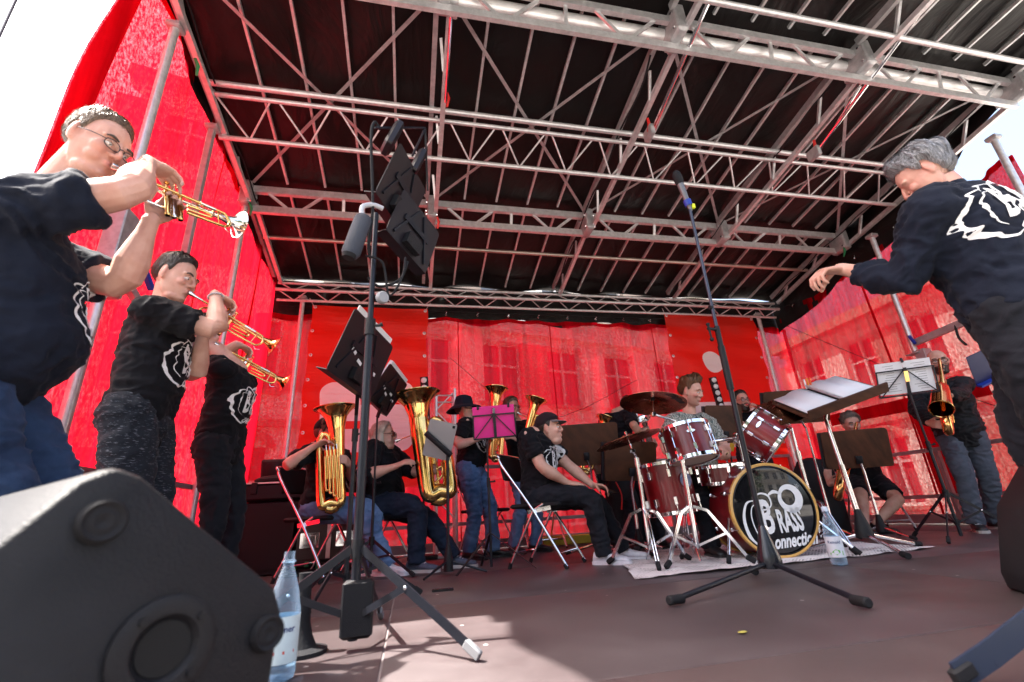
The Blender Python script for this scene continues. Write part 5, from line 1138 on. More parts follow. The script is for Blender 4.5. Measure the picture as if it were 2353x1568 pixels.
def shell_hair(name, mat_, M, bvh, parent, hairline, thick, nu=72, nv=30, lump=.25, seed=0, zlo=-.14, el0=-60, az=(-180, 180), strand=.12, locks=900, llen=.022):
    """a thickness of hair over the skull above a hairline; azimuth 0 is the face"""
    Mi = M; R3 = M.to_3x3(); cen = M @ V((-.012, 0, .03)); m = MB(); uv = []
    wrap = az[1]-az[0] >= 359; rows = []
    for i in range(nu+1):
        a = az[0]+(az[1]-az[0])*i/nu; lo = hairline(a); col = []
        for j in range(nv+1):
            e = lo+(89-lo)*j/nv; ce, se = math.cos(R(e)), math.sin(R(e)); d = (R3 @ V((ce*math.cos(R(a)), ce*math.sin(R(a)), se))).normalized()
            h = bvh.ray_cast(cen+d*.4, -d, .5); rad = .4-h[3] if h[0] is not None else .09
            fade = min(1, (e-lo)/14+.15); nz = mnoise.noise(V((a*strand, e*.018, seed)))*.55+mnoise.noise(V((a*.03, e*.03, seed+5)))*.9
            t = thick(a, e)*fade*(1+lump*nz*2)
            col.append(cen+d*(rad+max(.0012, t))); uv.append((i/nu, j/nv))
        rows.append(col)
    m.sheet(rows); o = m.build(name, mat_, parent, smooth=0); o.data.shade_smooth()
    if locks:
        rg = np.random.default_rng(seed+31); sm_ = MB(); suv = []
        for q in range(locks):
            i = int(rg.integers(0, nu)); j = int((rg.random()**.8)*(nv-2)); p = rows[i][j].lerp(rows[i+1][j+1], rg.random()); top_ = rows[i][j+1]; dn = (rows[i][j]-top_).normalized(); out = (p-cen).normalized(); sd2 = dn.cross(out)
            dn = (dn+sd2*rg.normal()*.35).normalized(); L = llen*(.6+.8*rg.random()); w = .0011+.0008*rg.random(); b_ = p-dn*L*.5-out*.002; c_ = p+dn*L*.15+out*(.003+.003*rg.random()); e_ = p+dn*L*.6+out*.0035*rg.random()
            sm_.add([b_-sd2*w, b_+sd2*w, c_+sd2*w*.9, c_-sd2*w*.9, e_], [(0, 1, 2, 3), (3, 2, 4)]); u0 = i/nu; suv += [(u0, .1), (u0, .1), (u0, .5), (u0, .5), (u0, .9)]
        so_ = tag(sm_.build('hair_strands', mat_, o, smooth=0), kind='stuff'); uu = so_.data.uv_layers.new(name='UVMap'); cu = np.array(suv, 'f'); li_ = np.empty(len(so_.data.loops), 'i'); so_.data.loops.foreach_get('vertex_index', li_); uu.data.foreach_set('uv', cu[li_].ravel())
    u = o.data.uv_layers.new(name='UVMap'); co = np.array(uv, 'f')
    li = np.empty(len(o.data.loops), 'i'); o.data.loops.foreach_get('vertex_index', li); u.data.foreach_set('uv', co[li].ravel())
    return o
def hl_short(front=42, side=2, back=-48):
    def f(a):
        a = abs(a); return float(np.interp(a, [0, 28, 45, 58, 68, 78, 88, 98, 108, 125, 180], [front, front-2, front-8, 24, -6, -14, 10, 6, -20, back*.85, back]))
    return f

def person(name, label, pelvis, up, face, H=1.70, fat=0.0, head=None, hf=None, hands=None, feet=None, skin=0, shirt=BLACKTEE, sleeve='short', pants=JEANS, shoes=SHOE_B, sole=None, vox=.0075, belly=0.0,
           hair=None, neckfwd=.02, puff=0.0, glasses=None, elbow=None, knee=None, shorts=False, shirt_len=.13, hem=.068, jacket=False, sh_shift=(0, 0), nose=1.0, eyes=True, brow=(.06, .04, .03), loose=1.0, beard=None, leg_w=1.0, hand_s=1.0):
    s = H/1.75; pv = V(pelvis); u = nrm(up); f = V(face); f = (f-u*f.dot(u)).normalized(); l = u.cross(f)
    root = thing(name, label, 'person', (pv.x, pv.y, 0)); fw = 1+fat*.32
    T = lambda a, x=0.0, y=0.0: pv+u*a*s+f*x*s+l*y*s                                    # torso coordinates
    def ring(a, w, d, fx, k=18): return [T(a)+f*(fx*s)+f*(d*s*math.cos(q))*(1.0)+l*(w*s*math.copysign(abs(math.sin(q))**.9, math.sin(q))) for q in np.linspace(0, 2*math.pi, k, endpoint=False)]
    torso = [(-.10, .10, .085, 0), (-.03, .158, .112, -.005), (.05, .160, .112, 0), (.13, .148, .105, .006), (.22, .152, .112, .008), (.32, .170, .122, .004), (.40, .178, .112, -.004), (.455, .150, .086, -.012), (.492, .092, .066, -.012), (.52, .058, .056, -.006)]
    def torso_rings(gw, gd, lo, hi, extra=0.0):
        out = []
        for a in np.linspace(lo, hi, 14):
            w, d, fx = [float(np.interp(a, [r[0] for r in torso], [r[k] for r in torso])) for k in (1, 2, 3)]
            bl = belly*math.exp(-((a-.10)/.13)**2); top = max(0, min(1, (a-.38)/.1))
            w2 = w*(fw+(1-fw)*top*.6)+gw; d2 = d*(fw+(1-fw)*top*.6)+gd+bl*.06
            out.append(ring(a, w2, d2, fx+bl*.055))
        return out
    body = MB(); body.loft(torso_rings(-.016, -.018, -.09, .52))
    nb = T(.49, -.012); hm = head; hfv = nrm(hf if hf is not None else f)
    hu = V((0, 0, 1)) if hm is None or len(hm) < 4 else V(hm[3])
    hc = V(hm[:3]) if hm is not None else nb+(u*.5+V((0, 0, .5))).normalized()*.165*s+f*neckfwd
    hx = hfv; hz = V((0, 0, 1)); 
    hz = (hz-hx*hz.dot(hx)).normalized(); hy = hz.cross(hx); MH = mtx(hc, hx, hy, hz) @ Matrix.Scale(min(s, 1.02)*1.03, 4)
    body.tube([nb-u*.04*s, nb, hc+(nb-hc)*.45-hx*.014, hc-hx*.02-hz*.03], [.070*s*fw, .062*s*(1+fat*.25), .055*s*(1+fat*.2), .054*s], 16)
    add_head(body, MH, fat, puff, nose)
    sw = .178*(1+fat*.10)
    shd = {-1: T(.435+sh_shift[1], .0+sh_shift[0], -sw), 1: T(.435+sh_shift[0]*0, 0, sw)}
    tee = MB(); ja = .012 if jacket else 0
    tee.loft(torso_rings((.012+ja)*loose, (.014+ja)*loose, -shirt_len, .485))
    arms = {}
    for sd in (-1, 1):
        S = shd[sd]; hd = hands[sd]; d = nrm(hd['d']); W = V(hd['p'])-d*.085*s*hand_s
        E = ik(S, W, .295*s, .255*s, hd.get('e', (0, 0, -1))); arms[sd] = (S, E, W)
        af = 1+fat*.28
        body.tube([S+(T(.40)-S)*.25, S, S+(E-S)*.5, E+(S-E)*.08, E+(W-E)*.12, E+(W-E)*.35, E+(W-E)*.8, W, W+d*.02], [.05*s, .060*s*af, .050*s*af, .043*s*af, .044*s*af, .046*s*af, .031*s, .027*s, .026*s], 14)
        body.ell(S, (.062*s*af,)*3, None, 12, 8)
        add_hand(body, W, d, hd['n'], hd.get('side', 1), hd.get('curl', (.5,)*4), hd.get('thumb', (.5, .4)), s*1.0*hand_s, hd.get('spread', .03), hd.get('first', 1.0))
        tee.ell(S-u*.006, (.074*s*af+ja, .074*s*af+ja, .070*s*af+ja), None, 14, 9)
        tee.tube([T(.40, 0, sd*.08), S+(T(.42)-S)*.3, S], [.085*s*af, .082*s*af, .076*s*af+ja], 14)
        if sleeve == 'short':
            P_, rr = [S, S+(E-S)*.35, S+(E-S)*.64, S+(E-S)*.70], [.076*s*af, .073*s*af, .074*s*af, .070*s*af]
        elif sleeve == 'elbow':
            P_, rr = [S, S+(E-S)*.5, E+(S-E)*.1, E+(W-E)*.22, E+(W-E)*.28], [.078*s*af, .072*s*af, .066*s*af, .064*s*af, .058*s]
        else:
            P_, rr = [S, S+(E-S)*.5, E, E+(W-E)*.35, E+(W-E)*(.82 if sleeve == 'long' else .70), E+(W-E)*(.92 if sleeve == 'long' else .76)], [.080*s*af, .070*s*af, .062*s*af, .058*s*af, .046*s, .044*s]
        tee.tube(P_, rr, 16)
    # legs
    leg = {}; tr = MB(); tr.loft([ring(a, w*fw+.012, d*fw+.014+belly*.03*(a > -.02), fx) for a, w, d, fx in ((-.14, .075, .085, .0), (-.10, .135, .112, -.005), (-.04, .162, .116, -.008), (.03, .150, .102, -.002), (.085, .138, .094, 0))])
    for sd in (-1, 1):
        hip = T(-.03, 0, sd*.088*fw); ft = feet[sd]; A = V(ft['p'])+V((0, 0, .085*s)); fd = nrm(ft['d']); K = ik(hip, A, .435*s, .415*s, ft.get('k', f)); leg[sd] = (hip, K, A, fd)
        lf = (1+fat*.30)*leg_w
        if shorts: body.tube([hip, hip+(K-hip)*.5, K+(hip-K)*.1, K, K+(A-K)*.25, K+(A-K)*.6, A, A-V((0, 0, .03))], [.085*s*lf, .078*s*lf, .062*s*lf, .060*s*lf, .060*s*lf, .048*s*lf, .036*s, .036*s], 16)
        end = K+(hip-K)*.18 if shorts else A+(K-A)*.02
        if shorts: tr.tube([hip, hip+(K-hip)*.4, end], [.098*s*lf, .096*s*lf, .088*s*lf], 18)
        else: tr.tube([hip+V((0, 0, .0)), hip+(K-hip)*.35, K+(hip-K)*.12, K+(A-K)*.12, K+(A-K)*.5, end, end+(A-K).normalized()*.03], [.100*s*lf, .094*s*lf, .076*s*lf, .072*s*lf, .070*s*leg_w, hem*s*leg_w, (hem+.002)*s*leg_w], 18)
        tr.ell(hip, (.102*s*lf, .102*s*lf, .10*s*lf), None, 14, 9)
    bme = remesh(body, vox, 2, .4)
    # skin tones
    Mi = np.array(MH.inverted()); c = coords(bme); q = np.c_[c, np.ones(len(c))] @ Mi.T; tone = np.ones((len(c), 4), 'f')
    lip = np.exp(-((q[:, 0]-.086)/.014)**2-(q[:, 1]/.022)**2-((q[:, 2]+.059)/.010)**2)
    blush = np.exp(-((q[:, 0]-.066)/.03)**2-((np.abs(q[:, 1])-.045)/.02)**2-((q[:, 2]+.025)/.022)**2)+.8*np.exp(-((q[:, 0]-.1)/.02)**2-(q[:, 1]/.02)**2-((q[:, 2]+.02)/.02)**2)
    ear = np.exp(-((np.abs(q[:, 1])-.082)/.012)**2-((q[:, 0]+.01)/.03)**2-(q[:, 2]/.04)**2)
    tone[:, 1] -= .42*np.clip(lip, 0, 1)+.17*np.clip(blush, 0, 1)+.15*ear; tone[:, 2] -= .36*np.clip(lip, 0, 1)+.15*np.clip(blush, 0, 1)+.13*ear; tone[:, 0] -= .10*np.clip(lip, 0, 1)
    if beard == 'stubble':
        st = ((q[:, 2] < -.03) & (q[:, 2] > -.13) & (q[:, 0] > -.0) & (np.abs(q[:, 1]) < .08) & (lip < .3)).astype('f')*.28; tone[:, :3] -= st[:, None]
    at = bme.color_attributes.new('tone', 'FLOAT_COLOR', 'POINT'); at.data.foreach_set('color', tone.ravel())
    bo = link('body', bme, SKIN[skin], root)
    sd_ = hash(name+label) % 97
    sd_ = sum(ord(ch) for ch in label) % 97
    tme = remesh(tee, max(.009, vox), 4, .5); wrinkle(tme, .014 if not jacket else .017, 8.5, sd_)
    to = link('jacket' if jacket else 'shirt', tme, shirt, root)
    pme = remesh(tr, max(.010, vox), 3, .5); wrinkle(pme, .011, 8, sd_+11, (1.1, 1.1, 1.9))
    po = link('shorts' if shorts else 'trousers', pme, pants, root)
    for sd in (-1, 1):
        hip, K, A, fd = leg[sd]; b0 = V((A.x, A.y, feet[sd]['p'][2])); sx = V((0, 0, 1)).cross(fd)
        if fd.z: sx = sx.normalized()
        upz = fd.cross(sx); sh = MB(); rr = []
        for x, w, h in ((-.085, .022, .045), (-.075, .034, .075), (-.03, .038, .095), (.02, .040, .085), (.07, .044, .062), (.12, .047, .050), (.16, .044, .042), (.185, .032, .034), (.195, .016, .022)):
            rr.append([b0+fd*x*s+sx*(w*s*math.cos(a))+upz*(.012+h*s*.5+h*s*.5*math.sin(a)) for a in np.linspace(0, 2*math.pi, 14, endpoint=False)])
        sh.loft(rr); so = sh.build('shoe', shoes, root, smooth=60)
        sl = MB(); sl.loft([[b0+fd*x*s+sx*w*s*y+upz*z for (y, z) in ((-1, .0), (1, .0), (1.03, .022), (-1.03, .022))] for x, w in ((-.092, .026), (-.06, .040), (.02, .043), (.09, .050), (.15, .049), (.19, .035), (.202, .018))]); sl.build('sole', sole or shoes, so, smooth=30)
        if sole:
            lc_ = MB()
            for k in range(4): p = b0+fd*(.035+.022*k)*s+upz*(.085-.010*k)*s; lc_.tube([p-sx*.022, p+upz*.006, p+sx*.022], .004, 6)
            lc_.build('lace', SHOE_W, so)
    hb = MB(); add_head(hb, MH, fat, puff, 1, False); hbv = BVHTree.FromPolygons([V(p) for p in hb.v], hb.f)
    R3 = MH.to_3x3(); sc = min(s, 1.02)*1.03
    if eyes:
        for sd in (-1, 1):
            e = MB(); e.ell(MH @ V((.0735, sd*.031, .003)), (.0118*sc, .0125*sc, .0095*sc), MH.to_3x3().normalized(), 14, 9); eo = e.build('eye', EYEW, root, smooth=60)
            e = MB(); e.ell(MH @ V((.0830, sd*.031, .002)), (.0022*sc, .0046*sc, .0048*sc), MH.to_3x3().normalized(), 12, 7); e.build('iris', IRIS, eo, smooth=60)
            e = MB(); e.tube([MH @ V((.0725, sd*.045, .005)), MH @ V((.0830, sd*.038, .0115)), MH @ V((.0855, sd*.029, .012)), MH @ V((.083, sd*.019, .006))], [.002*sc, .0042*sc, .0042*sc, .002*sc], 8, 4); eo2 = e.build('eyelid', SKIN[skin], root); tn = eo2.data.color_attributes.new('tone', 'FLOAT_COLOR', 'POINT'); tn.data.foreach_set('color', np.full(len(eo2.data.vertices)*4, .88, 'f'))
            b_ = MB(); b_.tube([MH @ V((.078, sd*.053, .022)), MH @ V((.088, sd*.040, .029)), MH @ V((.0905, sd*.018, .025))], [.0025*sc, .0050*sc, .0045*sc], 8, 4, flat=.6); b_.build('eyebrow', mat('brow_%d_%d' % (int(brow[0]*1000), int(brow[1]*1000)), brow, .7), root)
    if hair: hair(root, MH, hbv)
    if glasses:
        g = MB(); lens = MB()
        gs = glasses.get('size', (.024, .017)); z0 = -.002
        for sd in (-1, 1):
            pts = [MH @ V((.100-.012*abs(math.cos(a))*(.6 if math.cos(a)*sd > 0 else .1), sd*.033+gs[0]*math.cos(a), z0+gs[1]*math.copysign(abs(math.sin(a))**.7, math.sin(a)))) for a in np.linspace(0, 2*math.pi, 20, endpoint=False)]
            g.tube(pts, glasses.get('r', .0016), 6, 0, True); lens.add(pts, [tuple(range(20))])
            g.tube([MH @ V((.092, sd*(.033+gs[0]), z0+.006)), MH @ V((.05, sd*.079, z0+.008)), MH @ V((-.012, sd*.083, z0+.010)), MH @ V((-.03, sd*.082, z0-.015))], glasses.get('r', .0016), 6, 3)
        g.tube([MH @ V((.100, -.010, z0+.004)), MH @ V((.104, 0, z0+.008)), MH @ V((.100, .010, z0+.004))], glasses.get('r', .0016), 6, 2)
        go = g.build('glasses', glasses.get('m', GLASSFRAME), root); lens.build('lens', glasses.get('lens', LENSM), go, smooth=0)
    return dict(root=root, MH=MH, tee=to, body=bo, T=T, f=f, l=l, u=u, s=s, arms=arms, hbv=hbv, leg=leg, pants=po, hc=hc)
def chest_print(P, up=.30, size=.30, side=0.0, back=False, mt=None):
    f = P['f']*(-1 if back else 1); x = P['l']*(-1 if not back else 1)*-1 if False else (P['u'].cross(f))
    o = P['T'](up)+f*.5+x*side
    decal('chest_print' if not back else 'back_print', ([(p[0]*size, p[1]*size) for p in EMB[0]], EMB[1]), mtx(o, x, P['u'], f), bvh_of(P['tee'].data), P['root'], mt or WHITE_PRINT, .0055)
# ------------------------------------------------------------------ instruments
def at_len(px, a, L, far=True):
    """point on the pixel's ray at distance L from a (the instrument's real length fixes its depth)"""
    d = V(_ray(*px)).normalized(); o = V(CPOS)-V(a); b = o.dot(d); c = o.dot(o)-L*L; disc = b*b-c
    if disc < 0: return V(CPOS)+d*(-b)
    return V(CPOS)+d*(-b+(math.sqrt(disc) if far else -math.sqrt(disc)))
def trumpet(lab, mouth, bell, roll, m1, m2, valve_up=(0, 0, 1)):
    mouth, bell = V(mouth), V(bell); x = (bell-mouth).normalized(); z = V(valve_up); z = (z-x*z.dot(x)).normalized(); y = z.cross(x)
    M = mtx(mouth, x, y, z) @ Matrix.Rotation(roll, 4, 'X'); t = thing('trumpet', lab, 'trumpet', mouth)
    B = lambda nm, mt, *tb: [MB.build(q, nm, mt, t, M) for q in tb]
    m = MB(); m.lathe([(.0085, -.002), (.0135, 0), (.0135, .004), (.008, .03), (.0055, .07), (.006, .085)], (0, 0, 0), (1, 0, 0), 16); m.build('mouthpiece', SILVER, t, M)
    MB().tube([(.07, 0, 0), (.20, 0, 0), (.375, 0, 0), (.405, 0, -.008), (.418, 0, -.036), (.405, 0, -.064), (.375, 0, -.072), (.25, .004, -.072)], .0062, 10, 5).build('lead_pipe', m1, t, M)
    MB().tube([(.30, 0, 0), (.36, 0, 0)], .0078, 10).build('slide_sleeve', SILVER, t, M)
    r = [.0062]*5+[.0065, .007, .0075, .009, .012, .017, .026, .042, .0615]
    MB().tube([(.20, .028, -.072), (.13, .028, -.072), (.095, .028, -.06), (.085, .028, -.036), (.095, .028, -.012), (.13, .028, 0), (.20, .028, 0), (.28, .028, 0), (.34, .028, 0), (.39, .028, 0), (.425, .028, 0), (.452, .028, 0), (.470, .028, 0), (.482, .028, 0)], r, 28, 3, cap=False).build('bell', m2, t, M)
    m = MB(); m.tube([(.482, .028+.0615*math.cos(a), .0615*math.sin(a)) for a in np.linspace(0, 2*math.pi, 32, endpoint=False)], .0018, 6, 0, True); m.build('bell_rim', m2, t, M)
    for k in range(3):
        vx = .185+.0225*k
        m = MB(); m.lathe([(.0085, -.115), (.0105, -.112), (.0105, -.103), (.0095, -.10), (.0095, .005), (.0105, .008), (.0105, .016), (.004, .018), (.0035, .042), (.0085, .043), (.0085, .047), (.001, .048)], (vx, .014, 0), (0, 0, 1), 14); m.build('valve', SILVER if k % 2 else m1, t, M)
    MB().tube([(.255, .010, -.030), (.33, .004, -.030), (.345, .002, -.040), (.33, .004, -.050), (.255, .010, -.050)], .0055, 8, 4).build('third_slide', m1, t, M)
    m = MB(); m.tube([(.30+.014*math.cos(a), .0, -.018+.012*math.sin(a)) for a in np.linspace(0, 2*math.pi, 14, endpoint=False)], .002, 6, 0, True); m.build('finger_ring', m1, t, M)
    for bx in (.14, .36): MB().tube([(bx, 0, 0), (bx, .028, 0)], .003, 6).build('brace', m1, t, M)
    MB().tube([(.372, 0, 0), (.372, 0, -.072)], .003, 6).build('slide_brace', m1, t, M); MB().tube([(.395, 0, -.078), (.41, 0, -.09), (.43, 0, -.08)], .002, 6, 3).build('water_key', SILVER, t, M)
    MB().tube([(.255, .014, .005), (.268, .012, .014), (.275, .012, .006)], .002, 6, 3).build('finger_hook', m1, t, M)
    return t, M
def big_horn(name, lab, bottom, bell, xh, bell_r, m1, m2, wid, valves='piston', lean=0.0, mouth=None, flip=1, core=.042):
    """upright brass: conical tube from the bell round the bottom bow, valve block in front"""
    bottom, bell = V(bottom), V(bell); z = (bell-bottom).normalized(); H = (bell-bottom).length; x = V(xh)*flip; x = (x-z*x.dot(z)).normalized(); y = z.cross(x)
    # y points away from the camera for x to the right
    M = mtx(bottom, x, y, z); t = thing(name, lab, 'brass horn', bottom); k = H/.8; w = wid
    bow = core
    path = [(0, 0, H), (0, 0, H*.97), (0, 0, H*.90), (0, 0, H*.78), (0, 0, H*.62), (0, 0, H*.42), (0, 0, w*.9), (-w*.18, 0, w*.36), (-w*.75, 0, bow), (-w*1.4, 0, w*.36), (-w*1.6, 0, w*.9), (-w*1.62, 0, H*.42), (-w*1.62, 0, H*.60), (-w*1.45, 0, H*.70), (-w*1.1, 0, H*.735), (-w*.78, 0, H*.70), (-w*.68, 0, H*.60), (-w*.68, -.01, H*.32)]
    rr = [bell_r, bell_r*.80, bell_r*.52, bell_r*.38, core*1.35, core*1.2, core*1.08, core*1.02, core, core*.93, core*.86, core*.72, core*.62, core*.56, core*.5, core*.46, core*.42, core*.36]
    pp = cr(path, 5); r2 = np.interp(np.linspace(0, 1, len(pp)), np.linspace(0, 1, len(rr)), rr)
    MB().tube(pp, list(r2), 28, cap=False).build('main_tube', m1, t, M)
    m = MB(); m.tube([(bell_r*math.cos(a), bell_r*math.sin(a), H) for a in np.linspace(0, 2*math.pi, 36, endpoint=False)], .004, 6, 0, True); m.build('bell_rim', m1, t, M)
    m = MB(); m.tube([(-w*.3, -core*.3, core*.35-.006), (-w*.75, -core*.2, -.006), (-w*1.2, -core*.3, core*.35-.006)], core*.8, 12, 3, flat=.9); m.build('bow_guard', m2, t, M)
    yv = -core*1.25
    if valves == 'piston':
        for j in range(4 if H > .75 else 3):
            vx = -w*.98+j*w*.30
            MB().cyl((vx, yv, H*.28), (vx, yv, H*.56), .016*k, 14).build('valve', m2, t, M); MB().cyl((vx, yv, H*.56), (vx, yv, H*.605), .005, 8).build('valve_stem', SILVER, t, M); MB().cyl((vx, yv, H*.605), (vx, yv, H*.612), .012*k, 12).build('valve_button', SILVER, t, M)
            MB().tube([(vx-.012, yv-.012, H*.50), (vx-.014, yv-.02, H*(.20-.03*j)), (vx, yv-.022, H*(.17-.03*j)+.004), (vx+.014, yv-.02, H*(.20-.03*j)), (vx+.012, yv-.012, H*.48)], .0075*k, 10, 4).build('valve_slide', m1, t, M)
    else:
        for j in range(4 if H > .75 else 3):
            vz = H*(.46-.06*j); MB().cyl((-w*.95, yv, vz), (-w*.30, yv, vz), .015*k, 14).build('rotor', m2, t, M)
            for vx in (-w*.95, -w*.62, -w*.32): MB().ell((vx, yv-.014, vz), (.014*k, .014*k, .014*k)).build('rotor_cap', SILVER, t, M)
            MB().beam((-w*1.05, yv-.03, vz+.09*k), (-w*.5, yv-.02, vz+.02), .008, .004).build('lever', SILVER, t, M)
        for j in range(3):
            vx = -w*(1.12-.36*j); MB().tube([(vx-.02*k, yv-.006, H*.34), (vx-.022*k, yv-.008, H*(.16+.02*j)), (vx, yv-.01, H*(.13+.02*j)), (vx+.022*k, yv-.008, H*(.16+.02*j)), (vx+.02*k, yv-.006, H*.34)], .0085*k, 10, 4).build('valve_slide', m1, t, M)
        MB().tube([(-w*1.25, yv, H*.24), (-w*1.3, yv-.01, H*.30), (-w*.6, yv-.012, H*.25), (-w*.3, yv-.01, H*.18), (-w*.6, yv-.01, H*.155), (-w*1.2, yv, H*.21)], .009*k, 10, 4, True).build('tuning_slide', m1, t, M)
        MB().tube([(-w*.62, yv, H*.50), (-w*.62, yv, H*.64), (-w*.52, yv, H*.675), (-w*.42, yv, H*.64), (-w*.42, yv, H*.50)], .008*k, 10, 4).build('upper_slide', SILVER, t, M)
    if mouth is not None:
        mw = V(mouth); a = M @ V((-w*.68, yv*.3, H*.56)); q = M @ V((-w*.2, yv*1.4, H*.66))
        MB().tube([a, (a+q)/2+V((0, 0, .05)), q, mw+(q-mw)*.35, mw], [.008, .007, .006, .005, .0045], 10, 5).build('lead_pipe', m1, t)
        d = (q-mw).normalized(); m = MB(); m.lathe([(.013, -.002), (.017, 0), (.016, .005), (.008, .03), (.005, .06)], mw-d*.0, d, 16); m.build('mouthpiece', SILVER, t)
    return t, M
def saxophone(lab, mouth, bottom, bell, r):
    mouth, bottom, bell = V(mouth), V(bottom), V(bell); t = thing('saxophone', lab, 'saxophone', bottom); upv = (mouth-bottom).normalized(); fx = (bell-bottom); fx = (fx-upv*fx.dot(upv)).normalized()
    L = (mouth-bottom).length; neck = bottom+upv*L*.97-fx*.02
    pts = [mouth, mouth+upv*.02+fx*.05, mouth+upv*.015+fx*.10, neck+fx*.115-upv*.06, bottom+upv*L*.70+fx*.10, bottom+upv*L*.4+fx*.085, bottom+upv*L*.14+fx*.07, bottom+upv*.0+fx*.10, bottom-upv*.02+fx*.15, bottom+upv*.03+fx*.20, bottom+upv*.12+fx*.215, bottom+upv*L*.34+fx*.225, bottom+upv*L*.46+fx*.245, bell]
    MB().tube(pts, [.006, .009, .011, .013, .019, .026, .031, .035, .037, .038, .040, .046, .062, r], 20, 4, cap=False).build('body', GOLD, t)
    m = MB(); dn = (bell-(bottom+upv*L*.40+fx*.235)).normalized(); x, y, z = frame_from(dn); m.tube([bell+x*r*math.cos(a)+y*r*math.sin(a) for a in np.linspace(0, 2*math.pi, 28, endpoint=False)], .004, 6, 0, True); m.build('bell_rim', BRASS, t)
    MB().tube([mouth-fx*.03-upv*.012, mouth+fx*.03+upv*.008], [.008, .012], 12).build('mouthpiece', BLACKGLOSS, t)
    sd = upv.cross(fx)
    for k in range(9):
        p = bottom+upv*L*(.16+.065*k)+fx*(.072+.004*k)-sd*.032; m = MB(); m.lathe([(.001, .006), (.012+.0012*(9-k), .006), (.013+.0012*(9-k), 0), (.008, -.01)], p, -sd+fx*.5, 14); m.build('key_cup', BRASS, t)
    for s in (-1, 1): MB().tube([bottom+upv*L*.15+fx*.05+sd*s*.034, bottom+upv*L*.72+fx*.09+sd*s*.024], .003, 6).build('key_rod', BRASS, t)
    m = MB(); 
    for k in range(3): 
        MB().ell(bottom+upv*L*(.30+.10*k)+fx*.225-sd*.05, (.022, .022, .01)).build('bell_key', BRASS, t)
    return t

# ------------------------------------------------------------------ hair and headgear
BROWN_D = hair_mat('dark_brown_hair', (.012, .008, .006), (.05, .034, .025)); BROWN = hair_mat('brown_hair', (.05, .028, .015), (.14, .085, .05)); LIGHTBROWN = hair_mat('light_brown_hair', (.075, .048, .03), (.20, .13, .085)); AUBURN = hair_mat('auburn_hair', (.06, .024, .010), (.20, .09, .036)); GREY = hair_mat('grey_hair', (.07, .07, .075), (.40, .40, .42)); BLOND = hair_mat('grey_blond_hair', (.34, .28, .22), (.66, .60, .52)); ASH = hair_mat('ash_brown_hair', (.10, .085, .07), (.24, .21, .18))
def hair_short(m, t0=.010, top=.028, front=42, back=-48, lump=.25, seed=1):
    def f(root, MH, bv): shell_hair('hair', m, MH, bv, root, hl_short(front, 2, back), lambda a, e: (t0+(top-t0)*max(0, min(1, (e-15)/40))), lump=lump, seed=seed)
    return f
def hair_fluffy(m, th=.032, seed=3, front=36):
    def f(root, MH, bv):
        shell_hair('hair', m, MH, bv, root, hl_short(front, -2, -58), lambda a, e: th*(.55+.45*max(0, min(1, (e+10)/40))), lump=.5, seed=seed, nu=110, strand=.22, locks=2600, llen=.045)
    return f
def hair_quiff(m):
    def f(root, MH, bv):
        def th(a, e):
            q = .012+.022*max(0, min(1, (e-10)/40)); return q+(.016*math.exp(-(a/55)**2)*max(0, min(1, (e-25)/25)))
        shell_hair('hair', m, MH, bv, root, hl_short(40, 0, -48), th, lump=.5, seed=9, nu=100, strand=.10, locks=1500, llen=.035)
    return f
def hair_long(m):
    def f(root, MH, bv):
        shell_hair('hair', m, MH, bv, root, lambda a: float(np.interp(abs(a), [0, 30, 55, 75, 100, 180], [46, 40, 18, -30, -55, -62])), lambda a, e: .016+.006*(e < 20), lump=.3, seed=4, nu=110, llen=.05)
        for k in range(9):
            a = R(82+k*24.5); p = [MH @ V((-.012+.088*math.cos(a), .084*math.sin(a), .02)), MH @ V((-.018+.10*math.cos(a), .094*math.sin(a), -.06)), MH @ V((-.03+.10*math.cos(a), .088*math.sin(a), -.14)), MH @ V((-.035+.09*math.cos(a), .078*math.sin(a), -.185-.02*(k % 3)))]
            MB().tube(p, [.020, .026, .022, .006], 10, 4, flat=.55).build('hair_lock', m, root)
    return f
def beard_part(m, th=.012, low=-78, top=-16):
    def f(root, MH, bv):
        R3 = MH.to_3x3(); cen = MH @ V((.0, 0, -.02)); rows = []
        for i in range(41):
            a = -95+190*i/40; col = []
            hi = float(np.interp(abs(a), [0, 14, 24, 50, 80, 95], [-34, -33, -14, -20, 0, 8]))
            for j in range(15):
                e = low+(hi-low)*j/14; d = R3 @ V((math.cos(R(e))*math.cos(R(a)), math.cos(R(e))*math.sin(R(a)), math.sin(R(e)))); d.normalize(); h = bv.ray_cast(cen+d*.4, -d, .5); rad = .4-h[3] if h[0] is not None else .08
                ed = min(1, j/2.5, (14-j)/2.0, (40-i)/3, i/3); col.append(cen+d*(rad+th*ed*(1+.35*mnoise.noise(V((a*.2, e*.2, 2))))-.001))
            rows.append(col)
        mb = MB(); mb.sheet(rows); mb.build('beard', m, root, smooth=0).data.shade_smooth()
        mo = MB(); mo.tube([MH @ V((.074, -.030, -.054)), MH @ V((.092, -.012, -.043)), MH @ V((.094, 0, -.042)), MH @ V((.092, .012, -.043)), MH @ V((.074, .030, -.054))], [.004, .007, .006, .007, .004], 8, 4); mo.build('moustache', m, root)
    return f
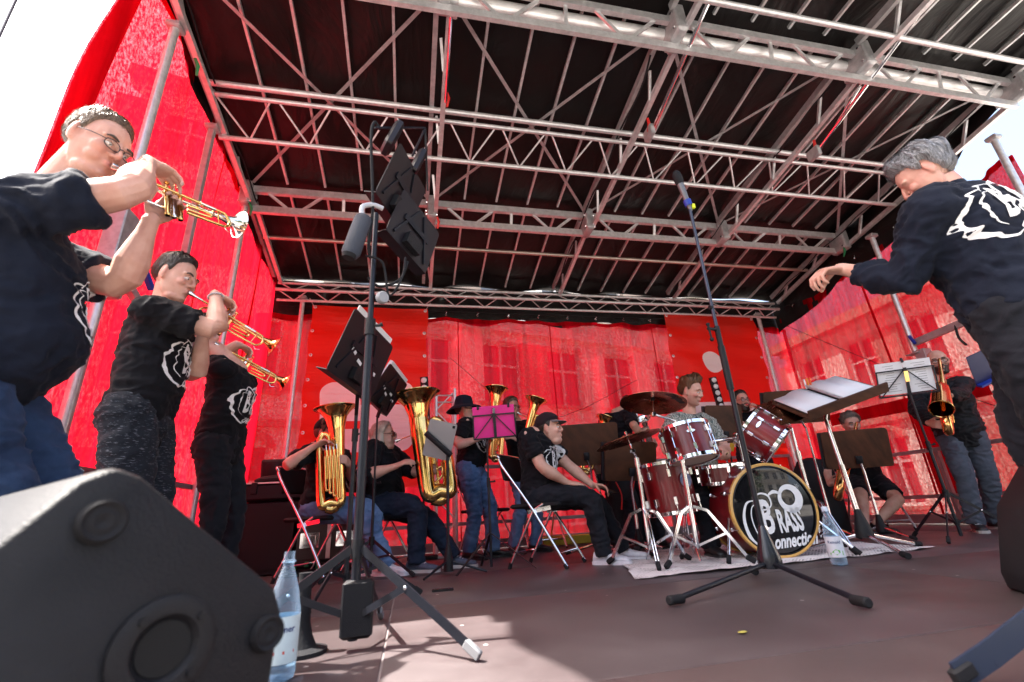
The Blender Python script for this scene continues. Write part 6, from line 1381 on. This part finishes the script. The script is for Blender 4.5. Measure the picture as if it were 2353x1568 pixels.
def cap_part(m, under, t0=.014):
    def f(root, MH, bv):
        o = shell_hair('cap_crown', m, MH, bv, root, lambda a: float(np.interp(abs(a), [0, 60, 110, 180], [26, 22, 2, -12])), lambda a, e: t0+.018*max(0, math.sin(R(max(0, e)))), lump=.02, seed=2, nu=56, nv=16, locks=0)
        g = []
        for i in range(17):
            a = R(-62+124*i/16); g.append([MH @ V((-.012+(.098+q*.062*math.cos(a*.72))*math.cos(a), (.092+q*.02)*math.sin(a), .064-q*.022*math.cos(a)-q*.012*(1-math.cos(a*1.4)))) for q in np.linspace(0, 1, 6)])
        b = MB(); b.sheet(g); bo = b.build('cap_brim', under, root); s = bo.modifiers.new('t', 'SOLIDIFY'); s.thickness = .004
    return f
def hat_part(m):
    def f(root, MH, bv):
        shell_hair('hair', BROWN_D, MH, bv, root, hl_short(45, 0, -50), lambda a, e: .008, seed=6)
        g = MB(); prof = [(.001, .168), (.05, .166), (.082, .150), (.095, .11), (.104, .062), (.112, .052), (.14, .045), (.175, .028), (.185, .018), (.180, .022), (.14, .040), (.108, .046)]
        rings = []
        for r, z in prof: rings.append([MH @ V((-.012+r*1.05*math.cos(a), r*math.sin(a), z+(.018*math.cos(2*a)-.06*max(0, -math.cos(a))**1.5)*(max(0, r-.10)/.08))) for a in np.linspace(0, 2*math.pi, 40, endpoint=False)])
        g.loft(rings, False); g.build('hat', m, root)
    return f
def combo(*fs):
    def f(*a):
        for g in fs: g(*a)
    return f
def mouth_pt(hc, hf, H, out=.094):
    s = min(H/1.75, 1.02)*1.03; hx = nrm(hf); hz = V((0, 0, 1)); hz = (hz-hx*hz.dot(hx)).normalized(); return V(hc)+hx*out*s-hz*.058*s

# ------------------------------------------------------------------ the three trumpeters
def trumpeter(label, tlabel, Y, hpx, hf, bpx, pelvis, up, face, H, far, roll, m1, m2, feet, rh=None, lh=None, **kw):
    hc = PY(*hpx, Y); mo = mouth_pt(hc, hf, H); bell = at_len(bpx, mo, .484, far); t, M = trumpet(tlabel, mo, bell, roll, m1, m2)
    ax = M.to_3x3() @ V((1, 0, 0)); uz = M.to_3x3() @ V((0, 0, 1)); uy = M.to_3x3() @ V((0, 1, 0))
    vtop = M @ V((.200, .010, .066)); vmid = M @ V((.205, .050, -.035))
    hands = {-1: dict(p=vtop-ax*.030-uy*.02, d=(ax*.85+uz*.20+uy*.34), n=(-uz+ax*.05), side=1, curl=(.80, .76, .72, .85), thumb=(.7, .3), e=kw.pop('re', (-.25, -.50, -1.0)), spread=.09),
             1: dict(p=vmid-uz*.012-ax*.0, d=(uz*.72-uy*.25+ax*.50), n=-uy, side=-1, curl=(.95, .95, .95, .8), thumb=(.3, .3), e=kw.pop('le', (.35, .1, -1)))}
    return person('person', label, pelvis, up, face, H=H, head=hc, hf=hf, hands=hands, feet=feet, hand_s=.93, **kw)
T1 = trumpeter('stout man in navy T-shirt, jeans and glasses playing a trumpet', 'silver trumpet with gold trim held by the man in glasses', 1.58, (222, 338), (.90, -.22, -.30), (560, 510),
     (-1.33, 1.66, .885), (.12, -.03, 1), (.92, .34, 0), 1.84, True, R(-12), BRASS, SILVER, {-1: dict(p=(-1.34, 1.52, 0), d=(.95, -.3, 0)), 1: dict(p=(-1.28, 1.80, 0), d=(.95, .2, 0))},
     fat=.62, belly=.8, skin=1, shirt=NAVYTEE, pants=JEANS_DARK, vox=.0045, hair=hair_short(LIGHTBROWN, .006, .020, 44), glasses=dict(size=(.025, .016)), puff=.6, shirt_len=.16)
chest_print(T1, .28, .27, .06)
T2 = trumpeter('young man in black T-shirt and speckled trousers playing a trumpet', 'gold trumpet played by the young man with the bead bracelet', 2.44, (402, 642), (.95, -.10, -.20), (650, 800),
     (-1.27, 2.50, .95), (.05, -.02, 1), (.96, .12, 0), 1.76, True, R(-10), GOLD, GOLD, {-1: dict(p=(-1.32, 2.40, 0), d=(.95, -.3, 0)), 1: dict(p=(-1.24, 2.64, 0), d=(.95, .2, 0))},
     fat=.25, belly=.15, skin=0, pants=HEATHER, vox=.005, hair=hair_short(BROWN_D, .005, .024, 40), shirt_len=.17, leg_w=1.05)
chest_print(T2, .27, .30, .0)
br = MB(); W_ = T2['arms'][-1][2]; E_ = T2['arms'][-1][1]; dx_, dy_, dz_ = frame_from(W_-E_)
for k in range(22): a = 2*math.pi*k/22; br.ell(W_+(E_-W_)*.10+dx_*.034*math.cos(a)+dy_*.034*math.sin(a), (.005, .005, .005), None, 8, 6)
br.build('bead_bracelet', mat('beads', (.35, .38, .6), .3, second=(.75, .72, .7), var=.6, vscale=40), T2['root'])
T3 = trumpeter('person in black T-shirt over grey sleeves and white watch playing a trumpet', 'gold trumpet held lowest of the three, beside the white watch', 3.06, (466, 768), (.95, -.12, -.12), (660, 876),
     (-1.12, 3.12, .89), (.05, .0, 1), (.95, -.08, 0), 1.64, True, R(-10), BRASS, GOLD, {-1: dict(p=(-1.12, 3.04, 0), d=(.9, -.3, 0)), 1: dict(p=(-1.06, 3.24, 0), d=(.95, .2, 0))},
     fat=.1, skin=0, pants=BLACKPANT, vox=.0075, hair=hair_short(BROWN_D, .012, .02), shirt_len=.14, hem=.05)
chest_print(T3, .27, .28, .0)
OLIVE = cloth_mat('grey_green_cotton', (.16, .19, .17))
for sd in (-1, 1):
    S, E, W = T3['arms'][sd]; m = MB(); m.tube([S+(E-S)*.55, E+(S-E)*.15, E+(W-E)*.20, E+(W-E)*.26], [.064, .062, .058, .060], 16); link('rolled_sleeve', remesh(m, .009, 2), OLIVE, T3['root'])
S, E, W = T3['arms'][1]; x, y, z = frame_from(W-E); m = MB(); m.lathe([(.031, -.014), (.034, -.012), (.034, .012), (.031, .014)], W+(E-W)*.10, z, 20); m.build('watch_strap', mat('white_strap', (.7, .7, .7), .5), T3['root']); MB().box(W+(E-W)*.10-y*.034, (.03, .012, .034), ch=.004).build('watch_case', GREY_ALU, T3['root'])

# ------------------------------------------------------------------ seated tuba players
ch1 = PY(738, 1180, 4.12)
tb_bot, tb_bell = PY(783, 1166, 3.92), PY(771, 938, 3.92)
hcA = PY(752, 1000, 4.16); hfA = V((.88, -.40, -.10))
tA, MA = big_horn('tuba', 'brass tuba with upright pistons hiding its player', tb_bot, tb_bell, (1, .12, 0), .165, BRASS, BRASS, .085, 'piston', mouth=mouth_pt(hcA, hfA, 1.68)+V((.02, -.02, .0)), core=.040)
handsA = {-1: dict(p=MA @ V((-.10, -.05, .50)), d=(.75, -.1, .35), n=(.1, -.3, -1), side=1, curl=(.5, .5, .5, .6), e=(-.7, -.5, -.6)), 1: dict(p=MA @ V((.055, -.03, .34)), d=(-.2, -.9, .3), n=(-1, 0, 0), side=-1, curl=(.8, .8, .8, .8), e=(.5, .3, -1))}
fA = {-1: dict(p=(PZ(888, 1318).x+.0, 3.98, 0), d=(.85, -.5, 0), k=(.9, -.4, .6)), 1: dict(p=(-.30, 4.10, 0), d=(.85, -.4, 0), k=(.9, -.4, .6))}
PA = person('person', 'seated person in pale jeans and white trainers hidden behind a tuba', (ch1.x-.02, 4.16, .53), (.06, -.02, 1), (.88, -.45, 0), H=1.68, head=hcA, hf=hfA, hands=handsA, feet=fA, skin=1, pants=JEANS_LIGHT, shoes=SHOE_W, sole=SHOE_W, fat=.1, vox=.009, hair=combo(hair_short(BROWN), cap_part(BLACKTEE, BLACKTEE)))
chair('chrome folding chair under the player with pale jeans and white trainers', (ch1.x-.02, 4.16, 0), math.atan2(-.45, .88))
hcB = PY(883, 1003, 4.28); hfB = V((.95, -.25, .08)); ch2 = PY(872, 1180, 4.30)
tb_bot, tb_bell = PY(985, 1152, 4.02), PY(955, 908, 4.06)
tB, MB_ = big_horn('tuba', 'large brass rotary tuba leaning against the grey-haired player', tb_bot, tb_bell, (-1, -.12, 0), .215, BRASS, BRASS, .125, 'rotary', mouth=mouth_pt(hcB, hfB, 1.68)+V((.01, -.01, 0)), flip=1, core=.062)
handsB = {-1: dict(p=PY(930, 1062, 3.96), d=(.85, -.25, .35), n=(.2, .5, -.8), side=1, curl=(.45, .45, .5, .6), e=(-.5, -.5, -.9)), 1: dict(p=PY(1000, 1080, 4.12), d=(.5, -.7, .2), n=(-.6, -.6, 0), side=-1, curl=(.7,)*4, e=(.2, .6, -1))}
fB = {-1: dict(p=(.06, 4.02, 0), d=(.85, -.45, 0), k=(.9, -.4, .6)), 1: dict(p=(.36, 4.14, 0), d=(.9, -.35, 0), k=(.9, -.3, .6))}
TINT = mat('tinted_lens', (.06, .03, .015), .05, spec=.6)
PB = person('person', 'seated person with long grey hair and tinted glasses playing a large tuba', (ch2.x-.02, 4.34, .54), (.04, 0, 1), (.92, -.38, 0), H=1.70, head=hcB, hf=hfB, hands=handsB, feet=fB, skin=1, pants=NAVYPANT, shoes=SHOE_G, sole=SOLE, fat=.7, belly=.6, vox=.009, hair=hair_long(BLOND), glasses=dict(size=(.026, .019), r=.0024, m=mat('tortoise', (.12, .04, .015), .3), lens=TINT), sleeve='elbow', puff=.4)
chair('chrome folding chair under the grey-haired tuba player', (ch2.x-.02, 4.34, 0), math.atan2(-.38, .92))

# ------------------------------------------------------------------ standing horn players
hcC = PY(1068, 943, 4.78); hfC = V((.97, -.15, -.02)); HC = 1.60
tC, MC = big_horn('baritone_horn', 'brass baritone horn held by the person in the wide hat', PY(1128, 1055, 4.60), PY(1140, 893, 4.62), (-1, -.1, 0), .125, GOLD, BRASS, .062, 'rotary', mouth=mouth_pt(hcC, hfC, HC), core=.030)
handsC = {-1: dict(p=PY(1118, 1003, 4.52), d=(.9, -.1, .25), n=(.1, .6, -.6), side=1, curl=(.5,)*4, e=(-.5, -.3, -1)), 1: dict(p=PY(1138, 1040, 4.66), d=(-.1, -.7, .3), n=(-.9, 0, .2), side=-1, curl=(.9,)*4, e=(.5, .2, -1))}
PC = person('person', 'person in a wide dark brimmed hat, glasses and blue jeans playing a horn', (PY(1082, 1110, 4.8).x, 4.82, .87), (.01, 0, 1), (.9, -.4, 0), H=HC, head=hcC, hf=hfC, hands=handsC, feet={-1: dict(p=(.56, 4.72, 0), d=(.75, -.65, 0)), 1: dict(p=(.80, 4.82, 0), d=(.9, -.2, 0))}, skin=0, pants=JEANS, fat=.45, belly=.4, vox=.009, hair=hat_part(NAVYTEE), glasses=dict(size=(.024, .019)), leg_w=1.05)
chest_print(PC, .28, .28)
hcD = PY(1176, 940, 5.12); hfD = V((.55, -.82, -.06)); HD = 1.68
tD, MD = big_horn('tenor_horn', 'brass tenor horn with wide bell played by the person in square glasses', PY(1196, 1046, 4.92), PY(1232, 918, 4.90), (-1, -.1, 0), .125, BRASS, SILVER, .058, 'rotary', mouth=mouth_pt(hcD, hfD, HD), core=.030)
handsD = {-1: dict(p=PY(1172, 1004, 4.86), d=(.9, -.2, .1), n=(.3, .5, -.6), side=1, curl=(.5,)*4, e=(-.8, .0, -.8)), 1: dict(p=PY(1232, 1038, 4.92), d=(-.5, -.7, .3), n=(-.8, .4, .0), side=-1, curl=(.9,)*4, e=(.9, .2, -.6))}
PD = person('person', 'person with brown hair and square glasses in light jeans playing a tenor horn', (PY(1198, 1085, 5.15).x, 5.16, .90), (-.02, 0, 1), (.6, -.8, 0), H=HD, head=hcD, hf=hfD, hands=handsD, feet={-1: dict(p=(1.06, 5.08, 0), d=(.3, -.95, 0)), 1: dict(p=(1.30, 5.12, 0), d=(.7, -.7, 0))}, skin=1, pants=JEANS_LIGHT, vox=.009, hair=hair_short(BROWN, .012, .026), glasses=dict(size=(.026, .018)))

# ------------------------------------------------------------------ seated man in the cap
ch3 = PY(1243, 1150, 3.74); hcE = PY(1264, 988, 3.70); hfE = V((.84, -.50, .10))
kneeE = PY(1365, 1122, 3.5)
handsE = {-1: dict(p=PY(1330, 1112, 3.52), d=(.85, -.3, -.1), n=(.1, .2, -1), side=1, curl=(.35,)*4, e=(-.6, -.7, -.6)), 1: dict(p=PY(1385, 1118, 3.60), d=(.75, -.55, -.15), n=(-.2, -.3, -1), side=-1, curl=(.55, .6, .6, .6), e=(.7, .3, -.8))}
fE = {-1: dict(p=(PZ(1352, 1300).x+.12, 3.50, 0), d=(.75, -.60, 0), k=(.85, -.5, .6)), 1: dict(p=(1.62, 3.66, 0), d=(.9, -.35, 0), k=(.95, -.15, .5))}
PE = person('person', 'young man in black cap and printed black T-shirt sitting with hands on his lap', (ch3.x, 3.76, .53), (.0, .0, 1), (.80, -.60, 0), H=1.70, head=hcE, hf=hfE, hands=handsE, feet=fE, skin=0, pants=BLACKPANT, shoes=SHOE_W, sole=SHOE_W, fat=.3, belly=.25, vox=.007, hair=combo(hair_short(BROWN_D, .006, .01), cap_part(cloth_mat('dark_plum_cap', (.022, .012, .016)), mat('cap_under', (.16, .13, .13), .8))), loose=1.2)
chest_print(PE, .27, .31, .01)
chair('chrome folding chair under the man in the cap', (ch3.x, 3.76, 0), math.atan2(-.60, .80))
MB().box((0, 0, 0), (.07, .14, .009), ch=.003).build('phone', BLACKGLOSS, PE['root'], tray_frame(V(handsE[1]['p'])+V((.03, -.03, -.035)), (.1, -.3, .9)))
chair('black-backed folding chair standing empty behind the person in the hat', (.80, 5.35, 0), R(-60)); chair('black-backed folding chair standing empty behind the tenor horn player', (1.45, 5.52, 0), R(-85))

# ------------------------------------------------------------------ hidden horn player and the player behind the cymbals
hcF = PY(1410, 982, 4.86); hfF = V((-.2, -.95, -.1))
tF, MF = big_horn('tenor_horn', 'brass horn bell rising beside the brown music board', PY(1352, 1090, 4.66), PY(1393, 962, 4.66), (1, .1, 0), .11, BRASS, BRASS, .055, 'rotary', mouth=mouth_pt(hcF, hfF, 1.66), core=.028)
handsF = {-1: dict(p=PY(1375, 1045, 4.6), d=(.6, -.6, .2), n=(.5, .5, -.5), side=1, curl=(.6,)*4), 1: dict(p=PY(1390, 1062, 4.66), d=(-.6, -.6, .2), n=(-.7, .4, 0), side=-1, curl=(.7,)*4)}
PF = person('person', 'seated player whose fair hair shows above the wide brown music board', (hcF.x+.02, 4.92, .54), (0, -.02, 1), (-.2, -.95, 0), H=1.66, head=hcF, hf=hfF, hands=handsF, feet={-1: dict(p=(hcF.x-.15, 4.48, 0), d=(-.2, -1, 0), k=(0, -1, .6)), 1: dict(p=(hcF.x+.17, 4.50, 0), d=(.1, -1, 0), k=(0, -1, .6))}, skin=0, pants=BLACKPANT, vox=.010, hair=hair_short(BROWN, .012, .02))
chair('folding chair under the player behind the wide brown board', (hcF.x+.02, 4.92, 0), R(-100))
hcG = PY(1447, 936, 4.62); hfG = V((.80, .35, -.05)); HG = 1.62
tG, MG = big_horn('euphonium', 'silver euphonium held by the person behind the cymbals', PY(1500, 1035, 4.70), PY(1478, 962, 4.50), (1, .1, 0), .075, SILVER, SILVER, .05, 'piston', mouth=mouth_pt(hcG, hfG, HG), core=.028)
handsG = {-1: dict(p=PY(1480, 985, 4.50), d=(.7, .3, .5), n=(.4, .4, -.6), side=1, curl=(.6,)*4, e=(.1, -.7, -1)), 1: dict(p=PY(1508, 1020, 4.75), d=(.2, -.6, .5), n=(-.8, 0, .2), side=-1, curl=(.8,)*4)}
PG = person('person', 'person in black with cropped dark hair standing behind the cymbals', (PY(1440, 1120, 4.62).x, 4.64, .88), (.0, 0, 1), (.75, .35, 0), H=HG, head=hcG, hf=hfG, hands=handsG, feet={-1: dict(p=(2.30, 4.54, 0), d=(.9, -.2, 0)), 1: dict(p=(2.40, 4.78, 0), d=(.9, .3, 0))}, skin=2, pants=BLACKPANT, vox=.010, hair=hair_short(BROWN_D, .006, .012, 44))

# ------------------------------------------------------------------ drummer
hcH = PY(1588, 902, 3.68); hfH = V((.52, -.75, -.30))
def mat_floral():
    m, n, l, b = newmat('leaf_print_shirt'); tc = n.new('ShaderNodeTexCoord'); w = n.new('ShaderNodeTexWave'); w.inputs['Scale'].default_value = 16; w.inputs['Distortion'].default_value = 14; w.inputs['Detail'].default_value = 3; w.inputs['Detail Scale'].default_value = 1.6; l.new(tc.outputs['Object'], w.inputs['Vector'])
    c = n.new('ShaderNodeValToRGB'); e = c.color_ramp.elements; e[0].position = .25; e[0].color = (.10, .13, .12, 1); e[1].position = .62; e[1].color = (.40, .40, .36, 1); k = c.color_ramp.elements.new(.45); k.color = (.22, .17, .10, 1); l.new(w.outputs[0], c.inputs[0]); l.new(c.outputs[0], b.inputs['Base Color']); b.inputs['Roughness'].default_value = .8; return m
handsH = {-1: dict(p=PY(1600, 1070, 3.45), d=(.2, -.8, -.2), n=(.2, -.1, -1), side=1, curl=(.95,)*4, e=(-.8, .2, -.6)), 1: dict(p=PY(1668, 1038, 3.42), d=(-.15, -.85, -.35), n=(-.4, .1, -1), side=-1, curl=(.95,)*4, e=(.7, .2, -.8))}
PH_ = person('person', 'drummer with tousled auburn hair and leaf-patterned open shirt', (2.46, 3.76, .64), (.03, -.02, 1), (.10, -1, 0), H=1.74, head=hcH, hf=hfH, hands=handsH, feet={-1: dict(p=(2.22, 3.42, 0), d=(-.2, -1, 0), k=(-.5, -1, .5)), 1: dict(p=(2.80, 3.40, 0), d=(.3, -1, 0), k=(.6, -1, .5))}, skin=0, pants=BLACKPANT, shirt=mat_floral(), vox=.007, hair=hair_quiff(AUBURN), beard='stubble', brow=(.2, .09, .04), loose=1.5)
tp = MB(); T_ = PH_['T']; rr_ = []
for a, w in ((.16, .035), (.26, .05), (.36, .055), (.44, .05), (.48, .04)): rr_.append([(T_(a)+PH_['l']*(w*q)+PH_['f']*.5) for q in (-1, -.5, 0, .5, 1)])
bvH = bvh_of(PH_['tee'].data); g2 = [[(bvH.ray_cast(p, -PH_['f'], 1)[0] or p)+PH_['f']*.004 for p in r] for r in rr_]; tp.sheet(g2); tp.build('undershirt', BLACKTEE, PH_['root'])
decal('chest_print', ([(p[0]*.16, p[1]*.16) for p in EMB[0]], EMB[1]), mtx(T_(.24)+PH_['f']*.5, PH_['u'].cross(PH_['f']), PH_['u'], PH_['f']), bvH, PH_['root'], WHITE_PRINT, .009)
for k, hh in enumerate((-1, 1)):
    p = V(handsH[hh]['p'])+V((0, 0, -.02)); d = V((.1 if hh < 0 else -.5, -.75, -.05)).normalized(); o = MB(); o.tube([p-d*.10, p+d*.20, p+d*.27, p+d*.29], [.007, .007, .005, .006], 10); so = o.build('drumstick', mat('hickory', (.55, .38, .2), .5)); tag(so, ('wooden drumstick in the right hand of the drummer', 'wooden drumstick in the left hand of the drummer')[k].replace('right', 'lower').replace('left', 'raised'), 'drumstick')

# ------------------------------------------------------------------ bearded trombonist
hcI = PY(1704, 922, 5.0); hfI = V((-.12, -.98, -.05)); HI = 1.72; moI = mouth_pt(hcI, hfI, HI)
tr = thing('trombone', 'brass trombone with slide held out by the bearded player', 'trombone', moI); dI = V((.30, -.80, -.42)).normalized(); e1 = moI+dI*.62
sI = V((1, .35, 0)).normalized()
MB().tube([moI, e1, e1+sI*.045+dI*.03, e1+sI*.09, moI+sI*.09+dI*.10], .0065, 10, 3).build('slide', GOLD, tr); m = MB(); m.lathe([(.013, -.003), (.014, .004), (.007, .04), (.006, .07)], moI, dI, 14); m.build('mouthpiece', SILVER, tr)
MB().tube([moI+sI*.09+dI*.10, moI+sI*.09-dI*.16, moI+sI*.13-dI*.20, moI+sI*.18-dI*.16, moI+sI*.18+dI*.1, moI+sI*.18+dI*.26, moI+sI*.18+dI*.31], [.007, .008, .009, .010, .018, .045, .10], 20, 4, cap=False).build('bell_section', GOLD, tr)
handsI = {-1: dict(p=moI+dI*.30+V((.0, 0, -.02)), d=(.5, -.6, .3), n=(.3, .2, -.8), side=1, curl=(.9,)*4, e=(-.8, 0, -.8)), 1: dict(p=moI+sI*.045+dI*.09, d=(-.5, -.5, .6), n=(-.6, .5, 0), side=-1, curl=(.9,)*4, e=(.9, .2, -.7))}
PI_ = person('person', 'bearded man in glasses and printed black T-shirt playing trombone', (hcI.x+.03, 5.06, .92), (0, -.01, 1), (-.1, -.98, 0), H=HI, head=hcI, hf=hfI, hands=handsI, feet={-1: dict(p=(hcI.x-.12, 5.02, 0), d=(-.2, -1, 0)), 1: dict(p=(hcI.x+.16, 5.05, 0), d=(.2, -1, 0))}, skin=0, pants=BLACKPANT, fat=.3, vox=.010, hair=combo(hair_short(BROWN_D, .006, .02), beard_part(BROWN_D, .016)), glasses=dict(size=(.024, .017), r=.002))
chest_print(PI_, .27, .28)
yr = PY(1686, 995, 4.6); o = MB(); o.beam(PY(1694, 955, 4.6), PY(1680, 1036, 4.6), .05, .012, up=(0, 1, 0)); tag(o.build('yellow_strip', mat('yellow_card', (.75, .48, .02), .6)), 'upright yellow strip below the bearded trombonist', 'strip')

# ------------------------------------------------------------------ saxophonists
hcJ = PY(1957, 976, 4.22); hfJ = V((-.45, -.86, -.18)); moJ = mouth_pt(hcJ, hfJ, 1.66); bJ = PY(1930, 1165, 4.0)
saxophone('brass saxophone resting between the knees of the seated player', moJ, V((bJ.x, bJ.y, .30)), PY(1935, 1070, 3.85), .068)
handsJ = {-1: dict(p=PY(1925, 1105, 4.05), d=(.3, -.5, .2), n=(.8, .3, 0), side=1, curl=(.8,)*4, e=(-1, 0, -.5)), 1: dict(p=PY(1995, 1062, 3.98), d=(-.85, -.25, .1), n=(-.2, .6, -.6), side=-1, curl=(.6,)*4, e=(.9, .1, -.6))}
pJ = PY(1990, 1095, 4.4)
PJ = person('person', 'seated saxophonist with short ash hair and black shorts behind a brown board', (pJ.x, 4.42, .54), (-.03, -.04, 1), (-.35, -.9, 0), H=1.68, head=hcJ, hf=hfJ, hands=handsJ, feet={-1: dict(p=(PY(1990, 1200, 4.0).x, 4.02, 0), d=(-.5, -.8, 0), k=(-.6, -.8, .5)), 1: dict(p=(PY(2020, 1200, 4.05).x, 4.10, 0), d=(.2, -.95, 0), k=(1, -.7, .5))}, skin=0, pants=BLACKPANT, shorts=True, vox=.009, hair=hair_fluffy(ASH, .022, 5), fat=.15)
S, E, W = PJ['arms'][1]; x, y, z = frame_from(W-E); m = MB(); m.lathe([(.030, -.012), (.033, -.01), (.033, .01), (.030, .012)], W+(E-W)*.15, z, 18); m.build('wrist_band', RUBBER, PJ['root'])
chair('folding chair under the seated saxophonist', (pJ.x, 4.44, 0), R(-110), tube=ALU_DULL)
hcK = PY(2156, 832, 3.46); hfK = V((-.72, -.66, -.10)); HK = 1.70; moK = mouth_pt(hcK, hfK, HK)
saxophone('gold tenor saxophone held by the bald player in a dark jacket', moK, PY(2188, 1005, 3.30), PY(2163, 940, 3.14), .085)
handsK = {-1: dict(p=PY(2168, 905, 3.24), d=(-.55, -.5, .3), n=(.5, -.2, -.7), side=1, curl=(.6, .55, .5, .6), e=(.2, -.5, -1)), 1: dict(p=PY(2180, 975, 3.26), d=(-.8, -.2, -.2), n=(.1, .8, -.3), side=-1, curl=(.7,)*4, e=(.9, .3, -.5))}
handsK = {-1: dict(p=PY(2150, 975, 3.30), d=(-.3, -.7, -.2), n=(.8, .2, 0), side=1, curl=(.7,)*4, e=(-.8, .5, -.6)), 1: dict(p=PY(2172, 905, 3.22), d=(-.85, -.25, .12), n=(-.1, .5, -.8), side=-1, curl=(.6, .55, .5, .6), e=(.9, .0, -.7))}
pK = PY(2222, 1005, 3.52)
PK = person('person', 'bald bearded man in glasses and dark jacket standing with a saxophone', (pK.x-.04, 3.54, .90), (-.10, -.02, 1), (-.62, -.78, 0), H=HK, head=hcK, hf=hfK, hands=handsK, feet={-1: dict(p=(PY(2240, 1195, 3.5).x, 3.50, 0), d=(-.7, -.7, 0)), 1: dict(p=(PY(2310, 1180, 3.5).x, 3.60, 0), d=(-.3, -.95, 0))}, skin=0, shirt=cloth_mat('black_wax_jacket', (.010, .011, .014), rough=.6), jacket=True, sleeve='long', pants=GREYPANT, shoes=SHOE_B, sole=SOLE, vox=.008, beard='stubble', hair=beard_part(BROWN_D, .006), glasses=dict(size=(.026, .017), r=.0028), shirt_len=.17, fat=.2, loose=1.6)

# ------------------------------------------------------------------ conductor and the player hidden behind
hcL = PY(2128, 408, 1.27); hfL = V((-.55, .74, -.44)); pL = PY(2412, 800, 1.22)
handsL = {1: dict(p=PY(1890, 624, 1.64), d=(-.92, .25, -.05), n=(.0, .25, -1), side=-1, curl=(.75, .8, .85, .9), thumb=(.9, .5), e=(.0, .5, -1)), -1: dict(p=V((pL.x+.42, 1.48, 1.0)), d=(-.4, .7, .3), n=(.3, .2, -1), side=1, curl=(.6,)*4, e=(.5, .3, -1))}
PL = person('person', 'grey-haired conductor in a navy printed shirt stretching out an arm', (pL.x+.0, 1.25, 1.06), (-.19, .03, 1), (-.25, .97, 0), H=1.90, head=hcL, hf=hfL, hands=handsL, feet={-1: dict(p=(pL.x+.10, 1.42, 0), d=(-.6, .8, 0)), 1: dict(p=(pL.x-.0, 1.12, 0), d=(-.7, .7, 0))}, skin=1, shirt=NAVYTEE, sleeve='threeq', pants=BLACKPANT, vox=.0048, hair=hair_fluffy(GREY, .034, 8, 34), fat=.6, shirt_len=.14, loose=2.1, brow=(.2, .2, .2), eyes=False)
chest_print(PL, .37, .31, -.08, back=True)
c = MB(); nbk = PL['T'](.485, -.005); c.lathe([(.094, -.03), (.086, .012), (.080, .045), (.074, .02)], nbk, PL['u'], 24); c.build('collar', NAVYTEE, PL['root'])
pM = PY(2440, 930, 2.45); hcM = V((pM.x+.0, 2.5, 1.58))
handsM = {-1: dict(p=PY(2316, 930, 2.35), d=(-.8, -.2, .3), n=(.2, .5, -.6), side=1, curl=(.8,)*4, e=(.1, -.4, -1)), 1: dict(p=PY(2360, 960, 2.5), d=(-.8, .1, .1), n=(.1, .5, -.6), side=-1, curl=(.8,)*4)}
PM = person('person', 'player in black mostly hidden behind the conductor', (pM.x+.12, 2.52, .90), (0, 0, 1), (-.85, -.4, 0), H=1.70, head=hcM+V((.1, 0, 0)), hf=(-.85, -.4, -.1), hands=handsM, feet={-1: dict(p=(pM.x+.1, 2.42, 0), d=(-.85, -.4, 0)), 1: dict(p=(pM.x+.14, 2.66, 0), d=(-.85, -.4, 0))}, skin=1, pants=BLACKPANT, vox=.010, hair=hair_short(BROWN))
# ------------------------------------------------------------------ the square in front of the stage (mirrored in the drum head and the brass)
LEAF = mat('tree_leaf', (.055, .11, .025), .6, var=.45, vscale=1.2)
BARK = mat('bark', (.10, .075, .055), .9, var=.3, vscale=6, bump=.6, bscale=30)
def tree(lab, x, y, h, r, seed):
    rg = np.random.default_rng(seed); t = thing('broadleaf_tree', lab, 'tree', (x, y, -1.15)); o = V((x, y, -1.15))
    tr_ = MB(); tr_.tube([o, o+V((.05, 0, h*.25)), o+V((-.08, .05, h*.5)), o+V((.0, .1, h*.8))], [.24, .17, .12, .04], 10, 4)
    for k in range(7):
        a = k*2.4; z = h*(.35+.06*k); tr_.tube([o+V((0, 0, z)), o+V((math.cos(a)*r*.4, math.sin(a)*r*.4, z+r*.25)), o+V((math.cos(a)*r*.8, math.sin(a)*r*.8, z+r*.5))], [.08, .05, .015], 7, 3)
    tr_.build('trunk', BARK, t)
    cl = rg.normal(size=(60, 3)); cl /= np.linalg.norm(cl, axis=1)[:, None]; cl *= (rg.random((60, 1))**.4)*np.array([r, r, h*.33]); cl += np.array([x, y, -1.15+h*.66])
    n = 5200; c = cl[rg.integers(0, 60, n)]+rg.normal(size=(n, 3))*r*.16; a = rg.normal(size=(n, 3)); a /= np.linalg.norm(a, axis=1)[:, None]; b = np.cross(a, rg.normal(size=(n, 3))); b /= np.linalg.norm(b, axis=1)[:, None]
    s = .09+.08*rg.random((n, 1)); vv = np.stack([c-a*s, c+b*s*.6, c+a*s, c-b*s*.6], 1).reshape(-1, 3); m = MB(); m.v = [tuple(p) for p in vv]; m.f = [(4*i, 4*i+1, 4*i+2, 4*i+3) for i in range(n)]; m.build('crown', LEAF, t, smooth=0)
tree('tall leafy tree on the square mirrored in the bass drum head', -1.5, -11.0, 9, 2.8, 1)
tree('broad leafy tree on the square beside the taller tree', 4.5, -13.0, 8, 3.0, 2)
tree('slim leafy tree at the edge of the square', -9.5, -12.0, 8.5, 2.6, 3)
facade('market_house', 'pale house front across the square behind the trees', (2, -30, 0), R(180), 44, [(4.4, 1.0, 2.6, False), (4.0, .9, 2.4, False), (3.8, .9, 2.3, False)], 14, .45, STONE, PLASTER)
